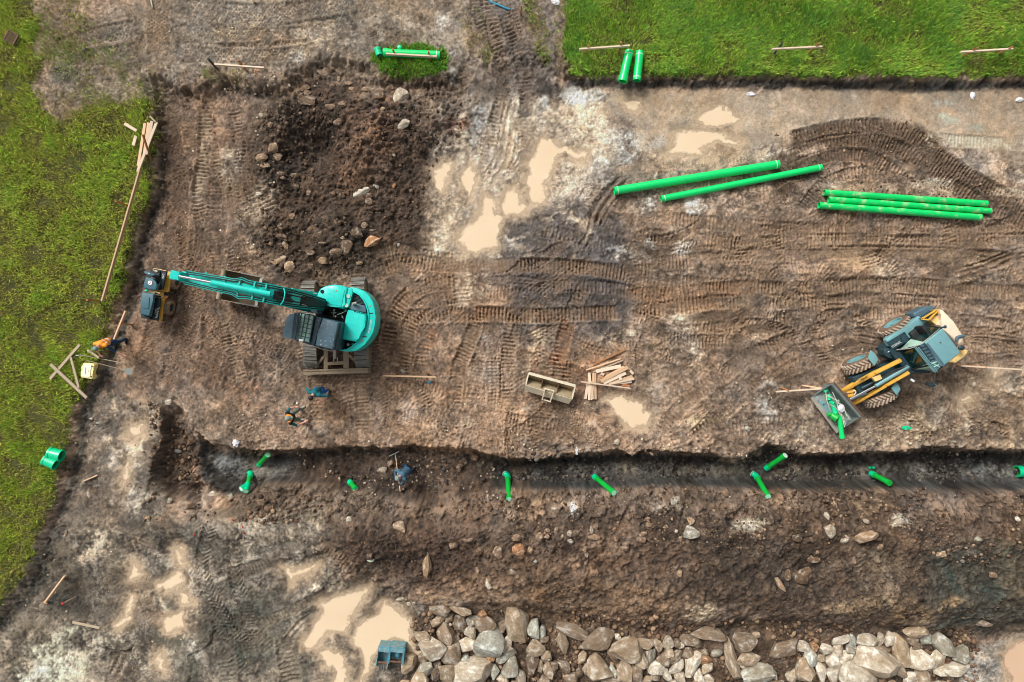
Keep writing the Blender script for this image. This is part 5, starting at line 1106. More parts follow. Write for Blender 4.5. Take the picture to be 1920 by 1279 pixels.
# ================================================================== EXCAVATOR
def zp(x0, y0, s):                       # outlines noted on an enlarged crop of the photo
    return lambda *pts: [(x0 + a / s, y0 + b / s) for a, b in pts]
def build_excavator():
    e = zp(500, 500, 7.99)
    root = thing('excavator', W(625, 605, 0.0), 'turquoise tracked excavator with caged dark cab and dozer blade', 'excavator')
    B = lambda: MB()
    # ---- running gear
    for (ax, ay), (bx, by) in (((575.5, 527), (581, 688)), ((669, 521), (677.5, 688))):
        a = W(ax, ay, 0.76); b = W(bx, by, 0.76); a.z = b.z = 0.0
        d = (b - a); L = d.length; d.normalize(); s = Vector((-d.y, d.x, 0)); c = (a + b) / 2
        zg = -0.02
        r = 0.36; half = L / 2 - r; per = 4 * half + 2 * math.pi * r; n = 46
        mb = B()
        for k in range(n):
            q = per * k / n
            if q < 2 * half: u, z, t = -half + q, 2 * r, 0.0
            elif q < 2 * half + math.pi * r:
                t = (q - 2 * half) / r; u, z = half + r * math.sin(t), r + r * math.cos(t)
            elif q < 4 * half + math.pi * r: u, z, t = half - (q - 2 * half - math.pi * r), 0.0, math.pi
            else:
                t = math.pi + (q - 4 * half - math.pi * r) / r; u, z = -half + r * math.sin(t), r + r * math.cos(t)
            x = d * math.cos(t) - Vector((0, 0, 1)) * math.sin(t); nn = d * math.sin(t) + Vector((0, 0, 1)) * math.cos(t)
            rot = Matrix((x, s, nn)).transposed()
            p = c + d * u + Vector((0, 0, z + zg + 0.02))
            mb.box(p, (per / n * 0.72, 0.50, 0.04), rot)
            for o in (-0.055, 0.0, 0.055): mb.box(p + x * o + nn * 0.028, (0.016, 0.49, 0.03), rot)
        tr = mb.build('track', 'track', root, False)
        fr = B(); fr.beam(c - d * half + Vector((0, 0, 0.36)), c + d * half + Vector((0, 0, 0.36)), 0.22, 0.40)
        fr.build('track_frame', 'muddy', tr, False)
        for u in (-half, half): MB().cyl(c + d * u + s * -0.2 + Vector((0, 0, 0.38)), c + d * u + s * 0.2 + Vector((0, 0, 0.38)), 0.31, n=18).build('sprocket', 'muddy', tr)
    B().prism(pw([(590, 575), (660, 575), (662, 650), (592, 650)], 0.8), 0.35, 0.95).build('undercarriage', 'muddy', root, False)
    # ---- dozer blade
    bl = B(); p0 = W(571, 695, 0.45); p1 = W(691, 691, 0.45)
    t_ = (p1 - p0).normalized(); nrm = Vector((t_.y, -t_.x, 0))
    bl.box((p0 + p1) / 2 + Vector((0, 0, -0.12)), ((p1 - p0).length, 0.06, 0.56), Matrix((t_, Vector((-t_.y, t_.x, 0)), Vector((0, 0, 1)))).transposed(), 0.01)
    bl.beam(p0 + nrm * 0.09 + Vector((0, 0, 0.10)), p1 + nrm * 0.09 + Vector((0, 0, 0.10)), 0.12, 0.05)
    bl.beam(p0 + nrm * 0.12 + Vector((0, 0, -0.36)), p1 + nrm * 0.12 + Vector((0, 0, -0.36)), 0.16, 0.06)
    blade = bl.build('dozer_blade', 'muddy', root, False)
    for (ax, ay, bx, by, w_) in ((612, 650, 612, 691, 0.15), (650, 650, 650, 690, 0.2)):
        B().beam(W(ax, ay, 0.55), W(bx, by, 0.40), w_, 0.2, bev=0.01).build('blade_arm', 'muddy', blade, False)
    for (ax, ay, bx, by) in ((608, 668, 592, 688), (654, 665, 676, 686)):
        B().beam(W(ax, ay, 0.55), W(bx, by, 0.45), 0.09, 0.12).build('blade_brace', 'muddy', blade, False)
    B().beam(W(614, 682, 0.5), W(648, 680, 0.5), 0.12, 0.1).build('cross_tube', 'muddy', blade, False)
    cy = B(); cy.cyl(W(628, 655, 0.62), W(628, 672, 0.55), 0.06); cy.cyl(W(626, 670, 0.55), W(626, 681, 0.5), 0.02); cy.cyl(W(633, 670, 0.55), W(633, 681, 0.5), 0.02)
    cy.build('blade_cylinder', 'steel', blade)
    # ---- upper structure
    B().prism(pw([(591, 566), (597, 548), (610, 537), (625, 534), (655, 539), (687, 550), (702, 580), (703, 606), (690, 637), (667, 656), (640, 657), (590, 640), (588, 600)], 1.5), 0.98, 1.32).build('platform', 'black', root, False)
    B().prism(pw(e((735, 522), (748, 440), (775, 370), (810, 325), (880, 288), (1000, 266), (1110, 280), (1210, 308), (1196, 420), (1152, 560), (1158, 640), (950, 600), (740, 545)), 2.0), 1.32, 2.0, 0.06).build('side_hood', 'teal', root)
    B().prism(pw(e((905, 320), (1165, 355), (1120, 600), (890, 545)), 2.02), 1.9, 2.02, 0.012).build('hood_lid', 'teal', root)
    st = B().prism(pw(e((1205, 315), (1275, 320), (1290, 400), (1262, 480), (1232, 612), (1165, 605), (1162, 560), (1198, 420)), 1.93), 1.32, 1.93, 0.02).build('step_box', 'teal', root)
    for q in ((1225, 445), (1195, 582)):
        x, y = e(q)[0]; B().cyl(W(x, y, 1.92), W(x, y, 1.97), 0.075, 0.065, 20).build('filler_cap', 'glass', st)
    x, y = e((832, 372))[0]; B().cyl(W(x, y, 1.98), W(x, y, 2.03), 0.065, n=18).build('tank_cap', 'black', root)
    cw_o = e((1240, 312), (1300, 310), (1380, 330), (1460, 368), (1530, 430), (1590, 525), (1622, 640), (1632, 760), (1625, 870), (1595, 985), (1540, 1085), (1470, 1165), (1400, 1225), (1325, 1268), (1210, 1276), (1095, 1262))
    cw_i = e((1105, 1243), (1195, 1246), (1270, 1205), (1350, 1140), (1420, 1050), (1478, 960), (1512, 860), (1525, 760), (1520, 670), (1490, 570), (1445, 490), (1390, 425), (1310, 380), (1250, 360))
    cw = B().prism(pw(cw_o, 1.9) + pw(cw_i, 1.9), 1.0, 1.9, 0.05).build('counterweight', 'teal', root)
    lip = B()
    P_ = [W(x, y, 1.93) for x, y in cw_i[1:-1]]; lip.tube(P_, 0.025, 8); lip.build('counterweight_lip', 'teal', cw)
    for q in ((1560, 700), (1470, 1050)):
        x, y = e(q)[0]; B().box(W(x, y, 1.905), (0.16, 0.03, 0.02)).build('seam', 'black', cw, False)
    for q, par_z in (((1545, 590), 1.905), ((1430, 1112), 1.905), ((1040, 362), 2.025), ((1180, 505), 1.94)):
        x, y = e(q)[0]; B().box(W(x, y, par_z), (0.07, 0.035, 0.012), Euler((0, 0, 0.4)).to_matrix()).build('warning_sticker', 'orange', root, False)
    # maker's name along the counterweight's outer edge, letter by letter round the curve
    word = 'KOBELCO'
    for i, chh in enumerate(word):
        t = i / (len(word) - 1)
        x0_, y0_ = e((1535 + 42 * t - 8 * t * t, 985 - 175 * t))[0]
        dv = Vector((0.30 - 0.2 * t, 1.0, 0)).normalized()
        text('letter', chh, 0.10, 'white', W(x0_, y0_, 1.912), dv, Vector((-dv.y, dv.x, 0)), cw, 0.003)
    B().prism(pw(e((1215, 645), (1350, 668), (1482, 702), (1492, 800), (1470, 900), (1430, 1000), (1380, 1075), (1335, 1128), (1112, 1085), (1140, 980), (1168, 860), (1190, 740)), 2.08), 1.32, 2.08, 0.05).build('engine_hood', 'teal', root)
    gr = B().prism(pw(e((1290, 405), (1385, 440), (1445, 500), (1480, 580), (1262, 530)), 1.72), 1.32, 1.72).build('grille', 'black', root, False)
    for k in range(6):
        (x0_, y0_), (x1_, y1_) = e((1285 - 3 * k, 425 + 22 * k), (1390 + 16 * k, 452 + 22 * k))
        B().beam(W(x0_, y0_, 1.75), W(x1_, y1_, 1.75), 0.02, 0.03).build('slat', 'slate_dk', gr, False)
    B().prism(pw(e((1262, 535), (1482, 585), (1490, 690), (1235, 640)), 1.86), 1.32, 1.86, 0.02).build('service_panel', 'slate', root)
    ex = B(); x, y = e((1300, 555))[0]; ex.cyl(W(x, y, 1.8), W(x, y, 2.0), 0.05); ex.tube([W(x, y, 1.98), W(x + 3, y - 1, 2.06), W(x + 6, y - 1, 2.08)], 0.045, 10); ex.build('exhaust', 'steel', root)
    for k in range(5):
        (x0_, y0_) = e((1322 + 34 * k, 672 + 8 * k))[0]; B().box(W(x0_, y0_, 2.09), (0.05, 0.03, 0.015)).build('hinge', 'black', root, False)
    bay = B().prism(pw(e((1110, 1090), (1340, 1140), (1270, 1205), (1200, 1240), (1100, 1230)), 1.6), 1.32, 1.5).build('battery_bay', 'black', root, False)
    for q, m_, r_ in (((1160, 1150), 'slate', 0.04), ((1220, 1170), 'white', 0.05), ((1290, 1165), 'teal', 0.045)):
        x, y = e(q)[0]; B().cyl(W(x, y, 1.45), W(x, y, 1.66), r_, n=12).build('bottle', m_, bay)
    # swing motor, hoses in the open bay behind the boom
    hz = B(); rr = random.Random(5)
    for k in range(16):
        (x0_, y0_), (x1_, y1_), (x2_, y2_) = e((830 + rr.uniform(0, 60), 600 + rr.uniform(0, 130)), (960 + rr.uniform(-40, 60), 660 + rr.uniform(-50, 80)), (1120 + rr.uniform(-40, 60), 690 + rr.uniform(-40, 90)))
        hz.tube([W(x0_, y0_, 1.55), W(x1_, y1_, 1.6 + rr.uniform(0, 0.15)), W(x2_, y2_, 1.5)], 0.02, 6)
    hz.build('hoses', 'rubber', root)
    hv = B()
    for q, q2 in (((965, 690), (1040, 690)), ((1010, 650), (1000, 750)), ((1060, 720), (1190, 660)), ((1130, 740), (1150, 780))):
        (x0_, y0_), (x1_, y1_) = e(q, q2); hv.tube([W(x0_, y0_, 1.72), W((x0_ + x1_) / 2, (y0_ + y1_) / 2 + 1, 1.78), W(x1_, y1_, 1.72)], 0.018, 6)
    for q in ((1010, 650), (1030, 745), (1185, 660)):
        x, y = e(q)[0]; hv.cyl(W(x, y, 1.6), W(x, y, 1.78), 0.035, n=10)
    hv.build('valve_block', 'steel', root)
    sb = B().prism(pw(e((625, 520), (740, 520), (830, 560), (815, 720), (735, 700), (620, 680)), 1.95), 1.32, 1.95, 0.02).build('swing_bracket', 'slate_dk', root)
    x, y = e((795, 672))[0]; B().cyl(W(x, y, 1.95), W(x, y, 1.99), 0.085, n=20).build('pivot_cover', 'slate_dk', sb)
    (x0_, y0_) = e((680, 590))[0]; B().box(W(x0_, y0_, 1.965), (0.09, 0.13, 0.02)).build('sticker', 'white', sb, False)
    mr = B(); (a, b_), (c_, d_) = e((575, 395), (760, 402)); mr.tube([W(a, b_, 2.0), W(c_, d_, 1.95)], 0.014, 8); mr.build('mirror_arm', 'chrome', root)
    B().ball(W(a, b_, 2.0), 0.06, (1, 1, 0.5), 10).build('work_lamp', 'fitting', root)
    # ---- cab
    cab = B().prism(pw(e((470, 690), (850, 765), (1130, 835), (1075, 1255), (720, 1185), (420, 1100)), 2.5), 1.32, 2.62, 0.03, None).build('cab', 'slate_dk', root)
    B().prism(pw(e((832, 768), (1075, 838), (985, 1248), (722, 1182), (755, 1010)), 2.82), 2.5, 2.80, 0.05).build('cab_roof', 'slate', cab)
    B().prism(pw(e((735, 745), (830, 768), (750, 1010), (715, 1180), (650, 1165), (700, 960)), 2.78), 2.5, 2.76, 0.02).build('roof_bar', 'slate_dk', cab)
    gl = B().sheet([W(*e((500, 700))[0], 2.62), W(*e((715, 740))[0], 2.74), W(*e((640, 1130))[0], 2.74), W(*e((425, 1085))[0], 2.62)], 0.02).build('roof_window', 'glass', cab, False)
    A0, A1, A2, A3 = [Vector(W(*e(q)[0], 2.85)) for q in ((490, 690), (715, 738), (640, 1140), (415, 1090))]
    lerp = lambda a, b, t: a + (b - a) * t
    for i, t in enumerate((0.0, 0.14, 0.40, 0.66, 0.98)):
        B().beam(lerp(A0, A1, t), lerp(A3, A2, t), 0.028 if i else 0.05, 0.05).build('guard_bar', 'slate_dk', cab, False)
    for t in (0.0, 0.17, 0.34, 0.5, 0.67, 0.83, 1.0):
        B().beam(lerp(A0, A3, t), lerp(A1, A2, t), 0.020, 0.04).build('guard_bar', 'slate_dk', cab, False)
    B().sheet([W(*e((470, 690))[0], 2.78), W(*e((345, 712))[0], 2.66), W(*e((290, 800))[0], 2.62), W(*e((235, 1055))[0], 2.60), W(*e((425, 1085))[0], 2.78)], 0.025).build('visor', 'slate', cab, False)
    B().beam(W(*e((450, 690))[0], 2.76), W(*e((400, 1085))[0], 2.76), 0.14, 0.05).build('visor_hinge', 'slate_dk', cab, False)
    B().box(W(*e((515, 1103))[0], 2.86), (0.13, 0.08, 0.05)).build('cab_lamp', 'white', cab, False)
    B().sheet([W(*e((1098, 850))[0], 2.45), W(*e((1120, 850))[0], 1.7), W(*e((1068, 1210))[0], 1.7), W(*e((1040, 1220))[0], 2.45)], 0.02).build('rear_window', 'glass_dk', cab, False)
    rl = B(); rl.tube([W(*e((720, 1200))[0], 2.55), W(*e((860, 1240))[0], 2.5), W(*e((1000, 1265))[0], 2.4)], 0.02, 8); rl.build('handrail', 'steel', cab)
    rs = random.Random(2)
    ch = B()
    for k in range(26):
        (x0_, y0_) = e((rs.uniform(770, 1010), rs.uniform(800, 1210)))[0]
        ch.box(W(x0_, y0_, 2.815), (rs.uniform(0.01, 0.04), rs.uniform(0.008, 0.02), 0.012), Euler((0, 0, rs.uniform(0, 3))).to_matrix())
    put(ch.build('paint_chips', 'white', cab, False), kind='stuff')
    # ---- boom, arm and bucket
    F = W(612, 572, 1.9); ang = math.radians(168.9)
    du = Vector((math.cos(ang), math.sin(ang), 0)); dl = Vector((-du.y, du.x, 0))
    U = lambda u, l, z: Vector((F.x, F.y, 0)) + du * u + dl * l + Vector((0, 0, z))
    def slab(prof, w):
        mb = B(); n = len(prof); b = bmesh.new()
        lo = [b.verts.new(U(u, -w / 2, z)) for u, z in prof]; hi = [b.verts.new(U(u, w / 2, z)) for u, z in prof]
        b.faces.new(lo); b.faces.new(hi[::-1])
        for i in range(n): b.faces.new((lo[i], hi[i], hi[(i + 1) % n], lo[(i + 1) % n]))
        bmesh.ops.bevel(b, geom=b.edges[:], offset=0.02, segments=2, affect='EDGES', clamp_overlap=True)
        mb.merge(b, Matrix.Identity(4)); return mb
    boom = slab([(0.62, 2.85), (1.15, 3.62), (2.2, 4.02), (3.72, 4.30), (3.9, 4.45), (3.75, 4.66), (2.1, 4.60), (0.95, 4.38), (0.55, 4.05), (0.38, 3.6)], 0.34).build('boom', 'teal', root)
    slab([(-0.15, 1.55), (0.18, 1.55), (0.5, 2.4), (0.72, 3.0), (0.40, 3.55), (0.15, 3.0)], 0.26).build('boom_foot', 'black', boom)
    slab([(0.62, 4.02), (0.95, 4.41), (1.35, 4.50), (1.3, 3.9), (0.95, 3.5)], 0.44).build('boom_bracket', 'teal_dk', boom)
    mb = B(); mb.cyl(U(1.0, 0, 4.62), U(2.75, 0, 4.86), 0.085, n=18); mb.build('arm_cylinder', 'teal', boom)
    B().cyl(U(2.75, 0, 4.86), U(3.72, 0, 4.98), 0.042, n=14).build('arm_cylinder_rod', 'chrome', boom)
    for s in (-1, 1):
        mb = B(); mb.cyl(U(0.35, 0.30 * s, 1.55), U(1.0, 0.26 * s, 2.75), 0.075, n=14); mb.build('boom_cylinder', 'teal_dk', root)
        B().cyl(U(1.0, 0.26 * s, 2.75), U(1.55, 0.24 * s, 3.75), 0.04, n=12).build('boom_cylinder_rod', 'chrome', root)
        for k in range(4):
            o = 0.03 * k
            path = [(0.0, 0.10 + o, 2.1), (0.3, 0.16 + o, 3.3), (0.6, 0.19 + o, 4.15), (1.0, 0.20 + o, 4.44 + o * 0.3), (1.75, 0.19 + o, 4.58), (1.95, 0.24 + o, 4.62), (2.15, 0.17 + o * 0.8, 4.66), (2.7, 0.16 + o * 0.8, 4.72), (3.2, 0.13 + o * 0.9, 4.8), (3.55, 0.11 + o, 4.88)]
            B().tube([U(u, l * s, z) for u, l, z in path], 0.016, 6).build('hose', 'rubber' if k % 2 == 0 else 'teal_dk', boom)
        B().tube([U(u, l * s, z) for u, l, z in [(0.05, 0.06, 2.4), (0.4, 0.09, 3.7), (0.62, 0.1, 4.2), (0.9, 0.12, 4.46)]], 0.02, 6).build('hose', 'rubber', boom)
        for u in (1.2, 1.55, 2.0, 2.45, 3.0):
            B().box(U(u, 0.2 * s, 4.53 + 0.1 * (u - 1.2)), (0.05, 0.16, 0.06), Euler((0, 0, ang)).to_matrix()).build('hose_clamp', 'teal_dk', boom, False)
    mb = B(); mb.tube([U(0.72, -0.26, 4.36), U(0.64, -0.14, 4.42), U(0.62, 0.0, 4.44), U(0.64, 0.14, 4.42), U(0.72, 0.26, 4.36)], 0.02, 8); mb.build('boom_hoop', 'teal', boom)
    tang = B(); ra = random.Random(8)
    for k in range(22):
        u0 = ra.uniform(-0.1, 0.2); l0 = ra.uniform(-0.16, 0.16)
        tang.tube([U(u0, l0, 1.9 + u0), U(0.3 + ra.uniform(-.05, .1), l0 + ra.uniform(-.05, .05), 3.0), U(0.62 + ra.uniform(-.05, .1), l0 + ra.uniform(-.06, .06), 4.2), U(0.95, l0 * 0.8, 4.48)], 0.014, 5)
    tang.build('hose_bundle', 'rubber', boom)
    arm = slab([(3.66, 5.02), (3.92, 5.06), (4.1, 4.7), (4.06, 3.6), (3.95, 2.2), (3.84, 1.05), (3.62, 1.05), (3.58, 2.4), (3.52, 3.8), (3.55, 4.6)], 0.27).build('arm', 'teal', root)
    mb = B(); mb.cyl(U(4.18, 0, 4.3), U(4.16, 0, 2.9), 0.06, n=14); mb.build('bucket_cylinder', 'teal_dk', arm)
    B().cyl(U(4.16, 0, 2.9), U(4.12, 0, 1.7), 0.035, n=12).build('bucket_cylinder_rod', 'chrome', arm)
    lk = B(); lk.beam(U(4.12, 0, 1.7), U(3.92, 0, 0.95), 0.14, 0.08, up=tuple(dl)); lk.beam(U(4.12, 0, 1.7), U(3.8, 0, 1.5), 0.2, 0.07, up=tuple(dl)); lk.build('bucket_link', 'muddy', arm, False)
    # bucket: open shell, mouth up and towards the machine
    hw = 0.55; th = 0.025
    prof = [(3.05, 0.20), (3.3, 0.08), (3.8, 0.05), (4.15, 0.14), (4.33, 0.36), (4.32, 0.62), (4.18, 0.76)]
    sh = B()
    for i in range(len(prof) - 1):
        (u0, z0), (u1, z1) = prof[i], prof[i + 1]
        sh.sheet([U(u0, -hw, z0), U(u1, -hw, z1), U(u1, hw, z1), U(u0, hw, z0)], th)
    bk = sh.build('bucket', 'muddy', root, False)
    for s in (-1, 1):
        B().sheet([U(u, hw * s, z) for u, z in prof] + [U(3.6, hw * s, 0.72), U(2.95, hw * s, 0.42)], th).build('bucket_side', 'muddy', bk, False)
        B().beam(U(2.92, hw * s, 0.42), U(3.02, hw * s, 0.16), 0.05, 0.12).build('side_cutter', 'steel', bk, False)
        B().beam(U(2.95, hw * s, 0.44), U(3.6, hw * s, 0.745), 0.05, 0.04).build('side_rim', 'steel', bk, False)
    B().beam(U(2.95, -hw, 0.42), U(2.95, -hw + 0.26, 0.42), 0.1, 0.04).build('cutting_edge', 'steel', bk, False)
    B().beam(U(2.95, hw, 0.42), U(2.95, hw - 0.26, 0.42), 0.1, 0.04).build('cutting_edge', 'steel', bk, False)
    rim = B(); rim.cyl(U(4.22, -hw, 0.74), U(4.22, hw, 0.74), 0.09, n=14); rim.build('bucket_rim', 'muddy', bk)
    mb = B()
    for s in (-0.14, 0.14): mb.sheet([U(3.4, s, 0.5), U(3.55, s, 1.12), U(3.9, s, 1.12), U(4.2, s, 0.74)], 0.04)
    mb.build('bucket_ears', 'black', bk, False)
    return root
build_excavator()

# ================================================================== TRENCH ROLLER
def build_roller():
    r = zp(240, 490, 10.66)
    root = thing('trench_roller', W(300, 556, 0.0), 'small yellow articulated trench roller with two dark hoods beside the cut', 'roller')
    g0 = max(gz(*W(305, 530, 0)[:2]), gz(*W(300, 580, 0)[:2])) + 0.0
    def drum(cx, cy, px_r):
        a = W(px_r, cy, g0 + 0.27); ax = Vector((1, -0.19, 0)).normalized()
        b = a - ax * 0.86
        mb = MB()
        n = 26
        for (s0, s1) in ((0.0, 0.34), (0.52, 0.86)):
            mb.pipe(a - ax * s0, a - ax * s1, 0.26, 0.16, n)
            y = Vector((-ax.y, ax.x, 0)); z = Vector((0, 0, 1))
            for row in range(3):
                for k in range(11):
                    t = 2 * math.pi * (k + 0.5 * (row % 2)) / 11
                    nn = y * math.cos(t) + z * math.sin(t); c = a - ax * (s0 + 0.06 + 0.11 * row) + nn * 0.265
                    mb.box(c, (0.06, 0.07, 0.05), Matrix((ax, nn.cross(ax), nn)).transposed())
        d = mb.build('drum', 'drum', root, False)
        h = MB(); h.cyl(a - ax * 0.10, a - ax * 0.78, 0.15, n=20); h.build('hub', 'hood_dk', d)
        m2 = MB(); m2.cyl(a - ax * 0.02, a - ax * 0.12, 0.10, n=16); m2.build('hub_cover', 'slate_dk', d)
    drum(320, 529, 333.0); drum(312, 577, 322.5)
    zf = g0
    # lower half
    B = MB
    B().prism(pw(r((560, 690), (650, 735), (738, 712), (700, 860), (665, 1130), (640, 1205), (585, 1195), (440, 1165), (270, 1120)), zf + 0.60), zf + 0.50, zf + 0.60, 0.02).build('frame', 'yellow', root)
    B().prism(pw(r((520, 690), (648, 738), (590, 1190), (430, 1160), (258, 1120), (250, 1060), (440, 1090)), zf + 0.88), zf + 0.80, zf + 0.88, 0.02).build('side_cover', 'hood_dk', root)
    hd = B().prism(pw(r((258, 618), (500, 640), (528, 665), (500, 770), (438, 1102), (246, 1066), (248, 830)), zf + 1.16), zf + 1.02, zf + 1.16, 0.05).build('hood', 'hood', root)
    B().prism(pw(r((300, 690), (430, 720), (410, 960), (290, 930)), zf + 1.19), zf + 1.1, zf + 1.185, 0.02).build('hood_rib', 'hood', hd)
    B().prism(pw(r((245, 1075), (438, 1108), (430, 1165), (258, 1125)), zf + 1.0), zf + 0.9, zf + 1.0, 0.02).build('end_panel', 'hood_dk', root)
    B().prism(pw(r((270, 640), (470, 670), (400, 1080), (260, 1050)), zf + 1.0), zf + 0.3, zf + 1.03).build('engine_block', 'black', root, False)
    B().prism(pw(r((340, 330), (540, 370), (520, 560), (320, 520)), zf + 1.0), zf + 0.3, zf + 1.03).build('engine_block', 'black', root, False)
    # upper half
    B().prism(pw(r((520, 560), (690, 580), (775, 195), (866, 214), (805, 590), (790, 620), (560, 600)), zf + 0.60), zf + 0.50, zf + 0.60, 0.02).build('frame', 'yellow', root)
    B().prism(pw(r((480, 150), (775, 198), (690, 560), (560, 545), (600, 420), (530, 345)), zf + 0.88), zf + 0.80, zf + 0.88, 0.02).build('side_cover', 'hood_dk', root)
    h2 = B().prism(pw(r((350, 300), (525, 345), (535, 430), (600, 470), (558, 580), (440, 575), (298, 535), (310, 470)), zf + 1.16), zf + 1.02, zf + 1.16, 0.05).build('hood', 'hood', root)
    B().prism(pw(r((420, 150), (490, 150), (620, 190), (610, 345), (530, 340), (420, 290)), zf + 1.0), zf + 0.6, zf + 0.95, 0.01).build('control_well', 'black', root, False)
    br = B().prism(pw(r((318, 205), (350, 195), (528, 262), (520, 292), (420, 290), (322, 240)), zf + 1.22), zf + 0.9, zf + 1.22, 0.02).build('lifting_bracket', 'hood', root)
    B().cyl(W(*r((420, 243))[0], zf + 1.22), W(*r((420, 243))[0], zf + 1.25), 0.03, n=12).build('bolt', 'white', br)
    wi = B(); wi.tube([W(*q, zf + 0.97) for q in r((495, 160), (540, 148), (640, 165), (760, 190))], 0.012, 6); wi.tube([W(*q, zf + 0.98) for q in r((500, 150), (510, 175), (540, 200))], 0.012, 6); wi.build('cable', 'yellow_pale', root)
    pl = B(); pl.box(W(*r((565, 195))[0], zf + 0.98), (0.10, 0.06, 0.03), Euler((0, 0, -0.5)).to_matrix()); pl.build('plug', 'steel', root, False)
    # joint
    B().beam(W(*r((560, 620))[0], zf + 0.55), W(*r((830, 650))[0], zf + 0.5), 0.12, 0.12).build('joint_block', 'black', root, False)
    j = B(); j.cyl(W(*r((672, 655))[0], zf + 0.45), W(*r((672, 655))[0], zf + 0.72), 0.07, n=16); j.cyl(W(*r((700, 640))[0], zf + 0.45), W(*r((700, 640))[0], zf + 0.68), 0.04, n=12); j.build('joint_pin', 'yellow', root)
    B().tube([W(*q, zf + 1.0) for q in r((440, 600), (500, 590), (560, 610), (640, 640))], 0.03, 8).build('joint_hose', 'yellow_pale', root)
    B().ball(W(*r((370, 585))[0], zf + 1.05), 0.06, (1.2, 0.8, 0.7), 10).build('joint_cap', 'fitting', root)
    B().box(W(*r((768, 716))[0], zf + 0.64), (0.09, 0.08, 0.06), Euler((0, 0, -0.2)).to_matrix(), 0.01).build('beacon', 'orange', root)
    # round emblems: white disc with two red strokes
    for q in ((443, 430), (370, 755)):
        p = W(*r(q)[0], zf + 1.165)
        em = B().cyl(p, p + Vector((0, 0, 0.012)), 0.078, n=24).build('emblem', 'white', h2 if q[1] < 500 else hd)
        mk = B(); 
        for s in (-1, 1): mk.box(p + Vector((0.018 * s - 0.004, 0.022 * s, 0.014)), (0.03, 0.035, 0.004), Euler((0, 0, 0.3)).to_matrix())
        mk.build('emblem_mark', 'red', em, False)
    dv = Vector((0.21, 0.98, 0)); dn = Vector((-dv.y, dv.x, 0))
    text('lettering', 'HANTL', 0.125, 'white', W(*r((588, 1030))[0], zf + 0.885), dv, dn, root)
    dv2 = Vector((0.24, 0.97, 0)); dn2 = Vector((-dv2.y, dv2.x, 0))
    text('lettering', 'L/NI', 0.10, 'white', W(*r((700, 298))[0], zf + 0.885), -dv2, -dn2, root)
    for q, sx, sy, m_ in (((635, 448), 0.03, 0.07, 'steel'), ((535, 815), 0.03, 0.05, 'steel'), ((487, 1010), 0.035, 0.27, 'yellow'), ((548, 1000), 0.018, 0.20, 'yellow')):
        p = W(*r(q)[0], zf + 0.89); B().box(p, (sx, sy, 0.012), Euler((0, 0, -0.21)).to_matrix()).build('decal', m_, root, False)
build_roller()

# ================================================================== WHEEL LOADER
def wheel(parent, c, axis, R_, wd, grip=True):
    """tyre with lugs, rim set in"""
    ax = Vector(axis).normalized(); y = Vector((-ax.y, ax.x, 0)); z = Vector((0, 0, 1))
    prof = [(-wd / 2 + 0.02, R_ * 0.56), (-wd / 2, R_ * 0.72), (-wd / 2 + 0.02, R_ * 0.90), (-wd * 0.34, R_ * 0.97), (0, R_ * 0.98), (wd * 0.34, R_ * 0.97), (wd / 2 - 0.02, R_ * 0.90), (wd / 2, R_ * 0.72), (wd / 2 - 0.02, R_ * 0.56)]
    mb = MB(); n = 32; V = []; F_ = []
    for k in range(n):
        t = 2 * math.pi * k / n; d = y * math.cos(t) + z * math.sin(t)
        for a, r_ in prof: V.append(c + ax * a + d * r_)
    m_ = len(prof)
    for k in range(n):
        for i in range(m_ - 1):
            F_.append((k * m_ + i, k * m_ + i + 1, ((k + 1) % n) * m_ + i + 1, ((k + 1) % n) * m_ + i))
    mb._add(V, F_)
    ty = mb.build('wheel', 'tyre', parent)
    lg = MB()
    for k in range(24):
        for s in (-1, 1):
            t = 2 * math.pi * (k + (0.5 if s > 0 else 0)) / 24
            d = y * math.cos(t) + z * math.sin(t); tg = ax.cross(d)
            x = (ax * s * 0.75 + tg * 0.66).normalized()
            lg.box(c + ax * s * wd * 0.22 + d * R_ * 0.985, (wd * 0.5, 0.055, 0.05), Matrix((x, d.cross(x), d)).transposed(), 0.008)
    lg.build('tread', 'tread', ty)
    rm = MB(); rm.cyl(c - ax * wd * 0.30, c + ax * wd * 0.30, R_ * 0.56, n=28)
    rm.cyl(c - ax * wd * 0.42, c + ax * wd * 0.42, R_ * 0.2, n=16)
    rm.pipe(c - ax * wd * 0.46, c + ax * wd * 0.46, R_ * 0.58, R_ * 0.50, 28)
    rm.build('rim', 'grey_blue', ty)
    return ty
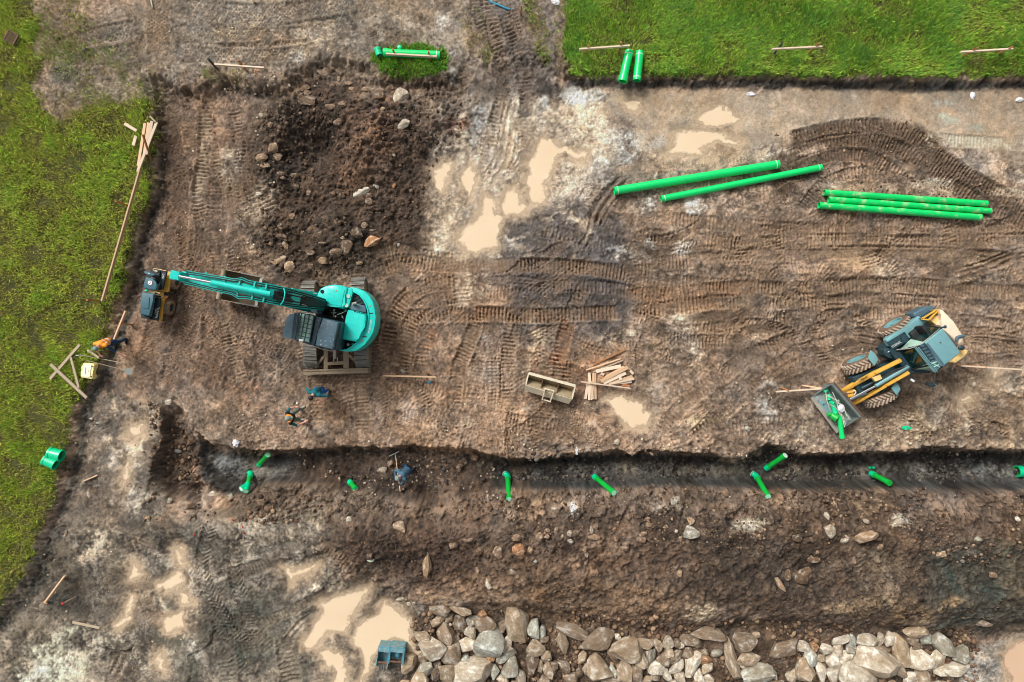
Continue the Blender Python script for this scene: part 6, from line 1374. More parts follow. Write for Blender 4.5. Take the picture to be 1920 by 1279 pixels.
def build_loader():
    k5 = zp(1560, 560, 6.84); k6 = zp(1500, 640, 6.4)
    B = MB
    root = thing('wheel_loader', W(1690, 665, 0.0), 'compact grey and yellow wheel loader with its bucket full of green pipe fittings', 'wheel loader')
    af = math.radians(207); ar = math.radians(216)
    fwd = Vector((math.cos(af), math.sin(af), 0)); fl = Vector((-fwd.y, fwd.x, 0))
    rwd = Vector((math.cos(ar), math.sin(ar), 0)); rl = Vector((-rwd.y, rwd.x, 0))
    g0 = gz(*W(1640, 700, 0)[:2]); R_ = 0.58
    for (px_, py_) in ((1613, 682), (1652, 744)):
        c = W(px_, py_, g0 + 0.66); c.z = g0 + R_ - 0.03; wheel(root, c, fl, R_, 0.42)
    for (px_, py_) in ((1682, 613), (1731, 672)):
        c = W(px_, py_, g0 + 0.62); c.z = g0 + R_ - 0.03; wheel(root, c, rl, R_, 0.42)
    # front frame with loader arms
    B().beam(W(1600, 722, g0 + 0.75), W(1700, 678, g0 + 0.75), 0.62, 0.4, bev=0.03).build('front_frame', 'slate_dk', root, False)
    ax_ = B(); ax_.cyl(W(1615, 684, g0 + 0.55), W(1651, 741, g0 + 0.55), 0.12, n=14); ax_.build('front_axle', 'slate_dk', root)
    B().beam(W(1670, 700, g0 + 0.7), W(1705, 650, g0 + 0.7), 0.5, 0.4).build('pivot', 'black', root, False)
    def arm(pts, w_, name, mt):
        mb = B(); P_ = [W(x, y, g0 + z) for x, y, z in pts]
        for a, b in zip(P_[:-1], P_[1:]): mb.beam(a, b, w_, 0.20, bev=0.012)
        return mb.build(name, mt, root)
    a1 = arm([(1689, 675, 1.62), (1640, 699, 1.38), (1600, 721, 0.85), (1578, 734, 0.45)], 0.11, 'lift_arm', 'yellow')
    a2 = arm([(1704.5, 698, 1.62), (1662, 722, 1.34), (1622, 745, 0.85), (1600, 757, 0.45)], 0.08, 'lift_arm', 'yellow')
    d = (W(1640, 699, 0) - W(1606, 718, 0)).normalized()
    text('lettering', 'LIEBHERR', 0.105, 'black', W(1622, 708.6, g0 + 1.27), d + Vector((0, 0, 0.30)), Vector((-d.y, d.x, 0)), a1, 0.012, 1.05)
    B().prism(pw(k5((520, 1015), (620, 970), (645, 1030), (560, 1065)), g0 + 1.42), g0 + 1.28, g0 + 1.42, 0.01).build('hose_cover', 'yellow_pale', root, False)
    tl = B(); tl.cyl(W(*k5((980, 870))[0], g0 + 1.5), W(*k5((560, 1120))[0], g0 + 1.3), 0.075, n=16); tl.build('tilt_cylinder', 'grey_blue', root)
    B().cyl(W(*k5((560, 1120))[0], g0 + 1.3), W(*k6((590, 700))[0], g0 + 0.8), 0.045, n=12).build('tilt_rod', 'chrome', root)
    l2 = B(); l2.cyl(W(*k5((800, 930))[0], g0 + 1.25), W(*k5((380, 1150))[0], g0 + 1.0), 0.06, n=14); l2.build('lift_cylinder', 'slate_dk', root)
    l3 = B(); l3.cyl(W(*k6((800, 620))[0], g0 + 0.95), W(*k6((600, 700))[0], g0 + 0.75), 0.05, n=14); l3.build('lift_cylinder', 'grey_blue', root)
    ho = B()
    for q in (((980, 860), (760, 960), (560, 1080)), ((1000, 900), (800, 1010), (640, 1060)), ((900, 880), (740, 940), (660, 1000)), ((990, 920), (850, 990), (700, 1040))):
        ho.tube([W(*k5(q_)[0], g0 + 1.55 - 0.1 * i) for i, q_ in enumerate(q)], 0.018, 6)
    ho.build('hoses', 'rubber', root)
    cp = B(); cp.beam(W(*k6((560, 600))[0], g0 + 0.6), W(*k6((660, 590))[0], g0 + 0.75), 0.12, 0.1); cp.beam(W(*k6((580, 650))[0], g0 + 0.6), W(*k6((650, 640))[0], g0 + 0.75), 0.1, 0.1); cp.build('coupler', 'yellow', root, False)
    hk = B(); hk.tube([W(*k6(q)[0], g0 + 0.85) for q in ((640, 595), (665, 590), (672, 610), (655, 640), (668, 660))], 0.018, 6); hk.build('hose_loop', 'white', root)
    # mudguards over the front wheels
    for q in ([(495, 660), (560, 710), (598, 780), (545, 865), (465, 765)], [(820, 1070), (862, 1110), (882, 1170), (830, 1240), (762, 1150)]):
        B().prism(pw(k5(*q), g0 + 1.28), g0 + 1.24, g0 + 1.28, 0.015).build('mudguard', 'grey_blue', root)
    br = B(); br.tube([W(*k5((560, 830))[0], g0 + 1.2), W(*k5((620, 890))[0], g0 + 1.0)], 0.025, 8); br.tube([W(*k5((760, 1080))[0], g0 + 1.2), W(*k5((720, 1030))[0], g0 + 1.1)], 0.025, 8); br.build('mudguard_stay', 'slate', root)
    # rear body
    B().prism(pw(k5((690, 640), (900, 480), (1340, 150), (1500, 200), (1700, 500), (1640, 620), (1560, 740), (1300, 960), (1000, 960), (860, 800)), g0 + 1.2), g0 + 0.45, g0 + 1.02, 0.03).build('rear_frame', 'slate_dk', root)
    fd = B().prism(pw(k5((702, 535), (720, 500), (900, 405), (1000, 330), (1110, 222), (1200, 250), (1240, 285), (1150, 395), (1010, 480), (960, 540), (850, 590), (745, 612)), g0 + 1.3), g0 + 1.05, g0 + 1.28, 0.05).build('rear_fender', 'grey_blue', root)
    B().prism(pw(k5((1045, 190), (1210, 100), (1290, 92), (1350, 118), (1235, 215), (1120, 255), (1060, 230)), g0 + 1.25), g0 + 0.7, g0 + 1.22, 0.06).build('rear_fender_end', 'slate', root)
    for q in ((770, 528), (822, 517)):
        p = W(*k5(q)[0], g0 + 1.285); B().cyl(p, p + Vector((0, 0, 0.01)), 0.025, n=10).build('bolt', 'black', fd)
    hood = B().prism(pw(k5((1392, 135), (1432, 142), (1560, 290), (1692, 470), (1692, 545), (1640, 602), (1425, 385), (1390, 340), (1422, 270), (1400, 195)), g0 + 1.72), g0 + 0.6, g0 + 1.70, 0.09).build('engine_hood', 'cream', root)
    B().prism(pw(k5((1330, 145), (1395, 132), (1412, 195), (1370, 200)), g0 + 1.6), g0 + 1.0, g0 + 1.58, 0.02).build('hood_corner', 'yellow', hood)
    ypan = B().prism(pw(k5((1250, 270), (1330, 215), (1395, 205), (1420, 265), (1392, 345), (1330, 330)), g0 + 1.5), g0 + 1.0, g0 + 1.48, 0.02).build('rear_side_panel', 'yellow_pale', root)
    fr = B()
    P_ = [W(*q, g0 + 1.62) for q in k5((1145, 262), (1340, 142), (1350, 160), (1240, 272), (1145, 262))]
    for a, b in zip(P_[:-1], P_[1:]): fr.beam(a, b, 0.05, 0.05)
    fr.build('vent_frame', 'yellow', root, False)
    B().prism(pw(k5((1180, 252), (1330, 152), (1345, 170), (1240, 262)), g0 + 1.58), g0 + 1.1, g0 + 1.56).build('vent', 'slate_dk', root, False)
    B().tube([W(*q, g0 + 1.72) for q in k5((1600, 545), (1602, 500), (1640, 485), (1700, 478))], [0.05, 0.06, 0.06, 0.045], 12).build('exhaust', 'slate', root)
    mi = B(); mi.cyl(W(*k5((1390, 375))[0], g0 + 2.0), W(*k5((1450, 362))[0], g0 + 2.0), 0.03, n=10); mi.ball(W(*k5((1450, 362))[0], g0 + 2.0), 0.06, (1, 1, 0.7), 10); mi.build('rear_lamp', 'slate_dk', root)
    tk = B().prism(pw(k5((1520, 815), (1640, 720), (1700, 650), (1752, 660), (1750, 700), (1690, 765), (1590, 832)), g0 + 1.3), g0 + 0.9, g0 + 1.28, 0.05).build('rear_fender', 'yellow_pale', root)
    B().ball(W(*k5((1660, 630))[0], g0 + 1.6), 0.1, (1.2, 0.9, 0.6), 10).build('rear_lamp', 'slate_dk', root)
    # cab
    cb = B().prism(pw(k5((850, 690), (1010, 640), (1180, 560), (1420, 385), (1640, 685), (1430, 865), (1310, 950), (1090, 975), (1020, 900)), g0 + 2.0), g0 + 1.02, g0 + 1.5, 0.02).build('cab', 'slate_dk', root)
    # glazing: front, side and rear panes between pillars
    z0, z1 = g0 + 1.5, g0 + 2.42
    low = k5((870, 690), (1030, 900), (1180, 955), (1330, 925)); hi = k5((1110, 600), (1190, 720), (1280, 820), (1400, 880))
    def pane(q0, q1, q2, q3, mt='glass_dk', name='window'):
        B().sheet([W(*k5(q0)[0], z0), W(*k5(q1)[0], z0), W(*k5(q2)[0], z1), W(*k5(q3)[0], z1)], 0.015).build(name, mt, cb, False)
    pane((885, 700), (1040, 900), (1270, 815), (1130, 610))
    pane((1040, 905), (1310, 925), (1390, 880), (1275, 820), 'glass')
    pane((860, 670), (1010, 520), (1190, 560), (1110, 600), 'glass')
    pane((1010, 520), (1190, 330), (1390, 385), (1195, 550))
    # pillars and frames
    pl = B()
    for q0, q1 in (((850, 665), (1120, 605)), ((1000, 640), (1180, 575)), ((1020, 905), (1290, 845)), ((1180, 330), (1400, 385)), ((1300, 945), (1420, 870))):
        pl.tube([W(*k5(q0)[0], z0), W(*k5(q1)[0], z1)], 0.03, 8)
    pl.tube([W(*q, g0 + 1.55) for q in k5((820, 665), (950, 655), (1080, 610), (1220, 530), (1330, 440), (1395, 370))], 0.025, 8)
    pl.build('cab_pillars', 'black', cb)
    B().tube([W(*q, g0 + 2.40) for q in k5((830, 655), (1000, 640), (1130, 590), (1260, 490), (1385, 385))], 0.018, 8).build('door_frame', 'steel', cb)
    # seat and wheel inside
    se = B(); se.box(W(1722, 628, g0 + 1.65), (0.5, 0.5, 0.18), Euler((0, 0, ar)).to_matrix(), 0.05); se.box(W(1731, 622, g0 + 1.9), (0.14, 0.46, 0.55), Euler((0, 0, ar)).to_matrix(), 0.04); se.build('seat', 'black', cb)
    roof = B().prism(pw(k5((1195, 562), (1425, 385), (1440, 395), (1660, 690), (1432, 872), (1400, 860)), g0 + 2.5), g0 + 2.36, g0 + 2.48, 0.04).build('cab_roof', 'grey_blue', cb)
    B().cyl(W(*k5((1392, 562))[0], g0 + 2.48), W(*k5((1392, 562))[0], g0 + 2.50), 0.022, n=12).build('bolt', 'black', roof)
    vi = B().prism(pw(k5((1110, 600), (1190, 570), (1430, 868), (1360, 935), (1300, 880)), g0 + 2.48), g0 + 2.34, g0 + 2.40, 0.01).build('roof_grating', 'slate', roof, False)
    for i in range(7):
        t = i / 6.0; (x0_, y0_), (x1_, y1_) = k5((1135 + 175 * t, 632 + 240 * t), (1205 + 190 * t, 612 + 225 * t))
        B().beam(W(x0_, y0_, g0 + 2.412), W(x1_, y1_, g0 + 2.412), 0.03, 0.025).build('slot', 'black' if i < 5 else 'glass', vi, False)
    for off, w_ in ((0, 0.025), (-22, 0.02), (26, 0.02)):
        (x0_, y0_), (x1_, y1_) = k5((1080 + off, 625), (1330 + off, 945)); B().beam(W(x0_, y0_, g0 + 2.43), W(x1_, y1_, g0 + 2.43), w_, 0.03).build('roof_rail', 'grey_blue', roof, False)
    B().beam(W(*k5((1210, 575))[0], g0 + 2.46), W(*k5((1435, 868))[0], g0 + 2.46), 0.09, 0.06, bev=0.01).build('roof_edge', 'slate', roof, False)
    B().box(W(*k5((1100, 440))[0], g0 + 1.6), (0.24, 0.07, 0.06), Euler((0, 0, 0.62)).to_matrix(), 0.01).build('indicator', 'orange', cb)
    B().box(W(*k5((925, 515))[0], g0 + 1.9), (0.22, 0.22, 0.12), Euler((0, 0, 0.1)).to_matrix(), 0.02).build('mirror', 'slate_dk', cb)
    B().beam(W(*k5((735, 610))[0], g0 + 1.25), W(*k5((960, 480))[0], g0 + 1.32), 0.34, 0.08).build('side_box', 'slate_dk', root, False)
    d2 = (W(*k5((880, 555))[0], 0) - W(*k5((790, 610))[0], 0)).normalized()
    text('lettering', 'STEREO', 0.12, 'white', W(*k5((832, 585))[0], g0 + 1.345), d2, Vector((-d2.y, d2.x, 0)), root)
    ped = B().prism(pw(k5((670, 660), (720, 630), (860, 680), (830, 780), (720, 755), (680, 720)), g0 + 1.35), g0 + 0.9, g0 + 1.33, 0.02).build('lamp_bracket', 'slate_dk', root)
    for q in ((735, 690), (755, 715)):
        B().box(W(*k5(q)[0], g0 + 1.35), (0.10, 0.05, 0.05), Euler((0, 0, -0.5)).to_matrix(), 0.01).build('headlamp', 'white', ped)
    for q0, q1 in (((980, 990), (1030, 1050)),):
        B().box(W(*k5((1030, 1050))[0], g0 + 1.4), (0.14, 0.08, 0.08), Euler((0, 0, -0.6)).to_matrix(), 0.01).build('headlamp', 'white', root)
        B().tube([W(*k5((1000, 960))[0], g0 + 1.4), W(*k5((1030, 1045))[0], g0 + 1.4)], 0.02, 8).build('lamp_arm', 'slate_dk', root)
    m2 = B(); m2.tube([W(*q, g0 + 2.1) for q in k5((1255, 995), (1290, 990), (1318, 1030), (1310, 1105))], 0.018, 8); m2.build('mirror_arm', 'slate_dk', root)
    B().prism(pw(k5((1225, 1095), (1270, 1085), (1350, 1120), (1300, 1135)), g0 + 2.0), g0 + 1.75, g0 + 2.0, 0.01).build('mirror', 'slate_dk', root)
    # bucket: flat floor, raised curved back
    zb = g0 + 0.28
    la, lb = W(*k6((140, 672))[0], zb + 0.02), W(*k6((452, 1092))[0], zb + 0.02)     # lip ends
    ba, bb = W(*k6((385, 512))[0], zb + 0.50), W(*k6((722, 905))[0], zb + 0.50)      # back top ends
    ma, mb_ = ba + (la - ba) * 0.14 + Vector((0, 0, -0.40)), bb + (lb - bb) * 0.14 + Vector((0, 0, -0.40))
    fl_ = B().sheet([la, lb, mb_ , ma], 0.03).build('bucket', 'loader_in', root, False)
    B().sheet([ma, mb_, bb, ba], 0.03).build('bucket_back', 'loader_bucket', fl_, False)
    for p_ in ((la, ma, ba), (lb, mb_, bb)):
        l_, m__, b_ = p_
        B().sheet([l_, m__, b_, b_ + (l_ - b_) * 0.42 + Vector((0, 0, -0.02))], 0.035).build('bucket_side', 'loader_bucket', fl_, False)
    B().beam(la, lb, 0.12, 0.04).build('cutting_edge', 'steel', fl_, False)
    rim = B(); rim.cyl(ba, bb, 0.07, n=14); rim.build('bucket_rim', 'loader_bucket', fl_)
    ed = B(); ed.beam(ba - (la - ba).normalized() * 0.08, bb - (lb - bb).normalized() * 0.08, 0.05, 0.10); ed.build('bucket_top_bar', 'rust', fl_, False)
    sc = B()
    for s_ in (0.26, 0.36, 0.48):
        p = la + (lb - la) * s_ + (ma - la) * 0.30; sc.box(p + Vector((0, 0, 0.022)), (0.20, 0.12, 0.01), Euler((0, 0, -0.75)).to_matrix())
    sc.build('scrape_plate', 'grey_blue', fl_, False)
    # ---- what lies in the bucket
    zc = zb + 0.16
    p = lambda q, z=0.0: W(*k6(q)[0], zc + z)
    t = thing('green_pipe', p((490, 1000)), 'short green pipe sticking out over the side of the loader bucket', 'pipe')
    B().pipe(p((470, 890), 0.15), p((505, 1155), 0.10), 0.085, 0.078, 24).build('barrel', 'pipe', t)
    B().pipe(p((501, 1125), 0.105), p((506, 1162), 0.10), 0.098, 0.08, 24).build('socket', 'pipe', t)
    t = thing('pipe_fitting', p((415, 905)), 'round green pipe bend in the middle of the loader bucket', 'pipe fitting')
    B().pipe(p((385, 890), 0.05), p((440, 925), 0.16), 0.13, 0.10, 24).build('body', 'pipe_trench', t)
    B().pipe(p((425, 915), 0.14), p((450, 932), 0.18), 0.15, 0.10, 24).build('socket', 'pipe_trench', t)
    B().pipe(p((325, 885), 0.04), p((390, 870), 0.06), 0.06, 0.05, 16).build('branch', 'pipe_trench', t)
    for (a, b, r_, lb_) in (((345, 640), (350, 700), 0.075, 'green pipe coupling near the upper end of the loader bucket'), ((395, 760), (420, 850), 0.085, 'long green coupling in the middle of the loader bucket, above the round bend'), ((280, 600), (325, 585), 0.06, 'small green branch fitting in the upper corner of the loader bucket'), ((350, 715), (395, 745), 0.07, 'green coupling half hidden under pale straps in the loader bucket')):
        t = thing('pipe_fitting', p(a), lb_, 'pipe fitting')
        B().pipe(p(a, 0.0), p(b, 0.04), r_, r_ * 0.85, 20).build('body', 'fitting', t)
        B().pipe(p(b, 0.03), p((b[0] + (b[0] - a[0]) * 0.25, b[1] + (b[1] - a[1]) * 0.25), 0.05), r_ * 1.18, r_ * 0.85, 20).build('socket', 'fitting', t)
    rs = random.Random(12)
    for k, q in enumerate([((310, 600), (320, 700), (350, 800), (380, 850)), ((390, 610), (440, 720), (460, 830), (500, 960)), ((430, 690), (470, 760), (530, 830), (600, 940)), ((330, 740), (420, 790), (520, 900), (545, 1000)),
                           ((460, 700), (480, 820), (520, 960), (535, 1030)), ((350, 650), (450, 730), (520, 770), (560, 900)), ((300, 640), (400, 690), (480, 720)), ((470, 860), (520, 930), (590, 935))]):
        o = B().tube([p(a, 0.17 + 0.06 * math.sin(1.3 * i + k)) for i, a in enumerate(q)], 0.013, 6).build('packing_strap', 'strap', None)
        put(o, ['curved pale strap along the upper lip side of the loader bucket', 'long pale strap running down the middle of the loader bucket', 'pale strap nearest the back of the loader bucket', 'pale strap crossing over the round green bend', 'pale strap lying beside the short green pipe', 'pale strap from the small branch fitting to the white film', 'short pale strap at the upper end of the loader bucket', 'shortest pale strap at the lower back of the loader bucket'][k], 'strap', 'straps tangled in the loader bucket')
    o = B().ball(p((500, 800), 0.22), 0.12, (0.9, 1.3, 0.4), 12)
    for v in o.bm.verts: v.co += Vector((rs.uniform(-1, 1), rs.uniform(-1, 1), rs.uniform(-1, 1))) * 0.03
    put(o.build('plastic_film', 'bag', None, False), 'crumpled white plastic film in the loader bucket', 'film')
build_loader()
# ================================================================== PIPES
def long_pipe(a, b, r, label, mat='pipe', group=None, socket=None, rings=True):
    """pipe lying on the ground between two pixels; socket: 'a' or 'b' end is belled"""
    za = gzmax(*W(*a, 0)[:2], 0.12); zb = gzmax(*W(*b, 0)[:2], 0.12)
    zm = max(gzmax(*(W(a[0] + (b[0] - a[0]) * t, a[1] + (b[1] - a[1]) * t, 0)[:2]), 0.08) for t in (0.1, 0.3, 0.5, 0.7, 0.9)) - 0.035
    z = max((za + zb) / 2 - 0.02, zm) + r
    A, B_ = W(*a, z), W(*b, z)
    t = thing('green_pipe', (A + B_) / 2 - Vector((0, 0, r)), label, 'pipe', group)
    d = (B_ - A).normalized()
    MB().pipe(A, B_, r, r * 0.93, 28).build('barrel', mat, t)
    if rings:
        for e_, s in ((A, 1), (B_, -1)):
            MB().pipe(e_ + d * s * 0.10, e_ + d * s * 0.125, r * 1.012, r * 0.98, 28).build('mark_ring', 'rim_white', t)
            MB().pipe(e_ - d * s * 0.006, e_ + d * s * 0.004, r * 1.0, r * 0.90, 28).build('end_ring', 'rim_white' if mat != 'pipe' else 'pipe', t)
    if socket:
        e_, s = (A, 1) if socket == 'a' else (B_, -1)
        MB().pipe(e_ - d * s * 0.02, e_ + d * s * 0.17, r * 1.16, r * 0.95, 28).build('socket', mat, t)
        MB().pipe(e_ + d * s * 0.17, e_ + d * s * 0.20, r * 1.08, r * 0.98, 28).build('socket_shoulder', mat, t)
    return t
long_pipe((1152, 358), (1460, 308), 0.155, 'thick green plastic pipe lying above a thinner one, right of the puddles')
long_pipe((1240, 373), (1540, 314), 0.125, 'thinner clean green pipe lying just below the thick one')
long_pipe((1545, 361), (1850, 382), 0.115, 'muddy long green pipe, topmost of the three lying together', 'pipe_muddy', rings=False)
long_pipe((1553, 374), (1857, 396), 0.115, 'muddiest long green pipe, middle of the three lying together', 'pipe_muddy', rings=False)
long_pipe((1535, 385), (1839, 408), 0.125, 'long green pipe with least mud, lowest of the three lying together', 'pipe_muddy', rings=False)
long_pipe((1167.5, 152), (1180, 96), 0.155, 'short green pipe with belled end, left of a pair by the lawn', socket='a')
long_pipe((1194, 151), (1200, 97), 0.15, 'short green pipe with pale plain end, right of a pair by the lawn')
long_pipe((720, 99), (825, 103), 0.14, 'green pipe with belled end behind a board on the grass island', socket='a')
def coupling(px, py, ang, r, L, label, dz=0.0, mat='fitting', tilt=0.0):
    c = G(px, py, r); d = Vector((math.cos(math.radians(ang)) * math.cos(tilt), math.sin(math.radians(ang)) * math.cos(tilt), math.sin(tilt)))
    c.z += dz
    t = thing('pipe_fitting', c - Vector((0, 0, r)), label, 'pipe fitting')
    MB().pipe(c - d * L / 2, c + d * L / 2, r, r * 0.9, 28).build('body', mat, t)
    for s in (-1, 1): MB().pipe(c + d * s * (L / 2 - 0.06), c + d * s * (L / 2 + 0.01), r * 1.07, r * 0.88, 28).build('socket', mat, t)
    w_ = MB(); w_.cyl(c + d * (L / 2 - 0.10), c + d * (L / 2 - 0.09), r * 0.89, n=24); w_.build('shade_disc', 'pipe_shade', t)  # dark disc stands in for the shade inside the open coupling
    return t
coupling(106.5, 851.5, -14, 0.21, 0.44, 'wide turquoise pipe coupling on the meadow, the right one of two', 0.06)
coupling(96.5, 866, -24, 0.20, 0.44, 'wide turquoise pipe coupling on the meadow, the left one of two', 0.06)
t = coupling(710, 98.5, -72, 0.12, 0.26, 'turquoise pipe bend lying at the left end of the island pipe', 0.06)
c = G(749, 88.5, 0.2)
t = thing('pipe_fitting', c - Vector((0, 0, 0.2)), 'round turquoise pipe plug above the island pipe', 'pipe fitting')
MB().cyl(c - Vector((0, 0, 0.18)), c, 0.085, n=24).build('body', 'fitting', t)
MB().ball(c, 0.085, (1, 1, 0.35), 18).build('dome', 'fitting', t)

# house connections rising out of the trench: elbow below, barrel, socket and closing cap above
def riser(lo, hi, r, label, zlo=None, zhi=None, elbow=None, cap='cap', branch=None):
    zl = G(*lo).z + 0.10 if zlo is None else zlo
    zh = max(zl + 0.75, G(*hi).z + r * 0.6) if zhi is None else max(zhi, G(*hi).z + r * 0.6)
    A, B_ = W(*lo, zl), W(*hi, zh); d = (B_ - A).normalized()
    t = thing('branch_pipe', A, label, 'pipe')
    MB().pipe(A, B_, r, r * 0.9, 22).build('barrel', 'pipe_trench', t)
    MB().pipe(A - d * 0.02, A + d * 0.16, r * 1.18, r, 22).build('socket', 'fitting', t)
    MB().pipe(B_ - d * 0.14, B_ + d * 0.01, r * 1.18, r, 22).build('socket', 'pipe_trench', t)
    MB().cyl(B_ - d * 0.02, B_ + d * 0.015, r * 1.0, n=22).build('end_cap', cap, t)
    if elbow:
        E_ = W(*elbow, zl - 0.12)
        el = MB(); el.tube([A + d * 0.03, A - d * 0.06, (A + E_) / 2 - d * 0.03, E_], r * 1.1, 16); el.build('elbow', 'fitting', t)
        MB().pipe(E_, E_ + (E_ - A).normalized() * 0.02, r * 1.25, r * 0.7, 18).build('elbow_rim', 'rim_white', t)
    if branch:
        Q = W(*branch, zh - 0.02); P_ = A + (B_ - A) * 0.62
        MB().pipe(P_, Q, r * 1.15, r * 0.9, 20).build('side_branch', 'fitting', t)
        MB().pipe(P_ - d * 0.05, B_, r * 1.2, r, 22).build('branch_body', 'fitting', t)
        MB().cyl(Q - (Q - P_).normalized() * 0.05, Q, r * 0.9, n=20).build('branch_cap', 'rim_white', t)
    return t
riser((486, 871), (502, 853), 0.095, 'capped green branch pipe pointing up right at the trench\'s closed end')
riser((470, 890), (461, 921), 0.095, 'green branch pipe with elbow and double socket at the trench\'s closed end', elbow=(465, 883), branch=(452, 917))
riser((656, 904), (667, 917), 0.095, 'short green branch pipe in the brown refilled stretch of trench', zlo=-0.5, zhi=-0.12, cap='fitting')
riser((952, 893), (954.5, 936), 0.10, 'upright green branch pipe at the right end of the refilled stretch', elbow=(947, 888))
riser((1115, 894), (1151, 924), 0.10, 'slanting green branch pipe with mint cap, left in the grey trench')
riser((1418, 893), (1440, 931), 0.10, 'green branch pipe with elbow leaning down right, mid grey trench', elbow=(1411, 888))
riser((1437, 878), (1472, 854), 0.10, 'green branch pipe leaning up right out of the trench', cap='rim_white')
riser((1634, 888), (1668, 906), 0.10, 'green branch pipe low in the trench near the loader', cap='pipe_trench')
t = thing('green_pipe', W(1925, 884, -1.1), 'green sewer pipe entering the trench at the right edge of the photo', 'pipe')
A, B_ = W(1906, 884, -0.95), W(1990, 884, -0.95)
MB().pipe(A, B_, 0.19, 0.17, 26).build('barrel', 'pipe_trench', t); MB().pipe(A, A + Vector((0.2, 0, 0)), 0.23, 0.185, 26).build('socket', 'fitting', t)
for (x, y) in ((1628, 877), (1635, 877)):
    c = G(x, y, 0.03); o = MB().pipe(c, c + Vector((0.09, 0, 0.01)), 0.05, 0.035, 16).build('pipe_ring', 'fitting')
    put(o, 'small green ring lying on the trench floor, ' + ('left' if x < 1632 else 'right') + ' of a pair', 'ring')

# ================================================================== TIMBER
def plank(a, b, w, h, label, mat='wood', cat='plank', group=None, dz=0.0, name='plank', zz=None):
    """board lying on the ground between two pixels"""
    if zz is None:
        m_ = W((a[0] + b[0]) / 2, (a[1] + b[1]) / 2, 0)
        z = max(gzmax(*G(*a)[:2], 0.05), gzmax(*G(*b)[:2], 0.05), gzmax(*m_[:2], 0.08) - 0.03) + h / 2 + dz
        A, B_ = W(*a, z), W(*b, z)
    else:
        A, B_ = W(*a, zz[0]), W(*b, zz[1])
    d = B_ - A; L = d.length; x = d.normalized(); y = Vector((0, 0, 1)).cross(x).normalized(); zx = x.cross(y)
    mb = MB(); mb.box((0, 0, 0), (L, w, h), None, min(0.006, h * 0.2))
    o = mb.build(name, mat, None, False)
    mt = Matrix((x, y, zx)).transposed().to_4x4(); mt.translation = (A + B_) / 2
    o.matrix_world = mt
    return put(o, label, cat, group)
def stake_part(parent, base, top, w, mat, name='stake'):
    mb = MB(); d = (top - base); 
    mb.beam(base + d * 0.12, top, w, w); mb.cyl(base + d * 0.12, base, w * 0.6, 0.005, 4)
    return mb.build(name, mat, parent, False)
def batter_board(board, stakes, label, zb=0.55, zs=0.75, bmat='wood_pale', w=0.11):
    """board nailed to stakes; board: two pixels, stakes: (pixel of foot, pixel of head, material)"""
    g = G(*board[0]).z
    t = thing('batter_board', W((board[0][0] + board[1][0]) / 2, (board[0][1] + board[1][1]) / 2, g), label, 'batter board')
    A, B_ = W(*board[0], g + zb), W(*board[1], g + zb)
    x = (B_ - A).normalized(); y = Vector((0, 0, 1)).cross(x); c = (A + B_) / 2
    mb = MB(); mb.box((0, 0, 0), ((B_ - A).length, 0.055, w), None, 0.004)
    o = mb.build('board', bmat, None, False); mt = Matrix((x, y, x.cross(y))).transposed().to_4x4(); mt.translation = c
    o.matrix_world = mt; o.parent = t; o.matrix_parent_inverse = t.matrix_basis.inverted()
    # the board's upper edge
    for (f, h, m_) in stakes:
        base = G(*f, -0.05); top = W(*h, g + zs)
        top = Vector((base.x + (top.x - base.x), base.y + (top.y - base.y), g + zs))
        stake_part(t, base, top, 0.055, m_)
    return t
batter_board(((403, 121), (496, 127.5)), (((409, 131), (390, 110), 'wood_tar'), ((463, 133.5), (446, 113), 'wood_dark')), 'long white batter board with one dark and one brown stake near the rolled yard')
batter_board(((724, 101.5), (819, 106.5)), (((743, 112), (736.5, 92), 'wood_dark'), ((807, 117), (803.5, 96), 'wood_dark')), 'white batter board in front of the green pipe on the grass island', w=0.13)
batter_board(((1086, 92.5), (1181, 86)), (((1096, 103), (1103.5, 84), 'wood_dark'), ((1158.5, 103), (1164.5, 79), 'wood_dark')), 'batter board with two brown stakes beside the pair of short green pipes')
batter_board(((1447, 92.5), (1540.5, 88)), (((1448.5, 104), (1466.5, 82), 'wood_tar'), ((1512.5, 103), (1535, 81.5), 'wood_dark')), 'batter board with one black and one brown stake in the middle of the lawn')
batter_board(((1801, 98), (1898, 92)), (((1797, 110.5), (1832, 89.5), 'wood_dark'), ((1866, 103.5), (1898, 87.5), 'wood_dark')), 'batter board with two brown stakes near the right end of the lawn')
batter_board(((263, 318), (192, 565)), (((240, 386), (216.5, 377.5), 'wood_dark'), ((190, 565.5), (163, 562.5), 'wood_dark'), ((285, 306), (268, 252.5), 'wood_dark')), 'very long batter board along the edge of the meadow', 0.5, 0.8, 'wood', 0.14)
batter_board(((236, 583), (213, 640)), (((250, 609), (226, 606.5), 'wood_dark'),), 'short batter board standing next to the worker in orange', 0.45, 0.5, 'wood', 0.12)
batter_board(((718, 704.5), (818, 707)), (((744, 704), (740, 702), 'wood_dark'), ((800, 701), (803, 697), 'wood_dark')), 'low pinkish batter board in the mud right of the excavator', 0.35, 0.42, 'wood')
batter_board(((1455, 734.5), (1553, 728)), (((1462, 726), (1478, 732), 'wood_dark'), ((1500, 722), (1546, 729), 'wood')), 'low white batter board running up to the loader bucket', 0.4, 0.5, 'wood_pale')
batter_board(((1800, 686), (1914, 693)), (((1790, 684), (1850, 688), 'wood_dark'),), 'white batter board sticking out behind the loader', 0.4, 0.45, 'wood_pale')
o = batter_board(((84, 1130), (122, 1079)), (((88, 1128), (86, 1131), 'wood'), ((118, 1086), (121, 1080), 'wood')), 'pale batter board over the dark hollow at the lower left', 0.35, 0.4, 'wood')
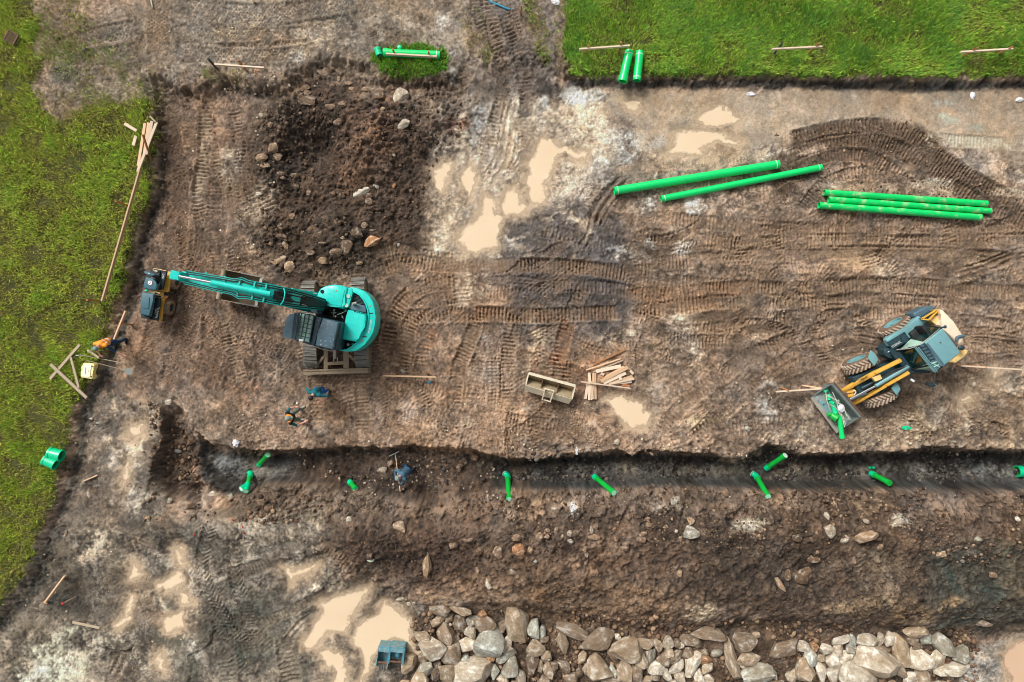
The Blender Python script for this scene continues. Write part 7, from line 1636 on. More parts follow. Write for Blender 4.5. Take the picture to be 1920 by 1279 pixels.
t = thing('marker_stake', G(146, 1117), 'thin stake with red painted tip in the dark hollow at the lower left', 'stake')
stake_part(t, G(146, 1117, -0.05), W(119, 1131.5, 0.35), 0.045, 'wood_grey'); MB().ball(W(118, 1132, 0.36), 0.05, (1, 1, 1), 10).build('painted_tip', 'red', t)
plank((136, 1166.5), (187, 1177.5), 0.09, 0.04, 'single pale plank on the mud below the dark hollow', 'wood_grey')
plank((156, 902.5), (183, 891), 0.05, 0.04, 'short thin stick at the foot of the cut beside a dark hole', 'wood', 'stick')
stk = thing('marker_stake', G(975.5, 28), 'small brown stake in the grass strip at the top of the photo', 'stake')
stake_part(stk, G(975.5, 28, -0.05), W(978.5, 10, 0.95), 0.05, 'wood_dark')
# planks on the meadow
plank((272, 231), (259, 312), 0.10, 0.03, 'leftmost of the long planks bundled on the meadow', 'wood', dz=0.12, group='bundled planks on the meadow')
plank((279, 230), (269, 302), 0.11, 0.03, 'second long plank from the left in the meadow bundle', 'wood', dz=0.14, group='bundled planks on the meadow')
plank((285, 227), (274, 290), 0.11, 0.03, 'third long plank from the left in the meadow bundle', 'wood_pale', dz=0.17, group='bundled planks on the meadow')
plank((294, 229), (258, 322), 0.10, 0.04, 'rightmost and longest plank of the meadow bundle', 'wood_pale', dz=0.21, group='bundled planks on the meadow')
plank((281, 218), (292, 229), 0.06, 0.03, 'short curved offcut at the top of the meadow bundle', 'wood_grey', dz=0.2)
plank((233.5, 232), (256.5, 245.5), 0.11, 0.04, 'short white offcut lying slantwise on the meadow left of the bundle', 'wood_pale', dz=0.12)
plank((255, 255), (250, 273), 0.11, 0.04, 'shorter white offcut below the slanting one on the meadow', 'wood_pale', dz=0.12)
# timber trestle lying in the grass
plank((94, 711), (150, 646), 0.10, 0.06, 'grey timber of the lying trestle, running up right', 'wood_grey', dz=0.10, cat='timber', name='timber')
plank((95, 683), (163, 746), 0.11, 0.06, 'longest grey timber of the lying trestle, running down right', 'wood_grey', dz=0.16, cat='timber', name='timber')
plank((133, 670), (148, 727), 0.08, 0.05, 'short grey timber closing the lying trestle on the right', 'wood_grey', dz=0.13, cat='timber', name='timber')
plank((164, 656), (186, 671), 0.08, 0.05, 'stubby grey timber next to the two shovels', 'wood_grey', dz=0.12, cat='timber', name='timber')
# pile of timber beside the trough bucket
q = zp(970, 640, 7.99)
PILE = [((1030, 430), (1545, 262), 0.05, 0.04, 0.03, 'wood', 'thin lath above the timber pile, second from the top'), ((1140, 460), (1580, 285), 0.06, 0.03, 0.02, 'wood_grey', 'thin lath directly above the thick pile timbers'),
        ((1140, 350), (1630, 118), 0.05, 0.05, 0.02, 'wood_dark', 'topmost and most orange lath above the timber pile'), ((950, 605), (1695, 705), 0.05, 0.05, 0.16, 'wood_pale', 'long pale batten lying across the upright timbers of the pile'),
        ((1075, 470), (1105, 880), 0.10, 0.07, 0.0, 'wood_pale', 'upright timber of the pile, second from the left'), ((1055, 640), (1020, 865), 0.10, 0.06, 0.0, 'wood_pale', 'leftmost upright timber of the pile'), ((1085, 640), (1075, 880), 0.09, 0.06, 0.07, 'wood_pale', 'upright timber lying on top of the left ones in the pile'),
        ((1140, 475), (1135, 870), 0.08, 0.07, 0.0, 'wood', 'narrow upright timber of the pile, third from the left'), ((1165, 475), (1172, 870), 0.08, 0.07, 0.0, 'wood', 'rightmost upright timber of the pile'), ((1105, 600), (1130, 870), 0.08, 0.05, 0.07, 'wood_pale', 'upright timber slanting over its neighbours in the pile'),
        ((1180, 450), (1550, 372), 0.13, 0.08, 0.0, 'wood_pale', 'uppermost thick timber on the right of the pile'), ((1320, 545), (1600, 385), 0.12, 0.08, 0.0, 'wood', 'second thick timber on the right of the pile'), ((1250, 600), (1655, 388), 0.13, 0.08, 0.07, 'wood', 'longest thick timber on the right of the pile, lying on others'),
        ((1290, 630), (1625, 475), 0.12, 0.08, 0.05, 'wood_pale', 'thick timber below the longest one on the right of the pile'), ((1330, 640), (1725, 525), 0.10, 0.07, 0.03, 'wood', 'slanting timber in the lower right of the pile'), ((1370, 640), (1750, 560), 0.09, 0.07, 0.06, 'wood_pale', 'pale timber just under the slanting one, lower right of the pile'),
        ((1380, 640), (1710, 608), 0.09, 0.06, 0.02, 'wood_pale', 'almost level pale timber at the lower right of the pile'), ((1560, 650), (1690, 672), 0.09, 0.05, 0.0, 'wood_dark', 'short orange timber at the lower right of the pile'), ((1690, 440), (1735, 490), 0.10, 0.09, 0.0, 'wood_pale', 'square block at the right of the timber pile'),
        ((1250, 480), (1300, 500), 0.10, 0.08, 0.05, 'wood_pale', 'square block at the left end of the thick pile timbers'), ((1270, 530), (1310, 545), 0.08, 0.05, 0.02, 'wood_dark', 'small orange block under the thick pile timbers'), ((1525, 500), (1550, 580), 0.10, 0.07, 0.09, 'wood_pale', 'short pale block across the right hand timbers of the pile')]
for a, b, w_, h_, dz, m_, lb_ in PILE:
    (a_, b_) = q(a, b); plank(a_, b_, w_, h_, lb_, m_, 'timber', 'timber in the pile', dz, 'timber')

# ================================================================== TOOLS, CASE, GRATE, ODDMENTS
def shovel(a, b, blade, label):
    za = G(*a).z + 0.22; zb = G(*b).z + 0.06
    A, B_ = W(*a, za), W(*b, zb); t = thing('shovel', B_, label, 'shovel')
    MB().tube([A, (A + B_) / 2 + Vector((0, 0, 0.01)), B_], [0.017, 0.018, 0.016], 10).build('handle', 'wood_grey', t)
    if blade:
        d = (B_ - A).normalized(); s = Vector((-d.y, d.x, 0)).normalized()
        prof = [(0, 0.03), (0.05, 0.10), (0.12, 0.125), (0.22, 0.11), (0.29, 0.06), (0.32, 0.0)]
        pts = [B_ + d * u + s * w_ + Vector((0, 0, 0.015)) for u, w_ in prof] + [B_ + d * u - s * w_ + Vector((0, 0, 0.015)) for u, w_ in prof[::-1][1:]]
        MB().sheet(pts, 0.012).build('blade', 'galv', t, False); MB().cyl(B_ - d * 0.14, B_ + d * 0.08, 0.024, n=10).build('socket', 'galv', t)
    else:
        d = (A - B_).normalized(); s = Vector((-d.y, d.x, 0)).normalized()
        MB().tube([A, A + d * 0.12 + Vector((0, 0, 0.03)), A + d * 0.26 + s * 0.06], [0.014, 0.016, 0.01], 8).build('blade', 'galv', t)
shovel((161.5, 675.5), (234, 694.5), True, 'shovel with pale round blade lying across the cut')
shovel((158, 667), (234, 681.5), False, 'thin pick-like tool lying above the shovel at the cut')
c = G(163.5, 695.5)
t = thing('plastic_case', c, 'pale yellow plastic case with two black dots on the meadow', 'case')
rz = math.radians(-7); ex_ = Vector((math.cos(rz), math.sin(rz), 0)); ey = Vector((-ex_.y, ex_.x, 0)); ctr = W(163.5, 695.5, c.z + 0.36)
def cp(u, v): p = ctr + ex_ * u + ey * v; return (p.x, p.y)
MB().prism([cp(u, v) for u, v in ((-0.20, -0.27), (0.17, -0.29), (0.22, -0.25), (0.21, -0.13), (0.17, -0.10), (0.18, 0.10), (0.22, 0.13), (0.22, 0.25), (0.17, 0.29), (-0.17, 0.27), (-0.21, 0.23), (-0.22, 0.10), (-0.25, 0.06), (-0.21, -0.08), (-0.24, -0.2))], c.z + 0.10, c.z + 0.34, 0.03).build('body', 'case', t)
MB().prism([cp(u, v) for u, v in ((-0.17, -0.22), (0.12, -0.24), (0.13, 0.23), (-0.15, 0.22))], c.z + 0.33, c.z + 0.362, 0.012).build('lid', 'case_lid', t)
for v in (-0.19, 0.19):
    p = cp(0.165, v); MB().cyl((p[0], p[1], c.z + 0.335), (p[0], p[1], c.z + 0.36), 0.022, n=12).build('plug', 'black', t)
p = cp(-0.06, 0.0); MB().box((p[0], p[1], c.z + 0.364), (0.035, 0.24, 0.004), Euler((0, 0, rz)).to_matrix()).build('label', 'ink', t, False)
for u in (0.055, 0.105):
    p = cp(u, 0.01); MB().box((p[0], p[1], c.z + 0.364), (0.010, 0.10, 0.004), Euler((0, 0, rz)).to_matrix()).build('print', 'brown_ink', t, False)
# drain grate in the grass
c = W(21, 70, 0.53); t = thing('drain_grate', c, 'rusty drain grate in the grass at the upper left corner', 'grate')
rt = Euler((0, 0, math.radians(-28))).to_matrix()
for s in (-1, 1):
    MB().box(c + rt @ Vector((0.20 * s, 0, 0)), (0.05, 0.42, 0.06), rt).build('frame_bar', 'rust', t, False)
for k in range(6): MB().box(c + rt @ Vector((0, -0.18 + 0.072 * k, 0)), (0.40, 0.030, 0.05), rt).build('bar', 'rust', t, False)
MB().box(c + Vector((0, 0, -0.12)), (0.42, 0.42, 0.04), rt).build('sump', 'black', t, False)
MB().box(c + Vector((0, 0, -0.35)), (0.46, 0.46, 0.42), rt).build('shaft', 'rust', t, False)
# grading bucket lying in the mud, mouth up
u_ = zp(970, 640, 7.99)
def trough():
    g0 = G(1030, 727).z - 0.03
    t = thing('grading_bucket', W(1030, 727, g0), 'wide sand coloured grading bucket lying open in the mud', 'bucket')
    zt = g0 + 0.62; zl = g0 + 0.34
    A, B_ = W(*u_((170, 478))[0], zt), W(*u_((868, 668))[0], zt)            # upper long edge
    C_, D_ = W(*u_((128, 655))[0], zt), W(*u_((820, 865))[0], zt)           # middle long edge
    E_, F_ = W(*u_((112, 735))[0], zl), W(*u_((768, 935))[0], zl)           # foot of the back plate
    lo = Vector((0, 0, -0.52)); n_ = (C_ - A) * 0.5
    fa, fb = A + n_ * 0.9 + lo, B_ + n_ * 0.9 + lo
    MB().sheet([A, B_, fb, fa], 0.03).build('front_plate', 'trough_in', t, False)
    MB().sheet([C_, D_, fb, fa], 0.03).build('floor_plate', 'trough_in', t, False)
    MB().sheet([C_, D_, F_, E_], 0.03).build('back_plate', 'trough', t, False)
    MB().beam(A, B_, 0.10, 0.05).build('cutting_edge', 'trough', t, False)
    for p_ in ((A, C_, E_, fa), (B_, D_, F_, fb)):
        MB().sheet(list(p_), 0.035).build('end_plate', 'trough', t, False)
        MB().beam(p_[0], p_[1], 0.04, 0.04).build('end_rim', 'trough', t, False)
    for s in (0.32, 0.66):
        a, c_ = A + (B_ - A) * s, C_ + (D_ - C_) * s
        MB().sheet([a + Vector((0, 0, -0.06)), c_ + Vector((0, 0, -0.02)), a + (fa - A) * 0.98], 0.02).build('stiffener', 'rust', t, False)
    a, b = [W(*u_(p_)[0], zt + 0.10) for p_ in ((415, 710), (545, 745))]; c2, d2 = [W(*u_(p_)[0], zt - 0.10) for p_ in ((372, 870), (492, 905))]
    for x_, y_ in ((a, c2), (b, d2)): MB().beam(x_, y_, 0.035, 0.12).build('hitch_plate', 'trough', t, False)
    for x_, y_ in ((a, b), (c2, d2)): MB().cyl(x_, y_, 0.025, n=12).build('hitch_pin', 'trough', t)
trough()
# two blue buckets standing by the big puddle
def blue_box(px_, py_, w_, l_, rz_, hgt, label, slope):
    g0 = G(px_, py_).z - 0.05
    t = thing('digging_bucket', W(px_, py_, g0), label, 'bucket')
    z1 = g0 + hgt; c = W(px_, py_, z1); rt = Euler((0, 0, rz_)).to_matrix(); ctr = Vector((c.x, c.y, 0))
    P_ = lambda u, v, z: ctr + rt @ Vector((u, v, 0)) + Vector((0, 0, z))
    for s in (-1, 1):
        MB().sheet([P_(s * w_ / 2, -l_ / 2, g0 + 0.05), P_(s * w_ / 2, l_ / 2, g0 + 0.05), P_(s * w_ / 2, l_ / 2, z1), P_(s * w_ / 2, -l_ / 2 + (0.25 if slope else 0), z1)], 0.06 if not slope else 0.03).build('side_plate', 'blue' if not slope else 'blue_worn', t, False)
    MB().sheet([P_(-w_ / 2, l_ / 2, g0 + 0.05), P_(w_ / 2, l_ / 2, g0 + 0.05), P_(w_ / 2, l_ / 2, z1), P_(-w_ / 2, l_ / 2, z1)], 0.05).build('back_plate', 'blue_worn', t, False)
    MB().sheet([P_(-w_ / 2, -l_ / 2, g0 + 0.12), P_(w_ / 2, -l_ / 2, g0 + 0.12), P_(w_ / 2, l_ / 2, g0 + 0.12), P_(-w_ / 2, l_ / 2, g0 + 0.12)], 0.04).build('floor_plate', 'blue_worn', t, False)
    for v in (l_ * 0.32, -l_ * 0.12 if slope else -l_ * 0.40):
        MB().cyl(P_(-w_ / 2, v, z1 - 0.06), P_(w_ / 2, v, z1 - 0.06), 0.035, n=12).build('cross_pin', 'rust', t)
    MB().box(P_(0, l_ / 2 - 0.10, z1 - 0.03), (w_ * 0.9, 0.18, 0.05), rt).build('top_plate', 'blue_worn', t, False)
    if slope:
        MB().sheet([P_(-w_ / 2, -l_ * 0.18, g0 + 0.30), P_(w_ / 2, -l_ * 0.18, g0 + 0.30), P_(w_ / 2, -l_ / 2 - 0.02, g0 + 0.10), P_(-w_ / 2, -l_ / 2 - 0.02, g0 + 0.10)], 0.03).build('lip_plate', 'steel', t, False)
        for k in range(4):
            uu = -w_ * 0.36 + k * w_ * 0.24; MB().beam(P_(uu, -l_ * 0.3, g0 + 0.27), P_(uu, -l_ / 2 - 0.06, g0 + 0.13), 0.035, 0.03).build('tooth', 'steel', t, False)
    else:
        b = MB(); b.ball(P_(0, -0.02, g0 + 0.28), 0.13, (0.9, 1.5, 0.8), 14); b.build('quick_hitch', 'blue', t)
        MB().cyl(P_(0, 0.12, g0 + 0.3), P_(0, 0.24, g0 + 0.34), 0.05, n=12).build('cylinder', 'steel', t)
blue_box(717, 1238, 0.42, 0.98, -0.15, 0.55, 'narrow worn blue digging bucket with pale teeth, left of a pair', True)
blue_box(743, 1230, 0.52, 0.62, -0.1, 0.58, 'bright blue bucket with round hitch inside, right of a pair', False)
# hose, rod, litter
o = MB().tube([G(912, -6, 0.05), G(920, 4, 0.04), G(932, 8, 0.04), G(945, 14, 0.04), G(956, 18, 0.04)], 0.035, 8).build('hose', 'hose_blue'); put(o, 'thin blue hose at the top edge of the photo', 'hose')
o = MB().tube([G(281, -6, 0.08), G(284, 4, 0.06), G(286, 13, 0.04)], 0.025, 8).build('rod', 'galv'); put(o, 'pale metal rod at the top edge above the wheel rut', 'rod')
def scrap(px, py, r, m_, label, seed, sc=(1, 1, 0.5), name='litter', cat='litter'):
    rs = random.Random(seed); c = G(px, py, 0.02)
    mb = MB(); mb.ball(c, r, sc, 10)
    for v in mb.bm.verts: v.co += Vector((rs.uniform(-1, 1), rs.uniform(-1, 1), rs.uniform(-0.6, 0.6))) * r * 0.3
    put(mb.build(name, m_, None, False), label, cat)
scrap(1824, 179, 0.11, 'bag', 'scrap of white film on the silt at the upper right', 1, (0.8, 1.3, 0.4))
scrap(1911, 187, 0.13, 'bag', 'square pale block on the silt at the right edge', 2, (1, 0.8, 0.5))
scrap(1042, 3, 0.15, 'bag', 'white stone-like bag at the top edge on the worn path', 3, (1.0, 0.8, 0.4))
scrap(805, 717, 0.06, 'hose_blue', 'small blue cap below the pinkish board', 4)
scrap(442, 831, 0.13, 'bag', 'white lump beside the closed end of the trench', 5, (0.9, 1.0, 0.5))
scrap(1081, 845, 0.10, 'bag', 'white bent scrap on the bank above the trench', 6, (0.5, 1.6, 0.4))
scrap(1448, 176, 0.11, 'bag', 'flat white scrap on the silt below the dark edge', 8, (1.5, 0.4, 0.3)) if False else None
scrap(1408, 176, 0.12, 'bag', 'thin white scrap at the foot of the lawn edge', 8, (1.5, 0.45, 0.3))
scrap(1700, 802, 0.10, 'fitting', 'flat green scrap in the mud right of the loader bucket', 9, (2.0, 0.6, 0.25))
scrap(695, 1050, 0.10, 'strap', 'small pale blue stone chip on the dark heap', 10, (1.2, 0.8, 0.5))
for k, (x, y) in enumerate([(365, 1005), (437, 977), (455, 990), (458, 1001), (558, 980)]):
    g = G(x, y, 0.0); t = MB(); t.beam(g, g + Vector((0.03, 0.10, 0.10)), 0.035, 0.035)
    put(t.build('marker_peg', 'red', None, False), ['red marker peg farthest left below the trench end', 'red marker peg at the top left of the right trio', 'middle red marker peg of the right trio', 'lowest red marker peg of the right trio', 'red marker peg at the left foot of the dark heap'][k], 'peg')
# ================================================================== ROCKS
def mat_rock():
    m, N, L, b = new_mat('rock')
    oi = node(N, 'ShaderNodeObjectInfo'); tc = node(N, 'ShaderNodeTexCoord')
    ad = node(N, 'ShaderNodeVectorMath', operation='MULTIPLY_ADD'); L.new(oi.outputs['Random'], ad.inputs[0]); ad.inputs[1].default_value = (37, 53, 71); L.new(tc.outputs['Object'], ad.inputs[2])
    n1 = node(N, 'ShaderNodeTexNoise', Scale=1.6, Detail=5.0, Roughness=0.65); L.new(ad.outputs[0], n1.inputs['Vector'])
    n2 = node(N, 'ShaderNodeTexNoise', Scale=7.0, Detail=4.0, Roughness=0.7); L.new(ad.outputs[0], n2.inputs['Vector'])
    # pale mineral faces and brown soil film
    pale = node(N, 'ShaderNodeVectorMath', operation='MULTIPLY_ADD'); L.new(oi.outputs['Color'], pale.inputs[0]); pale.inputs[1].default_value = (1.05, 1.1, 1.15); pale.inputs[2].default_value = (0.20, 0.21, 0.20)
    soil = node(N, 'ShaderNodeVectorMath', operation='MULTIPLY'); L.new(oi.outputs['Color'], soil.inputs[0]); soil.inputs[1].default_value = (0.74, 0.68, 0.60)
    r1 = node(N, 'ShaderNodeMapRange'); r1.inputs[1].default_value = 0.53; r1.inputs[2].default_value = 0.62; L.new(n1.outputs[0], r1.inputs[0])
    r2 = node(N, 'ShaderNodeMapRange'); r2.inputs[1].default_value = 0.50; r2.inputs[2].default_value = 0.38; L.new(n1.outputs[0], r2.inputs[0])
    m1 = node(N, 'ShaderNodeMix', data_type='RGBA'); L.new(r1.outputs[0], m1.inputs[0]); L.new(oi.outputs['Color'], m1.inputs[6]); L.new(pale.outputs[0], m1.inputs[7])
    m2 = node(N, 'ShaderNodeMix', data_type='RGBA'); L.new(r2.outputs[0], m2.inputs[0]); L.new(m1.outputs[2], m2.inputs[6]); L.new(soil.outputs[0], m2.inputs[7])
    r3 = node(N, 'ShaderNodeMapRange'); r3.inputs[1].default_value = 0.3; r3.inputs[2].default_value = 0.7; r3.inputs[3].default_value = 0.7; r3.inputs[4].default_value = 1.3; L.new(n2.outputs[0], r3.inputs[0])
    v = node(N, 'ShaderNodeVectorMath', operation='SCALE'); L.new(m2.outputs[2], v.inputs[0]); L.new(r3.outputs[0], v.inputs['Scale'])
    L.new(v.outputs[0], b.inputs['Base Color']); b.inputs['Roughness'].default_value = 0.85
    bu = node(N, 'ShaderNodeBump', Strength=0.5, Distance=0.05); L.new(n2.outputs[0], bu.inputs['Height']); L.new(bu.outputs[0], b.inputs['Normal'])
    return m
MAT_ROCK = mat_rock()
def rock_mesh(seed, sub=2, cuts=9, rough=0.10):
    rs = random.Random(seed)
    bm = bmesh.new(); bmesh.ops.create_icosphere(bm, subdivisions=sub + 1, radius=1.0)
    planes = []
    for k in range(cuts):
        n = Vector((rs.gauss(0, 1), rs.gauss(0, 1), rs.gauss(0, 0.8))).normalized(); planes.append((n, rs.uniform(0.50, 0.80)))
    for v in bm.verts:
        p = v.co.copy()
        p *= 1 + rough * (math.sin(p.x * 3.1 + seed) * math.cos(p.y * 2.7 + seed * 2) + 0.5 * math.sin(p.z * 5 + seed))
        for n, d in planes:
            t = p.dot(n) - d
            if t > 0: p -= n * t * 0.985
        v.co = p
    bmesh.ops.remove_doubles(bm, verts=bm.verts, dist=0.06)
    xs = [v.co.x for v in bm.verts]; ys = [v.co.y for v in bm.verts]; zs = [v.co.z for v in bm.verts]
    cx, cy, cz = (max(xs) + min(xs)) / 2, (max(ys) + min(ys)) / 2, (max(zs) + min(zs)) / 2
    for v in bm.verts:
        v.co = Vector(((v.co.x - cx) / (max(xs) - min(xs)) * 2, (v.co.y - cy) / (max(ys) - min(ys)) * 2, (v.co.z - cz) / (max(zs) - min(zs)) * 2))
    me = bpy.data.meshes.new('rock'); bm.to_mesh(me); bm.free()
    me.polygons.foreach_set('use_smooth', np.ones(len(me.polygons), bool))
    me.set_sharp_from_angle(angle=math.radians(24))
    me.materials.append(MAT_ROCK)
    return me
BIG = [rock_mesh(s, 2, 15, 0.16) for s in range(14)]
SMALL = [rock_mesh(50 + s, 1, 11, 0.15) for s in range(10)]
PAL = {'b': (138, 122, 105), 'd': (108, 92, 76), 't': (162, 145, 124), 'o': (164, 126, 92), 'w': (196, 188, 174), 'g': (150, 146, 134), 'u': (164, 166, 158), 'p': (174, 163, 147)}
CNAME = {'b': 'brown', 'd': 'dark brown', 't': 'tan', 'o': 'orange brown', 'w': 'whitish', 'g': 'grey', 'u': 'blue-grey', 'p': 'pale'}
ROCKS = []
def add_rock(px, py, w, h, col, ang=0.0, sink=0.3, small=False, flat=0.6, lift=0.0, seed=None):
    ROCKS.append(dict(px=px, py=py, w=w, h=h, col=col, ang=ang, sink=sink, small=small, flat=flat, lift=lift))
def batch(x0, y0, s, rows, **kw):
    for r in rows:
        zx, zy, w, h, col = r[:5]; ang = r[5] if len(r) > 5 else 0
        add_rock(x0 + zx / s, y0 + zy / s, w / s, h / s, col, ang, **kw)
# bank of boulders along the lower edge
batch(740, 1110, 6.4, [(545, 215, 220, 150, 'b'), (518, 190, 60, 120, 'g', 70), (790, 210, 240, 105, 't', 22), (1050, 265, 100, 80, 'o'), (510, 365, 210, 110, 't', -16), (668, 310, 100, 120, 'b'), (670, 390, 45, 45, 'w'), (780, 380, 160, 180, 'd'),
    (940, 350, 150, 120, 'g'), (1090, 390, 240, 200, 'b'), (1290, 395, 90, 140, 'b', 25), (1465, 370, 260, 390, 't'), (1670, 440, 140, 230, 'u', 10), (1770, 470, 80, 120, 'u'), (350, 540, 210, 115, 't', 18), (625, 500, 210, 240, 'b'), (735, 570, 90, 110, 'b'),
    (910, 480, 150, 140, 'p', 30), (880, 635, 200, 150, 'w', 10), (1130, 630, 300, 370, 'u', 25), (1335, 625, 120, 220, 'p', 40), (465, 680, 280, 230, 'p'), (675, 770, 210, 300, 'b', -8), (1330, 750, 230, 140, 'g', -25), (1155, 800, 90, 90, 'o'), (1395, 900, 190, 240, 'g', 10),
    (1695, 665, 200, 170, 't'), (1810, 765, 120, 110, 't'), (1790, 570, 110, 80, 'b', 10), (1550, 575, 110, 55, 'o', -15), (180, 865, 170, 210, 't'), (345, 810, 100, 130, 'b'), (370, 935, 170, 180, 'g'), (295, 1040, 210, 180, 't'), (500, 940, 110, 220, 'd'),
    (640, 960, 200, 230, 't'), (840, 830, 140, 110, 'u', -20), (950, 990, 460, 320, 'p'), (1510, 1020, 120, 170, 'p', -20), (1750, 885, 70, 130, 't', 8), (1650, 870, 140, 260, 'd'), (1290, 1050, 140, 120, 't'), (1200, 960, 100, 160, 'u'), (1860, 930, 150, 180, 'b'),
    (1450, 1130, 150, 120, 'b'), (1800, 1100, 170, 140, 'b'), (560, 1150, 200, 120, 'g'), (120, 1130, 160, 130, 't')], sink=0.28, flat=0.72)
batch(1020, 1110, 6.4, [(325, 460, 340, 150, 'b', 25), (220, 610, 130, 250, 't', -6), (640, 590, 410, 230, 'b', -25), (885, 540, 70, 70, 'w'), (1000, 680, 370, 270, 't', 10), (1215, 610, 190, 130, 't', 8), (1370, 640, 95, 150, 't', -15), (1490, 600, 130, 130, 'p'), (1500, 725, 120, 120, 't'),
    (1590, 620, 90, 100, 'b'), (1750, 590, 250, 110, 'b', 28), (1660, 650, 70, 90, 'w'), (1720, 735, 140, 120, 'b', -15), (1580, 780, 100, 190, 'b', 25), (1280, 770, 110, 180, 'g', 18), (1160, 830, 140, 180, 'p', -20), (840, 730, 140, 130, 'b'), (465, 800, 100, 150, 't'),
    (640, 910, 250, 320, 't', -20), (495, 930, 70, 140, 't'), (420, 970, 90, 110, 'd'), (825, 945, 110, 130, 'u'), (950, 930, 160, 240, 't'), (1110, 980, 170, 180, 'b'), (1340, 900, 190, 160, 'w'), (1420, 800, 140, 130, 'b'), (1595, 905, 90, 210, 'w', 38), (1470, 1000, 90, 160, 'w', -32),
    (1340, 1000, 100, 110, 'p'), (1640, 1030, 110, 150, 'p', -30), (1780, 880, 170, 300, 'w', 15), (1855, 1010, 110, 160, 'w', -8), (1240, 1060, 160, 80, 't', -10), (800, 1060, 230, 100, 'b'), (80, 900, 160, 130, 'd'), (240, 890, 170, 110, 'b', 30), (30, 780, 110, 130, 'b'),
    (330, 1040, 140, 120, 'b'), (1540, 1120, 160, 120, 'p'), (1750, 1130, 160, 110, 't'), (1000, 1130, 160, 110, 'g'), (560, 1140, 170, 110, 't')], sink=0.28, flat=0.72)
batch(1300, 1110, 6.4, [(200, 500, 410, 150, 'b', 10), (620, 610, 250, 210, 'b', 3), (450, 800, 130, 440, 't', -20), (655, 790, 260, 150, 't', -6), (30, 600, 90, 130, 'b'), (150, 820, 160, 110, 'o', 12), (130, 720, 110, 70, 'b', 25), (180, 920, 140, 120, 'p'), (190, 1040, 140, 110, 'p'), (600, 890, 80, 70, 'w'),
    (750, 520, 90, 80, 't'), (1090, 680, 340, 180, 'b', -38), (1330, 650, 150, 110, 'w'), (1400, 790, 130, 230, 'u', -28), (1450, 660, 90, 100, 'o'), (1590, 690, 130, 110, 'w'), (1730, 680, 130, 170, 'p', -25), (1780, 575, 220, 90, 'w', -8), (1530, 790, 90, 90, 't'), (1670, 830, 150, 180, 'w'),
    (1810, 790, 130, 180, 'w', 22), (1320, 930, 210, 250, 't', -12), (1540, 960, 110, 250, 'w', -15), (1680, 1000, 150, 170, 'w'), (960, 980, 80, 160, 'p', -20), (760, 980, 330, 220, 'g'), (1190, 1000, 140, 130, 'p'), (290, 740, 120, 80, 'g'), (1870, 980, 170, 250, 'w', 15), (1000, 1120, 180, 110, 'b'), (450, 1130, 180, 110, 'd'), (1400, 1140, 200, 110, 'p')], sink=0.28, flat=0.72)
batch(1580, 1110, 6.4, [(305, 605, 220, 165, 'p', 25), (410, 880, 500, 330, 'p', 32), (120, 590, 90, 150, 'u'), (100, 720, 130, 130, 'g'), (180, 1010, 420, 250, 'w', 15), (700, 690, 190, 370, 't', -12), (570, 570, 130, 150, 'w'), (460, 580, 90, 150, 'p', -20), (920, 800, 270, 230, 'w'), (1110, 820, 140, 250, 'p', 15), (890, 480, 250, 140, 't'), (1000, 575, 120, 130, 'u'), (840, 580, 140, 100, 'b', 25), (890, 660, 110, 80, 'b'),
    (1210, 640, 300, 170, 'g', 45), (1420, 740, 180, 200, 'g', 20), (1350, 935, 340, 150, 'w', 3), (1180, 960, 140, 110, 'w'), (960, 1000, 150, 180, 't'), (800, 1030, 130, 130, 'w'), (690, 930, 120, 180, 't', -25), (500, 700, 170, 80, 'b', 25), (1190, 815, 60, 110, 'o'), (1700, 380, 190, 60, 'b', 8), (860, 1120, 170, 110, 'p'), (1150, 1110, 180, 90, 'b'), (560, 1120, 160, 110, 't')], sink=0.28, flat=0.72)
NB = len(ROCKS)
# stones in the dug-over ground at the upper left
batch(460, 120, 6.39, [(960, 58, 140, 75, 'b', 10), (935, 110, 180, 85, 'b', 22), (1125, 190, 55, 90, 't'), (1440, 300, 95, 55, 't', -8), (715, 290, 160, 95, 'd', -10), (745, 350, 90, 75, 'b'), (740, 440, 235, 115, 'd', 5), (1040, 510, 165, 70, 'b', -5), (1160, 480, 90, 70, 'b'), (1275, 305, 75, 55, 't'), (1725, 300, 115, 100, 'd'), (1590, 385, 195, 165, 'd'),
    (1860, 395, 210, 190, 'p', -38), (1895, 722, 160, 105, 'p', -22), (330, 1005, 120, 140, 't', 30), (190, 1125, 150, 110, 't'), (390, 1120, 110, 120, 'b'), (235, 1215, 120, 65, 't', -5), (520, 255, 50, 45, 'w'), (190, 620, 52, 60, 'w'), (1110, 700, 110, 100, 'd'), (135, 85, 62, 72, 'o'), (1645, 540, 60, 50, 't'), (1775, 1085, 50, 50, 'w'), (1240, 230, 90, 50, 'b'), (660, 585, 45, 45, 'b'), (300, 730, 60, 70, 'b'), (1705, 430, 60, 70, 'o')], sink=0.35, flat=0.6)
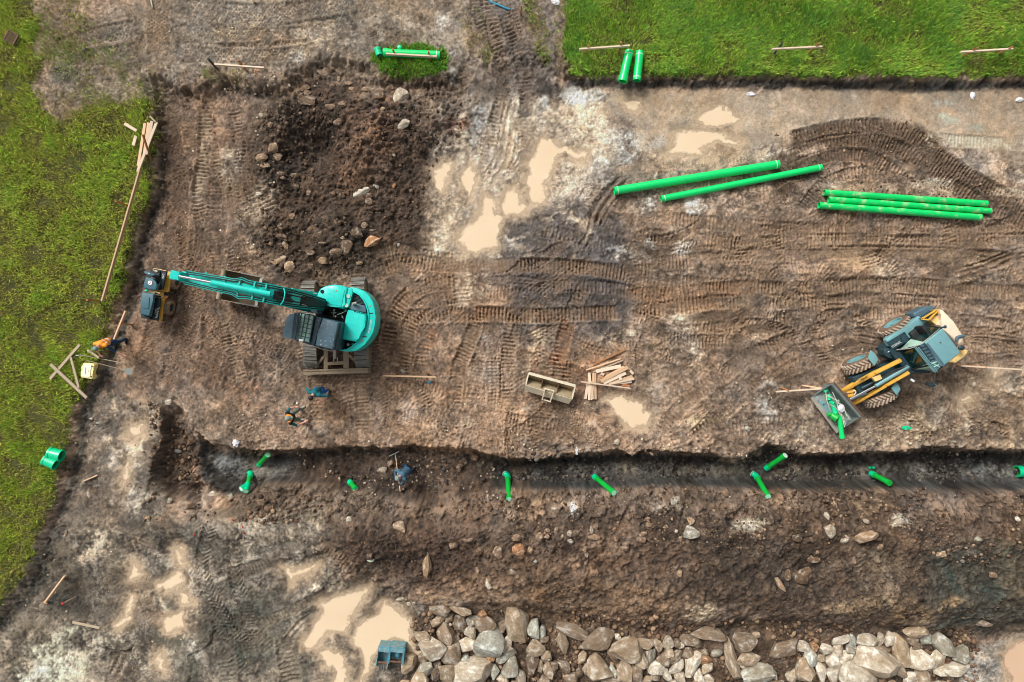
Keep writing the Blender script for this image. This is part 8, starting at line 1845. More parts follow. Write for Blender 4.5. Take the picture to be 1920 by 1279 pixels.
batch(460, 300, 6.09, [(400, 155, 85, 60, 'b', 25), (420, 205, 85, 42, 'b'), (545, 180, 90, 70, 'b'), (575, 310, 85, 80, 'd'), (765, 230, 45, 42, 'b'), (725, 375, 62, 62, 'b'), (150, 390, 85, 55, 'w', 8), (1330, 370, 210, 95, 'w', -22), (1490, 300, 75, 40, 'u', 40), (1700, 290, 42, 60, 'o', 20), (1420, 470, 135, 85, 'd'), (1360, 745, 85, 70, 'b', 25), (1430, 795, 125, 50, 'b', -3), (1440, 930, 195, 120, 'o', -40), (1270, 830, 140, 130, 'd'), (1160, 1000, 140, 190, 'd'),
    (1040, 1060, 145, 110, 'd'), (390, 750, 72, 80, 'b'), (530, 640, 85, 70, 'b'), (760, 790, 110, 90, 'd'), (850, 840, 72, 55, 'd', -35), (740, 1060, 125, 80, 'd'), (880, 950, 95, 32, 'b'), (385, 1145, 185, 90, 't', -8), (505, 1215, 115, 140, 't', -15), (885, 1150, 110, 90, 't', 10), (745, 1215, 72, 75, 'd'), (1300, 1170, 100, 72, 't', -28), (1745, 970, 45, 45, 'u'), (460, 980, 75, 110, 'b', -20), (400, 870, 130, 70, 'd'), (640, 830, 70, 60, 'b'), (1110, 890, 60, 50, 'b'), (1410, 400, 60, 40, 'b')], sink=0.35, flat=0.55)
# stones on the heap of spoil
batch(940, 930, 5.333, [(150, 410, 92, 82, 'b'), (215, 400, 52, 52, 'd'), (380, 400, 85, 70, 'b'), (455, 405, 60, 62, 'b'), (465, 345, 52, 40, 'b'), (545, 350, 45, 72, 'b'), (605, 410, 55, 28, 't', -60), (685, 375, 60, 62, 'p'), (690, 445, 92, 48, 'g', 20), (900, 338, 42, 72, 'p', -18), (940, 305, 60, 60, 'b'), (930, 415, 112, 60, 'b'), (835, 530, 52, 60, 'b'), (850, 580, 40, 85, 'p', -10), (290, 545, 52, 72, 't'), (175, 545, 130, 135, 'o'),
    (1410, 380, 85, 50, 'b'), (1400, 440, 92, 60, 'b'), (1475, 290, 62, 42, 'b'), (1465, 230, 55, 42, 'b'), (1640, 310, 62, 50, 'b'), (1750, 350, 34, 34, 'w'), (1790, 432, 42, 62, 'b'), (1900, 365, 150, 130, 'g'), (1895, 250, 72, 80, 't'), (530, 130, 62, 42, 'w'), (340, 655, 42, 42, 'u'), (850, 665, 50, 85, 'd'), (1780, 775, 52, 62, 't'), (110, 750, 52, 42, 'g'), (1240, 525, 70, 50, 'b'), (1130, 330, 40, 40, 'o')], sink=0.3, flat=0.7)
batch(480, 960, 4.0, [(1080, 108, 105, 85, 't', 18), (1285, 400, 75, 170, 't', 10), (1480, 245, 62, 62, 'b'), (1740, 540, 45, 85, 'w', -20), (1815, 300, 82, 90, 'b'), (1662, 440, 32, 62, 'b'), (650, 55, 75, 45, 'd', -45), (700, 60, 42, 52, 'w'), (850, 325, 42, 32, 'b'), (1085, 652, 72, 32, 'p', -5), (1150, 685, 42, 36, 'p'), (1186, 682, 30, 30, 'p'), (1150, 220, 50, 50, 'd'), (1590, 205, 70, 50, 'b'), (1680, 290, 70, 70, 'd')], sink=0.3, flat=0.6)
batch(1440, 960, 4.0, [(465, 145, 92, 100, 'p', 10), (580, 210, 62, 78, 'p', 20), (220, 195, 72, 60, 'd'), (330, 210, 44, 42, 'd'), (740, 185, 180, 85, 't', -10), (845, 265, 44, 52, 'b'), (88, 540, 40, 135, 't', -28), (150, 470, 50, 92, 'b'), (255, 475, 135, 125, 'd'), (340, 350, 92, 62, 'd'), (1300, 320, 82, 62, 't'), (1690, 470, 72, 42, 'b'), (365, 302, 30, 30, 't'), (970, 88, 92, 52, 'p', -20), (440, 32, 42, 62, 'p', -20), (365, 160, 24, 30, 't'), (740, 70, 46, 32, 'p', 25), (1455, 365, 44, 26, 'g', 40), (1870, 50, 40, 44, 'w'), (1570, 205, 60, 44, 'g')], sink=0.3, flat=0.65)
# stones in and beside the trench
batch(480, 640, 4.0, [(950, 968, 62, 52, 'p'), (1008, 918, 46, 52, 'b'), (1105, 220, 46, 44, 'g'), (1640, 865, 66, 62, 'd'), (1525, 950, 60, 62, 'd'), (1290, 935, 26, 34, 't'), (1320, 835, 42, 40, 'd'), (1405, 855, 40, 40, 'd'), (1060, 180, 34, 26, 't'), (1240, 305, 44, 44, 'b'), (920, 975, 34, 30, 'b'), (690, 845, 42, 30, 'd'), (1495, 762, 30, 16, 'w', -20), (940, 568, 22, 22, 'p')], sink=0.3, flat=0.6)
batch(960, 640, 4.0, [(1765, 655, 38, 36, 'u'), (170, 790, 42, 30, 'b'), (1225, 1200, 70, 80, 'g'), (450, 755, 40, 34, 'b'), (785, 755, 44, 40, 'p'), (350, 1190, 40, 70, 'b', 20), (1600, 1140, 60, 60, 'b')], sink=0.3, flat=0.6)
batch(0, 640, 4.0, [(1260, 455, 52, 44, 'w'), (1335, 825, 52, 32, 'u', 15), (1590, 1150, 80, 62, 'p'), (685, 580, 30, 24, 'w'), (735, 615, 28, 24, 'u'), (1275, 1195, 40, 40, 'g'), (665, 1150, 24, 50, 'w'), (1730, 1160, 50, 50, 'g'), (1400, 1230, 110, 70, 'b')], sink=0.3, flat=0.6)

gray = random.Random(21)
made = []
for i, r in enumerate(ROCKS):
    if r['py'] - r['h'] / 2 > 1320: continue
    a, b = r['w'] / PPM / 2, r['h'] / PPM / 2
    bank = i < NB
    p = G(r['px'], r['py'], 0.0)
    cz = min(a, b) * r['flat']
    up = cz * (1 - 2 * r['sink']) + (0.10 if bank else 0.0)
    q = W(r['px'], r['py'], p.z + up)
    big = max(a, b) > 0.14
    me = (BIG if big else SMALL)[gray.randrange(14 if big else 10)]
    o = bpy.data.objects.new('boulder' if max(a, b) > 0.2 and bank else 'stone', me); COL.objects.link(o)
    k = 1.2 if bank else 1.02
    o.scale = (a * k, b * k, cz * (1.25 if bank else 1.1))
    o.rotation_euler = (gray.uniform(-0.22, 0.22), gray.uniform(-0.22, 0.22), -math.radians(r['ang']) + gray.uniform(-0.08, 0.08))
    # flip some meshes so that the same shape does not show twice
    if gray.random() < 0.5: o.rotation_euler.z += math.pi
    o.location = q
    c = lin(PAL[r['col']]); j = gray.uniform(0.85, 1.15); kk = (1.0, 0.95, 0.87) if bank else (0.95, 0.80, 0.66) if r['col'] in 'bdto' else (1, 0.95, 0.88)
    o.color = (c[0] * j * kk[0], c[1] * j * kk[1], c[2] * j * kk[2], 1)
    made.append((o, r, a, b, bank))

# ---- labels that single each stone out: size, colour, shape, nearest landmark and direction
LAND = [((710, 1235), 'the two blue buckets'), ((960, 1230), 'the white-veined boulder'), ((1168, 1212), 'the big tan boulder'), ((1397, 1205), 'the square brown boulder'), ((1644, 1247), 'the long pale slab'),
        ((1790, 1255), 'the last white boulder'), ((751, 181), 'the boulder by the island'), ((575, 285), 'the dark hollow'), ((678, 361), 'the white dug-up stone'), ((520, 485), 'the excavator'),
        ((763, 888), 'the worker in the trench'), ((801, 1060), 'the long tan stone'), ((980, 1010), 'the heap crest'), ((1305, 1000), 'the grey crest stone'), ((1556, 996), 'the pale crest stones'), ((1830, 1080), 'the dark green soil'),
        ((450, 870), 'the trench end'), ((1600, 770), 'the loader bucket'), ((590, 140), 'the rolled yard'), ((1030, 727), 'the sand coloured bucket'), ((1060, 1212), 'the lower photo edge'), ((1500, 1215), 'the gap between boulders'), ((850, 1150), 'the upper boulders'), ((900, 1190), 'the bluish boulder')]
def dir8(dx, dy):
    a = math.degrees(math.atan2(-dy, dx)) % 360
    return ['right of', 'upper right of', 'above', 'upper left of', 'left of', 'lower left of', 'below', 'lower right of'][int((a + 22.5) // 45) % 8]
used = {}
for o, r, a, b, bank in made:
    s = max(a, b); size = 'huge' if s > 0.5 else 'large' if s > 0.33 else 'middle-sized' if s > 0.2 else 'small' if s > 0.1 else 'tiny'
    el_ = max(a, b) / min(a, b); shp = 'long' if el_ > 1.9 else 'flat' if r['flat'] < 0.58 else 'blocky' if el_ < 1.15 else 'angular'
    l_ = min(LAND, key=lambda q: (q[0][0] - r['px']) ** 2 + (q[0][1] - r['py']) ** 2)
    dx, dy = r['px'] - l_[0][0], r['py'] - l_[0][1]; dist = math.hypot(dx, dy)
    w_ = dir8(dx, dy); far = 'close ' if dist < 45 else ''
    kind = 'boulder' if o.name.startswith('boulder') else 'stone'
    if dist < 14: lab = '%s %s %s %s at %s' % (size, shp, CNAME[r['col']], kind, l_[1])
    else: lab = '%s %s %s %s %s%s %s' % (size, shp, CNAME[r['col']], kind, far, w_, l_[1])
    used.setdefault(lab, []).append((o, r))
for lab, L_ in used.items():
    L_.sort(key=lambda q: q[1]['px'])
    horiz = max(q[1]['px'] for q in L_) - min(q[1]['px'] for q in L_) >= max(q[1]['py'] for q in L_) - min(q[1]['py'] for q in L_)
    if not horiz: L_.sort(key=lambda q: q[1]['py'])
    words = ['leftmost', 'second', 'third', 'fourth', 'fifth', 'sixth'] if horiz else ['upper', 'second', 'third', 'fourth', 'fifth', 'sixth']
    if len(L_) == 2: words = ['left', 'right'] if horiz else ['upper', 'lower']
    for i, (o, r) in enumerate(L_):
        lb_ = lab if len(L_) == 1 else words[min(i, 5)] + ' ' + lab
        g_ = 'boulders in the bank' if r in ROCKS[:NB] else 'stones lying about the site'
        put(o, lb_, 'boulder' if o.name.startswith('boulder') else 'stone', g_)

# ---- pebbles and clods too small and many to count
def pebbles(name, label, areas, seed, cols):
    rs = np.random.RandomState(seed); q = random.Random(seed)
    t_ = (1 + 5 ** 0.5) / 2
    base = np.array([(-1, t_, 0), (1, t_, 0), (-1, -t_, 0), (1, -t_, 0), (0, -1, t_), (0, 1, t_), (0, -1, -t_), (0, 1, -t_), (t_, 0, -1), (t_, 0, 1), (-t_, 0, -1), (-t_, 0, 1)], float)
    base /= np.linalg.norm(base[0])
    ico = np.array([(0, 11, 5), (0, 5, 1), (0, 1, 7), (0, 7, 10), (0, 10, 11), (1, 5, 9), (5, 11, 4), (11, 10, 2), (10, 7, 6), (7, 1, 8), (3, 9, 4), (3, 4, 2), (3, 2, 6), (3, 6, 8), (3, 8, 9), (4, 9, 5), (2, 4, 11), (6, 2, 10), (8, 6, 7), (9, 8, 1)])
    xs, ys, sz, tp = [], [], [], []
    for poly, dens, smin, smax, ci in areas:
        x0 = min(p[0] for p in poly); x1 = max(p[0] for p in poly); y0 = min(p[1] for p in poly); y1 = max(p[1] for p in poly)
        n = int((x1 - x0) * (y1 - y0) / PPM ** 2 * dens)
        px_ = rs.uniform(x0, x1, n); py_ = rs.uniform(y0, y1, n)
        wx = fbm((px_ / PPM).astype(np.float32), (py_ / PPM).astype(np.float32), 0.9, 3, 7)
        ok = (sdf_poly(px_ + wx * 20, py_ - wx * 15, poly) < 0) & (rs.rand(n) < np.clip(0.45 + 1.1 * wx, 0.05, 1))
        px_, py_ = px_[ok], py_[ok]
        xs.append(px_); ys.append(py_); sz.append(smin + (smax - smin) * rs.rand(len(px_)) ** 3.0); tp.append(np.full(len(px_), ci))
    px_, py_, sz, tp = [np.concatenate(v) for v in (xs, ys, sz, tp)]
    x = (px_ - 960) / PPM; y = (639.5 - py_) / PPM
    for _ in range(3):
        i = np.clip(np.round((x - FX0) / STEP).astype(int), 0, len(_fx) - 1) + IX0; j = np.clip(np.round((y - FY0) / STEP).astype(int), 0, len(_fy) - 1) + IX0
        z = Z[j, i]; x = (px_ - 960) / PPM * (H - z) / H; y = (639.5 - py_) / PPM * (H - z) / H
    keep = WET[j, i] < 0.9
    x, y, z, sz, tp = x[keep], y[keep], z[keep], sz[keep], tp[keep]; n = len(x)
    V = base[None] * rs.uniform(0.75, 1.25, (n, 12, 1)) * sz[:, None, None] * rs.uniform(0.6, 1.3, (n, 1, 3))
    a = rs.uniform(0, 6.28, n); ca, sa = np.cos(a)[:, None], np.sin(a)[:, None]
    V = np.stack([V[..., 0] * ca - V[..., 1] * sa, V[..., 0] * sa + V[..., 1] * ca, V[..., 2] * 0.75], -1) + np.stack([x, y, z + sz * 0.25], -1)[:, None]
    me = bpy.data.meshes.new(name)
    me.vertices.add(n * 12); me.vertices.foreach_set('co', V.astype(np.float32).reshape(-1))
    lo = (ico[None] + (np.arange(n) * 12)[:, None, None]).astype(np.int32).reshape(-1)
    me.loops.add(len(lo)); me.loops.foreach_set('vertex_index', lo)
    me.polygons.add(n * 20); me.polygons.foreach_set('loop_start', np.arange(0, n * 60, 3, dtype=np.int32))
    me.update(calc_edges=True)
    cs = [np.array([lin(c) for c in pal], np.float32) for pal in cols]
    c = np.empty((n, 3), np.float32)
    for k, pal in enumerate(cs):
        m_ = tp == k; c[m_] = pal[rs.randint(0, len(pal), m_.sum())]
    c *= rs.uniform(0.7, 1.25, (n, 1))
    cc = np.concatenate([np.repeat(c[:, None], 12, 1), np.ones((n, 12, 1))], -1)
    at = me.attributes.new('tint', 'FLOAT_COLOR', 'POINT'); at.data.foreach_set('color', cc.astype(np.float32).reshape(-1))
    me.materials.append(MAT_PEB)
    o = bpy.data.objects.new(name, me); COL.objects.link(o); put(o, label, 'pebbles', kind='stuff')
    return n
def mat_peb():
    m, N, L, b = new_mat('pebble'); at = node(N, 'ShaderNodeAttribute', attribute_name='tint'); L.new(at.outputs['Color'], b.inputs['Base Color']); b.inputs['Roughness'].default_value = 0.85
    return m
MAT_PEB = mat_peb()
DARKS = [(92, 70, 54), (104, 82, 64), (120, 94, 72), (140, 112, 86), (160, 134, 106), (78, 60, 46)]
MIXED = [(150, 124, 98), (170, 146, 120), (128, 104, 82), (196, 178, 152), (110, 88, 68), (210, 196, 174)]
GREYS = [(176, 170, 160), (196, 190, 180), (150, 144, 134), (120, 114, 106)]
pebbles('pebbles', 'small stones and clods strewn over the dug ground and heaps', [
    (PIT, 90, 0.016, 0.09, 4), ([(640, 180), (780, 180), (800, 330), (640, 370)], 50, 0.014, 0.05, 4),
    ([(640, 935), (1990, 915), (1990, 1160), (1500, 1160), (1000, 1135), (640, 1060)], 50, 0.014, 0.06, 4), ([(940, 960), (1780, 950), (1780, 1020), (940, 1030)], 80, 0.016, 0.065, 0), ([(1640, 940), (1960, 930), (1960, 1060), (1700, 1040)], 90, 0.016, 0.07, 0),
    ([(760, 1150), (1010, 1130), (1830, 1180), (1850, 1320), (760, 1320)], 150, 0.02, 0.12, 0), ([(285, 740), (370, 830), (380, 950), (560, 945), (560, 980), (270, 980)], 130, 0.018, 0.10, 0), ([(560, 850), (930, 860), (930, 930), (600, 920)], 90, 0.014, 0.055, 1), ([(600, 850), (1990, 850), (1990, 916), (600, 916)], 90, 0.02, 0.10, 3), ([(460, 905), (1990, 905), (1990, 962), (460, 962)], 60, 0.02, 0.09, 4), ([(940, 886), (1990, 886), (1990, 914), (940, 914)], 90, 0.035, 0.13, 3), ([(940, 856), (1990, 850), (1990, 866), (940, 872)], 60, 0.03, 0.11, 3), ([(420, 828), (1990, 832), (1990, 856), (420, 856)], 60, 0.014, 0.06, 1),
    ([(400, 740), (1340, 760), (1340, 855), (400, 845)], 26, 0.012, 0.05, 1), ([(1300, 780), (1960, 780), (1960, 845), (1300, 850)], 26, 0.012, 0.05, 1), ([(300, 160), (520, 170), (520, 560), (260, 600)], 16, 0.012, 0.045, 1),
    ([(700, 480), (1960, 400), (1960, 780), (700, 800)], 10, 0.012, 0.04, 1), ([(1480, 240), (1720, 225), (1940, 400), (1940, 440), (1440, 380)], 70, 0.014, 0.055, 0), ([(1700, 215), (1450, 250), (1450, 262), (1720, 232)], 40, 0.02, 0.06, 0),
    ([(300, 0), (900, 0), (880, 170), (300, 160)], 12, 0.012, 0.045, 1), ([(100, 760), (300, 720), (300, 1100), (60, 1200)], 16, 0.012, 0.05, 1), ([(60, 1000), (640, 970), (640, 1290), (0, 1290)], 12, 0.012, 0.045, 1),
    ([(1040, 168), (1150, 170), (1146, 198), (1040, 196)], 260, 0.010, 0.022, 2), ([(1140, 245), (1260, 245), (1250, 290), (1150, 310)], 150, 0.010, 0.022, 2), ([(880, 200), (960, 200), (960, 330), (870, 330)], 90, 0.010, 0.022, 2),
    ([(420, 125), (520, 130), (520, 180), (420, 170)], 90, 0.015, 0.05, 1), ([(1480, 845), (560, 905), (560, 960), (1990, 960), (1990, 905)], 30, 0.014, 0.05, 1)], 5, [DARKS, MIXED, GREYS, [(62, 58, 54), (84, 77, 69), (54, 48, 44), (98, 90, 80)], [(78, 60, 46), (92, 71, 55), (104, 82, 63), (66, 51, 40), (118, 94, 73)]])
# ================================================================== PEOPLE
def person(feet_px, facing, label, pose, mats, lean=(0, 0), zg=None):
    """one continuous body: tapered limbs grown together, clothing by region. pose in (forward, left, up) metres"""
    g = G(*feet_px) if zg is None else W(*feet_px, zg)
    f = Vector((facing[0], facing[1], 0)).normalized(); l = Vector((-f.y, f.x, 0))
    P_ = lambda q: Vector((g.x, g.y, g.z)) + f * q[0] + l * q[1] + Vector((0, 0, q[2]))
    bm = bmesh.new(); tags = []
    def cap(a, b, ra, rb, tag, n=14, sc=1.0):
        """tapered capsule"""
        a, b = P_(a), P_(b); d = b - a; L = max(d.length, 1e-4); x = d / L
        u = Vector((0, 0, 1)) if abs(x.z) < 0.9 else f
        y = u.cross(x).normalized(); z = x.cross(y); rings = []
        for t in (-1, -0.8, -0.45, 0): rings.append((a + x * ra * t, ra * math.sqrt(max(0.0, 1 - t * t))))
        for t in (0, 0.45, 0.8, 1): rings.append((b + x * rb * t, rb * math.sqrt(max(0.0, 1 - t * t))))
        V = []
        for c, r_ in rings:
            V.append([bm.verts.new(c + (y * math.cos(2 * math.pi * k / n) + z * math.sin(2 * math.pi * k / n) * sc) * max(r_, 0.0015)) for k in range(n)])
        for i in range(len(V) - 1):
            for k in range(n): bm.faces.new((V[i][k], V[i][(k + 1) % n], V[i + 1][(k + 1) % n], V[i + 1][k]))
        bm.faces.new(V[0][::-1]); bm.faces.new(V[-1])
        tags.append((a, b, ra, rb, tag))
    p = pose
    hipL, hipR = p['hipL'], p['hipR']
    for s, hp in (('L', hipL), ('R', hipR)):
        kn, an, to = p['knee' + s], p['ankle' + s], p['toe' + s]
        cap(hp, kn, 0.095, 0.065, 'trouser'); cap(kn, an, 0.065, 0.048, 'trouser')
        cap(an, (an[0] * 0.6 + to[0] * 0.4, an[1] * 0.6 + to[1] * 0.4, 0.05), 0.05, 0.05, 'boot'); cap((an[0], an[1], 0.05), to, 0.05, 0.042, 'boot')
    pel, ch, nk, hd = p['pelvis'], p['chest'], p['neck'], p['head']
    cap(hipL, hipR, 0.11, 0.11, 'trouser'); cap(pel, ch, 0.135, 0.15, 'shirt'); cap(p['shL'], p['shR'], 0.075, 0.075, 'shirt')
    cap(((pel[0] + ch[0]) / 2, (pel[1] + ch[1]) / 2 + 0.05, (pel[2] + ch[2]) / 2), p['shL'], 0.11, 0.07, 'shirt'); cap(((pel[0] + ch[0]) / 2, (pel[1] + ch[1]) / 2 - 0.05, (pel[2] + ch[2]) / 2), p['shR'], 0.11, 0.07, 'shirt')
    cap(ch, nk, 0.10, 0.055, 'shirt'); cap(nk, hd, 0.052, 0.05, 'skin')
    H_ = Vector(hd); fd = Vector(p.get('look', (0.9, 0, -0.4))).normalized(); upv = Vector((0, 0, 1)); upv = (upv - fd * upv.dot(fd)); upv = upv.normalized() if upv.length > 0.1 else Vector((1, 0, 0)); sd = upv.cross(fd)
    hp_ = lambda a, b, c: tuple(H_ + fd * a + sd * b + upv * c)
    cap(hp_(0.0, 0, 0.035), hp_(-0.025, 0, 0.05), 0.095, 0.092, 'hair'); cap(hp_(0.035, 0, -0.01), hp_(0.03, 0, -0.075), 0.075, 0.055, 'skin')
    cap(hp_(0.10, 0, -0.01), hp_(0.118, 0, -0.03), 0.012, 0.017, 'skin', 8)                    # nose
    for s in (-1, 1): cap(hp_(0.0, 0.088 * s, 0.005), hp_(-0.01, 0.095 * s, -0.035), 0.02, 0.014, 'skin', 8)   # ears
    cap(hp_(0.085, -0.022, -0.065), hp_(0.085, 0.022, -0.065), 0.013, 0.013, 'lip', 8)
    for s in (-1, 1): cap(hp_(0.088, 0.032 * s, 0.012), hp_(0.092, 0.032 * s, 0.012), 0.013, 0.012, 'eye', 8)
    if 'brim' in mats: cap(hp_(0.06, 0, 0.06), hp_(0.14, 0, 0.05), 0.055, 0.05, 'brim', 12, 0.3)
    for s in ('L', 'R'):
        sh, el, wr, ha = p['sh' + s], p['el' + s], p['wr' + s], p['ha' + s]
        cap(sh, el, 0.062, 0.047, 'sleeve'); cap(el, wr, 0.045, 0.032, 'forearm'); cap(wr, ha, 0.033, 0.040, 'hand', 12, 0.7)
        d = (Vector(ha) - Vector(wr)).normalized(); sdv = d.cross(Vector((0, 0, 1))); sdv = sdv.normalized() if sdv.length > 0.1 else Vector((0, 1, 0)); pn = sdv.cross(d)
        cv = p.get('curl' + s, 0.6)
        for k, (o, ln) in enumerate(((-0.030, 0.062), (-0.010, 0.074), (0.011, 0.070), (0.031, 0.055))):
            b0 = Vector(ha) + d * 0.02 + sdv * o; b1 = b0 + d * ln * 0.6 - pn * ln * 0.35 * cv; b2 = b1 + d * ln * 0.5 * (1 - cv) - pn * ln * 0.6 * cv
            cap(tuple(b0), tuple(b1), 0.0105, 0.0095, 'hand', 8); cap(tuple(b1), tuple(b2), 0.0095, 0.008, 'hand', 8)
        t_s = 1 if s == 'L' else -1
        b0 = Vector(wr) + (Vector(ha) - Vector(wr)) * 0.55 + sdv * 0.03 * t_s; b1 = b0 + d * 0.035 + sdv * 0.035 * t_s - pn * 0.015; b2 = b1 + d * 0.032 - pn * 0.012
        cap(tuple(b0), tuple(b1), 0.013, 0.011, 'hand', 8); cap(tuple(b1), tuple(b2), 0.011, 0.009, 'hand', 8)
    me = bpy.data.meshes.new('person_base'); bmesh.ops.recalc_face_normals(bm, faces=bm.faces[:]); bm.to_mesh(me); bm.free()
    tmp = bpy.data.objects.new('person_base', me); COL.objects.link(tmp)
    md = tmp.modifiers.new('grow', 'REMESH'); md.mode = 'VOXEL'; md.voxel_size = 0.0115
    sm = tmp.modifiers.new('soft', 'SMOOTH'); sm.iterations = 3; sm.factor = 0.5
    dg = bpy.context.evaluated_depsgraph_get(); out = bpy.data.meshes.new_from_object(tmp.evaluated_get(dg)); out.name = 'person'
    bpy.data.objects.remove(tmp)
    names = list(dict.fromkeys(mats.values())); out.materials.clear()
    for m_ in names: out.materials.append(M[m_])
    n = len(out.polygons); c = np.empty(n * 3, np.float32); out.polygons.foreach_get('center', c); c = c.reshape(-1, 3)
    best = np.full(n, 1e9, np.float32); idx = np.zeros(n, np.int32)
    for a, b, ra, rb, tag in tags:
        A, B_ = np.array(a), np.array(b); d = B_ - A
        t = np.clip(((c - A) @ d) / (d @ d + 1e-9), 0, 1); dist = np.linalg.norm(c - (A + t[:, None] * d), axis=1) - (ra + (rb - ra) * t)
        m_ = dist < best; best[m_] = dist[m_]; idx[m_] = names.index(mats.get(tag, mats['skin']))
    # reflective bands round the trunk
    if 'band' in mats:
        A, B_ = np.array(P_(pel)), np.array(P_(ch)); d = B_ - A; t = ((c - A) @ d) / (d @ d); shirt = idx == names.index(mats['shirt'])
        bd = shirt & (((t > 0.22) & (t < 0.40)) | ((t > 0.78) & (t < 0.92))); idx[bd] = names.index(mats['band'])
    if 'collar' in mats:
        A = np.array(P_(nk)); dist = np.linalg.norm(c - A, axis=1); shirt = idx == names.index(mats['shirt']); idx[shirt & (dist < 0.15)] = names.index(mats['collar'])
    out.polygons.foreach_set('material_index', idx); out.polygons.foreach_set('use_smooth', np.ones(n, bool)); out.update()
    o = bpy.data.objects.new('person', out); COL.objects.link(o)
    return put(o, label, 'person'), P_

def stand(hunch=0.0, hipz=0.92, spread=0.12, tl=(0.14, 0.02), tr=(0.14, -0.02)):
    """plain standing pose to start from; hunch leans the trunk forward"""
    s = math.sin(hunch); c = math.cos(hunch)
    pel = (0, 0, hipz); ch = (0.42 * s, 0, hipz + 0.42 * c); nk = (0.53 * s + 0.01, 0, hipz + 0.55 * c); hd = (0.64 * s + 0.05, 0, hipz + 0.70 * c)
    sh = (0.47 * s, hipz + 0.46 * c)
    return dict(pelvis=pel, chest=ch, neck=nk, head=hd, hipL=(0, 0.09, hipz - 0.03), hipR=(0, -0.09, hipz - 0.03), kneeL=(0.05, spread, 0.49), kneeR=(0.05, -spread, 0.49),
                ankleL=(-0.02, spread, 0.09), ankleR=(-0.02, -spread, 0.09), toeL=(0.16, spread + 0.02, 0.045), toeR=(0.16, -spread - 0.02, 0.045),
                shL=(sh[0], 0.185, sh[1]), shR=(sh[0], -0.185, sh[1]), elL=(sh[0] + 0.05, 0.27, sh[1] - 0.27), elR=(sh[0] + 0.05, -0.27, sh[1] - 0.27),
                wrL=(sh[0] + 0.22, 0.22, sh[1] - 0.42), wrR=(sh[0] + 0.22, -0.22, sh[1] - 0.42), haL=(sh[0] + 0.29, 0.2, sh[1] - 0.46), haR=(sh[0] + 0.29, -0.2, sh[1] - 0.46))
# worker looking down at his hands, in teal with a bright blue sleeve
p = stand(0.16); p.update(head=(0.20, 0.0, 1.60), look=(0.75, 0.0, -0.65), elL=(0.05, 0.44, 1.22), wrL=(0.26, 0.30, 1.16), haL=(0.34, 0.20, 1.15), elR=(0.02, -0.36, 1.18), wrR=(0.22, -0.16, 1.12), haR=(0.30, -0.08, 1.12))
person((610, 729), (-0.30, -0.95), 'person in a teal shirt with dark hair looking down at their hands', p, dict(shirt='teal_cloth', sleeve='teal_cloth', forearm='skin', hand='skin', skin='skin', hair='hair', trouser='blue_cloth', boot='boot', lip='skin', eye='hair'))
# worker facing right with cap, black vest and orange collar
p = stand(0.10, spread=0.20); p.update(kneeL=(0.16, 0.18, 0.50), ankleL=(0.10, 0.20, 0.09), toeL=(0.28, 0.22, 0.045), kneeR=(0.06, -0.16, 0.49), ankleR=(-0.06, -0.20, 0.09), toeR=(0.12, -0.24, 0.045),
    elL=(0.10, 0.32, 1.16), wrL=(0.26, 0.30, 1.02), haL=(0.33, 0.28, 1.0), elR=(0.16, -0.34, 1.20), wrR=(0.42, -0.32, 1.14), haR=(0.51, -0.30, 1.12), look=(0.95, -0.1, -0.3), head=(0.10, 0.0, 1.62))
person((562, 777), (0.88, 0.30), 'person in a grey cap, black vest and orange collar stretching out one hand', p, dict(shirt='black_cloth', sleeve='teal_cloth', forearm='skin', hand='skin', skin='skin', hair='cap_grey', trouser='olive_cloth', boot='boot', collar='hivis', lip='skin', eye='hair', brim='cap_grey'))
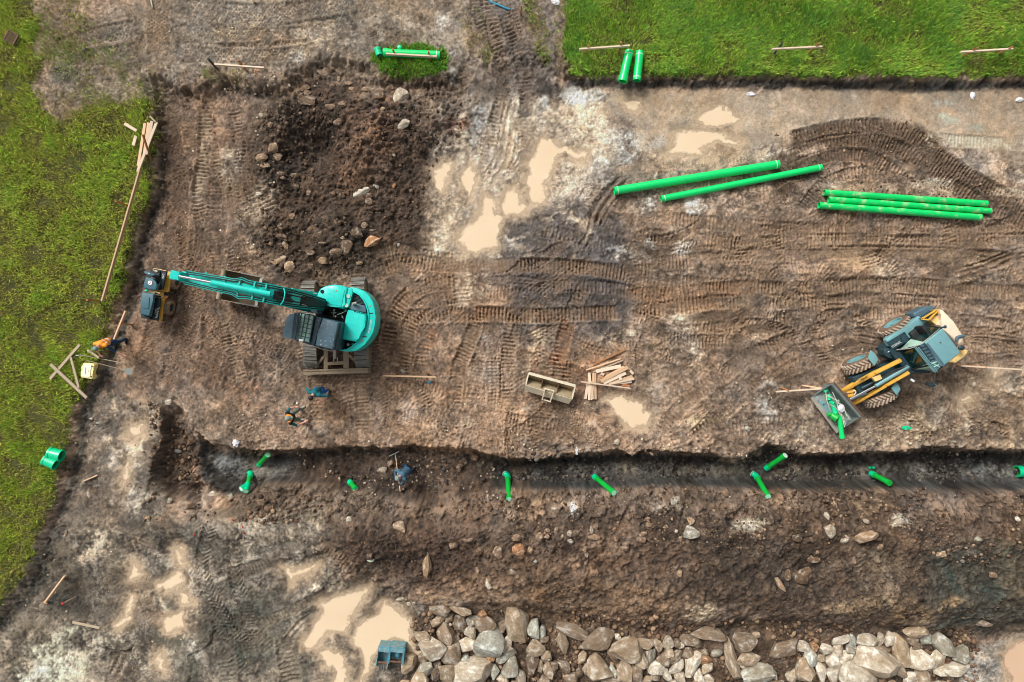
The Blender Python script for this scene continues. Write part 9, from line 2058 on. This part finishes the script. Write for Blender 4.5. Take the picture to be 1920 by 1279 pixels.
# worker in orange by the cut, bending towards the site
p = stand(0.25, hipz=0.88, spread=0.17); p.update(ankleL=(-0.12, 0.16, 0.09), toeL=(0.06, 0.2, 0.045), kneeL=(0.0, 0.16, 0.48), ankleR=(0.14, -0.18, 0.09), toeR=(0.32, -0.2, 0.045), kneeR=(0.14, -0.16, 0.48),
    elL=(0.32, 0.40, 1.02), wrL=(0.40, 0.58, 0.86), haL=(0.43, 0.66, 0.82), elR=(0.34, -0.30, 1.02), wrR=(0.52, -0.24, 0.85), haR=(0.58, -0.2, 0.80), look=(0.6, 0.2, -0.75), head=(0.24, 0.0, 1.55))
person((229, 640), (-0.15, -0.98), 'person in an orange hi-vis vest with white bands bending by the cut', p, dict(shirt='hivis', sleeve='navy_cloth', forearm='skin', hand='skin', skin='skin', hair='cap_grey', trouser='navy_cloth', boot='black_cloth', band='reflect', lip='skin', eye='hair'))
# worker raking in the trench
p = stand(0.38, hipz=0.88, spread=0.14); p.update(ankleL=(-0.05, 0.14, 0.09), ankleR=(0.10, -0.15, 0.09), toeR=(0.28, -0.17, 0.045), toeL=(0.13, 0.16, 0.045), elL=(0.32, 0.28, 1.04), wrL=(0.46, 0.30, 0.94), haL=(0.53, 0.31, 0.92), elR=(0.34, -0.24, 1.06), wrR=(0.48, -0.02, 1.02), haR=(0.54, 0.06, 1.02), look=(0.7, 0.3, -0.65), curlL=0.9, curlR=0.9)
zt_ = G(770, 874).z
_, PT = person((770, 874), (-0.72, -0.45), 'person in grey-blue work clothes raking in the brown stretch of the trench', p, dict(shirt='steel_cloth', sleeve='steel_cloth', forearm='steel_cloth', hand='black_cloth', skin='skin', hair='cap_grey', trouser='navy_cloth', boot='black_cloth', lip='skin', eye='hair'))
ha = PT((0.53, 0.31, 0.92)); hb = PT((0.54, 0.06, 1.02)); tip = W(741, 850, G(741, 852).z + 0.06)
t = thing('rake', tip, 'long-handled rake held by the worker in the trench', 'rake')
d_ = (ha - tip).normalized()
MB().tube([tip, (tip + ha) / 2, ha + d_ * 0.25], 0.016, 10).build('handle', 'wood', t)
s_ = Vector((0.88, 0.42, 0)).normalized(); MB().beam(tip - s_ * 0.25, tip + s_ * 0.25, 0.035, 0.03).build('head', 'galv', t, False)
for k in range(9):
    c_ = tip + s_ * (-0.23 + 0.0575 * k); MB().cyl(c_, c_ + Vector((0, 0, -0.07)), 0.008, 0.003, 6).build('tine', 'galv', t)
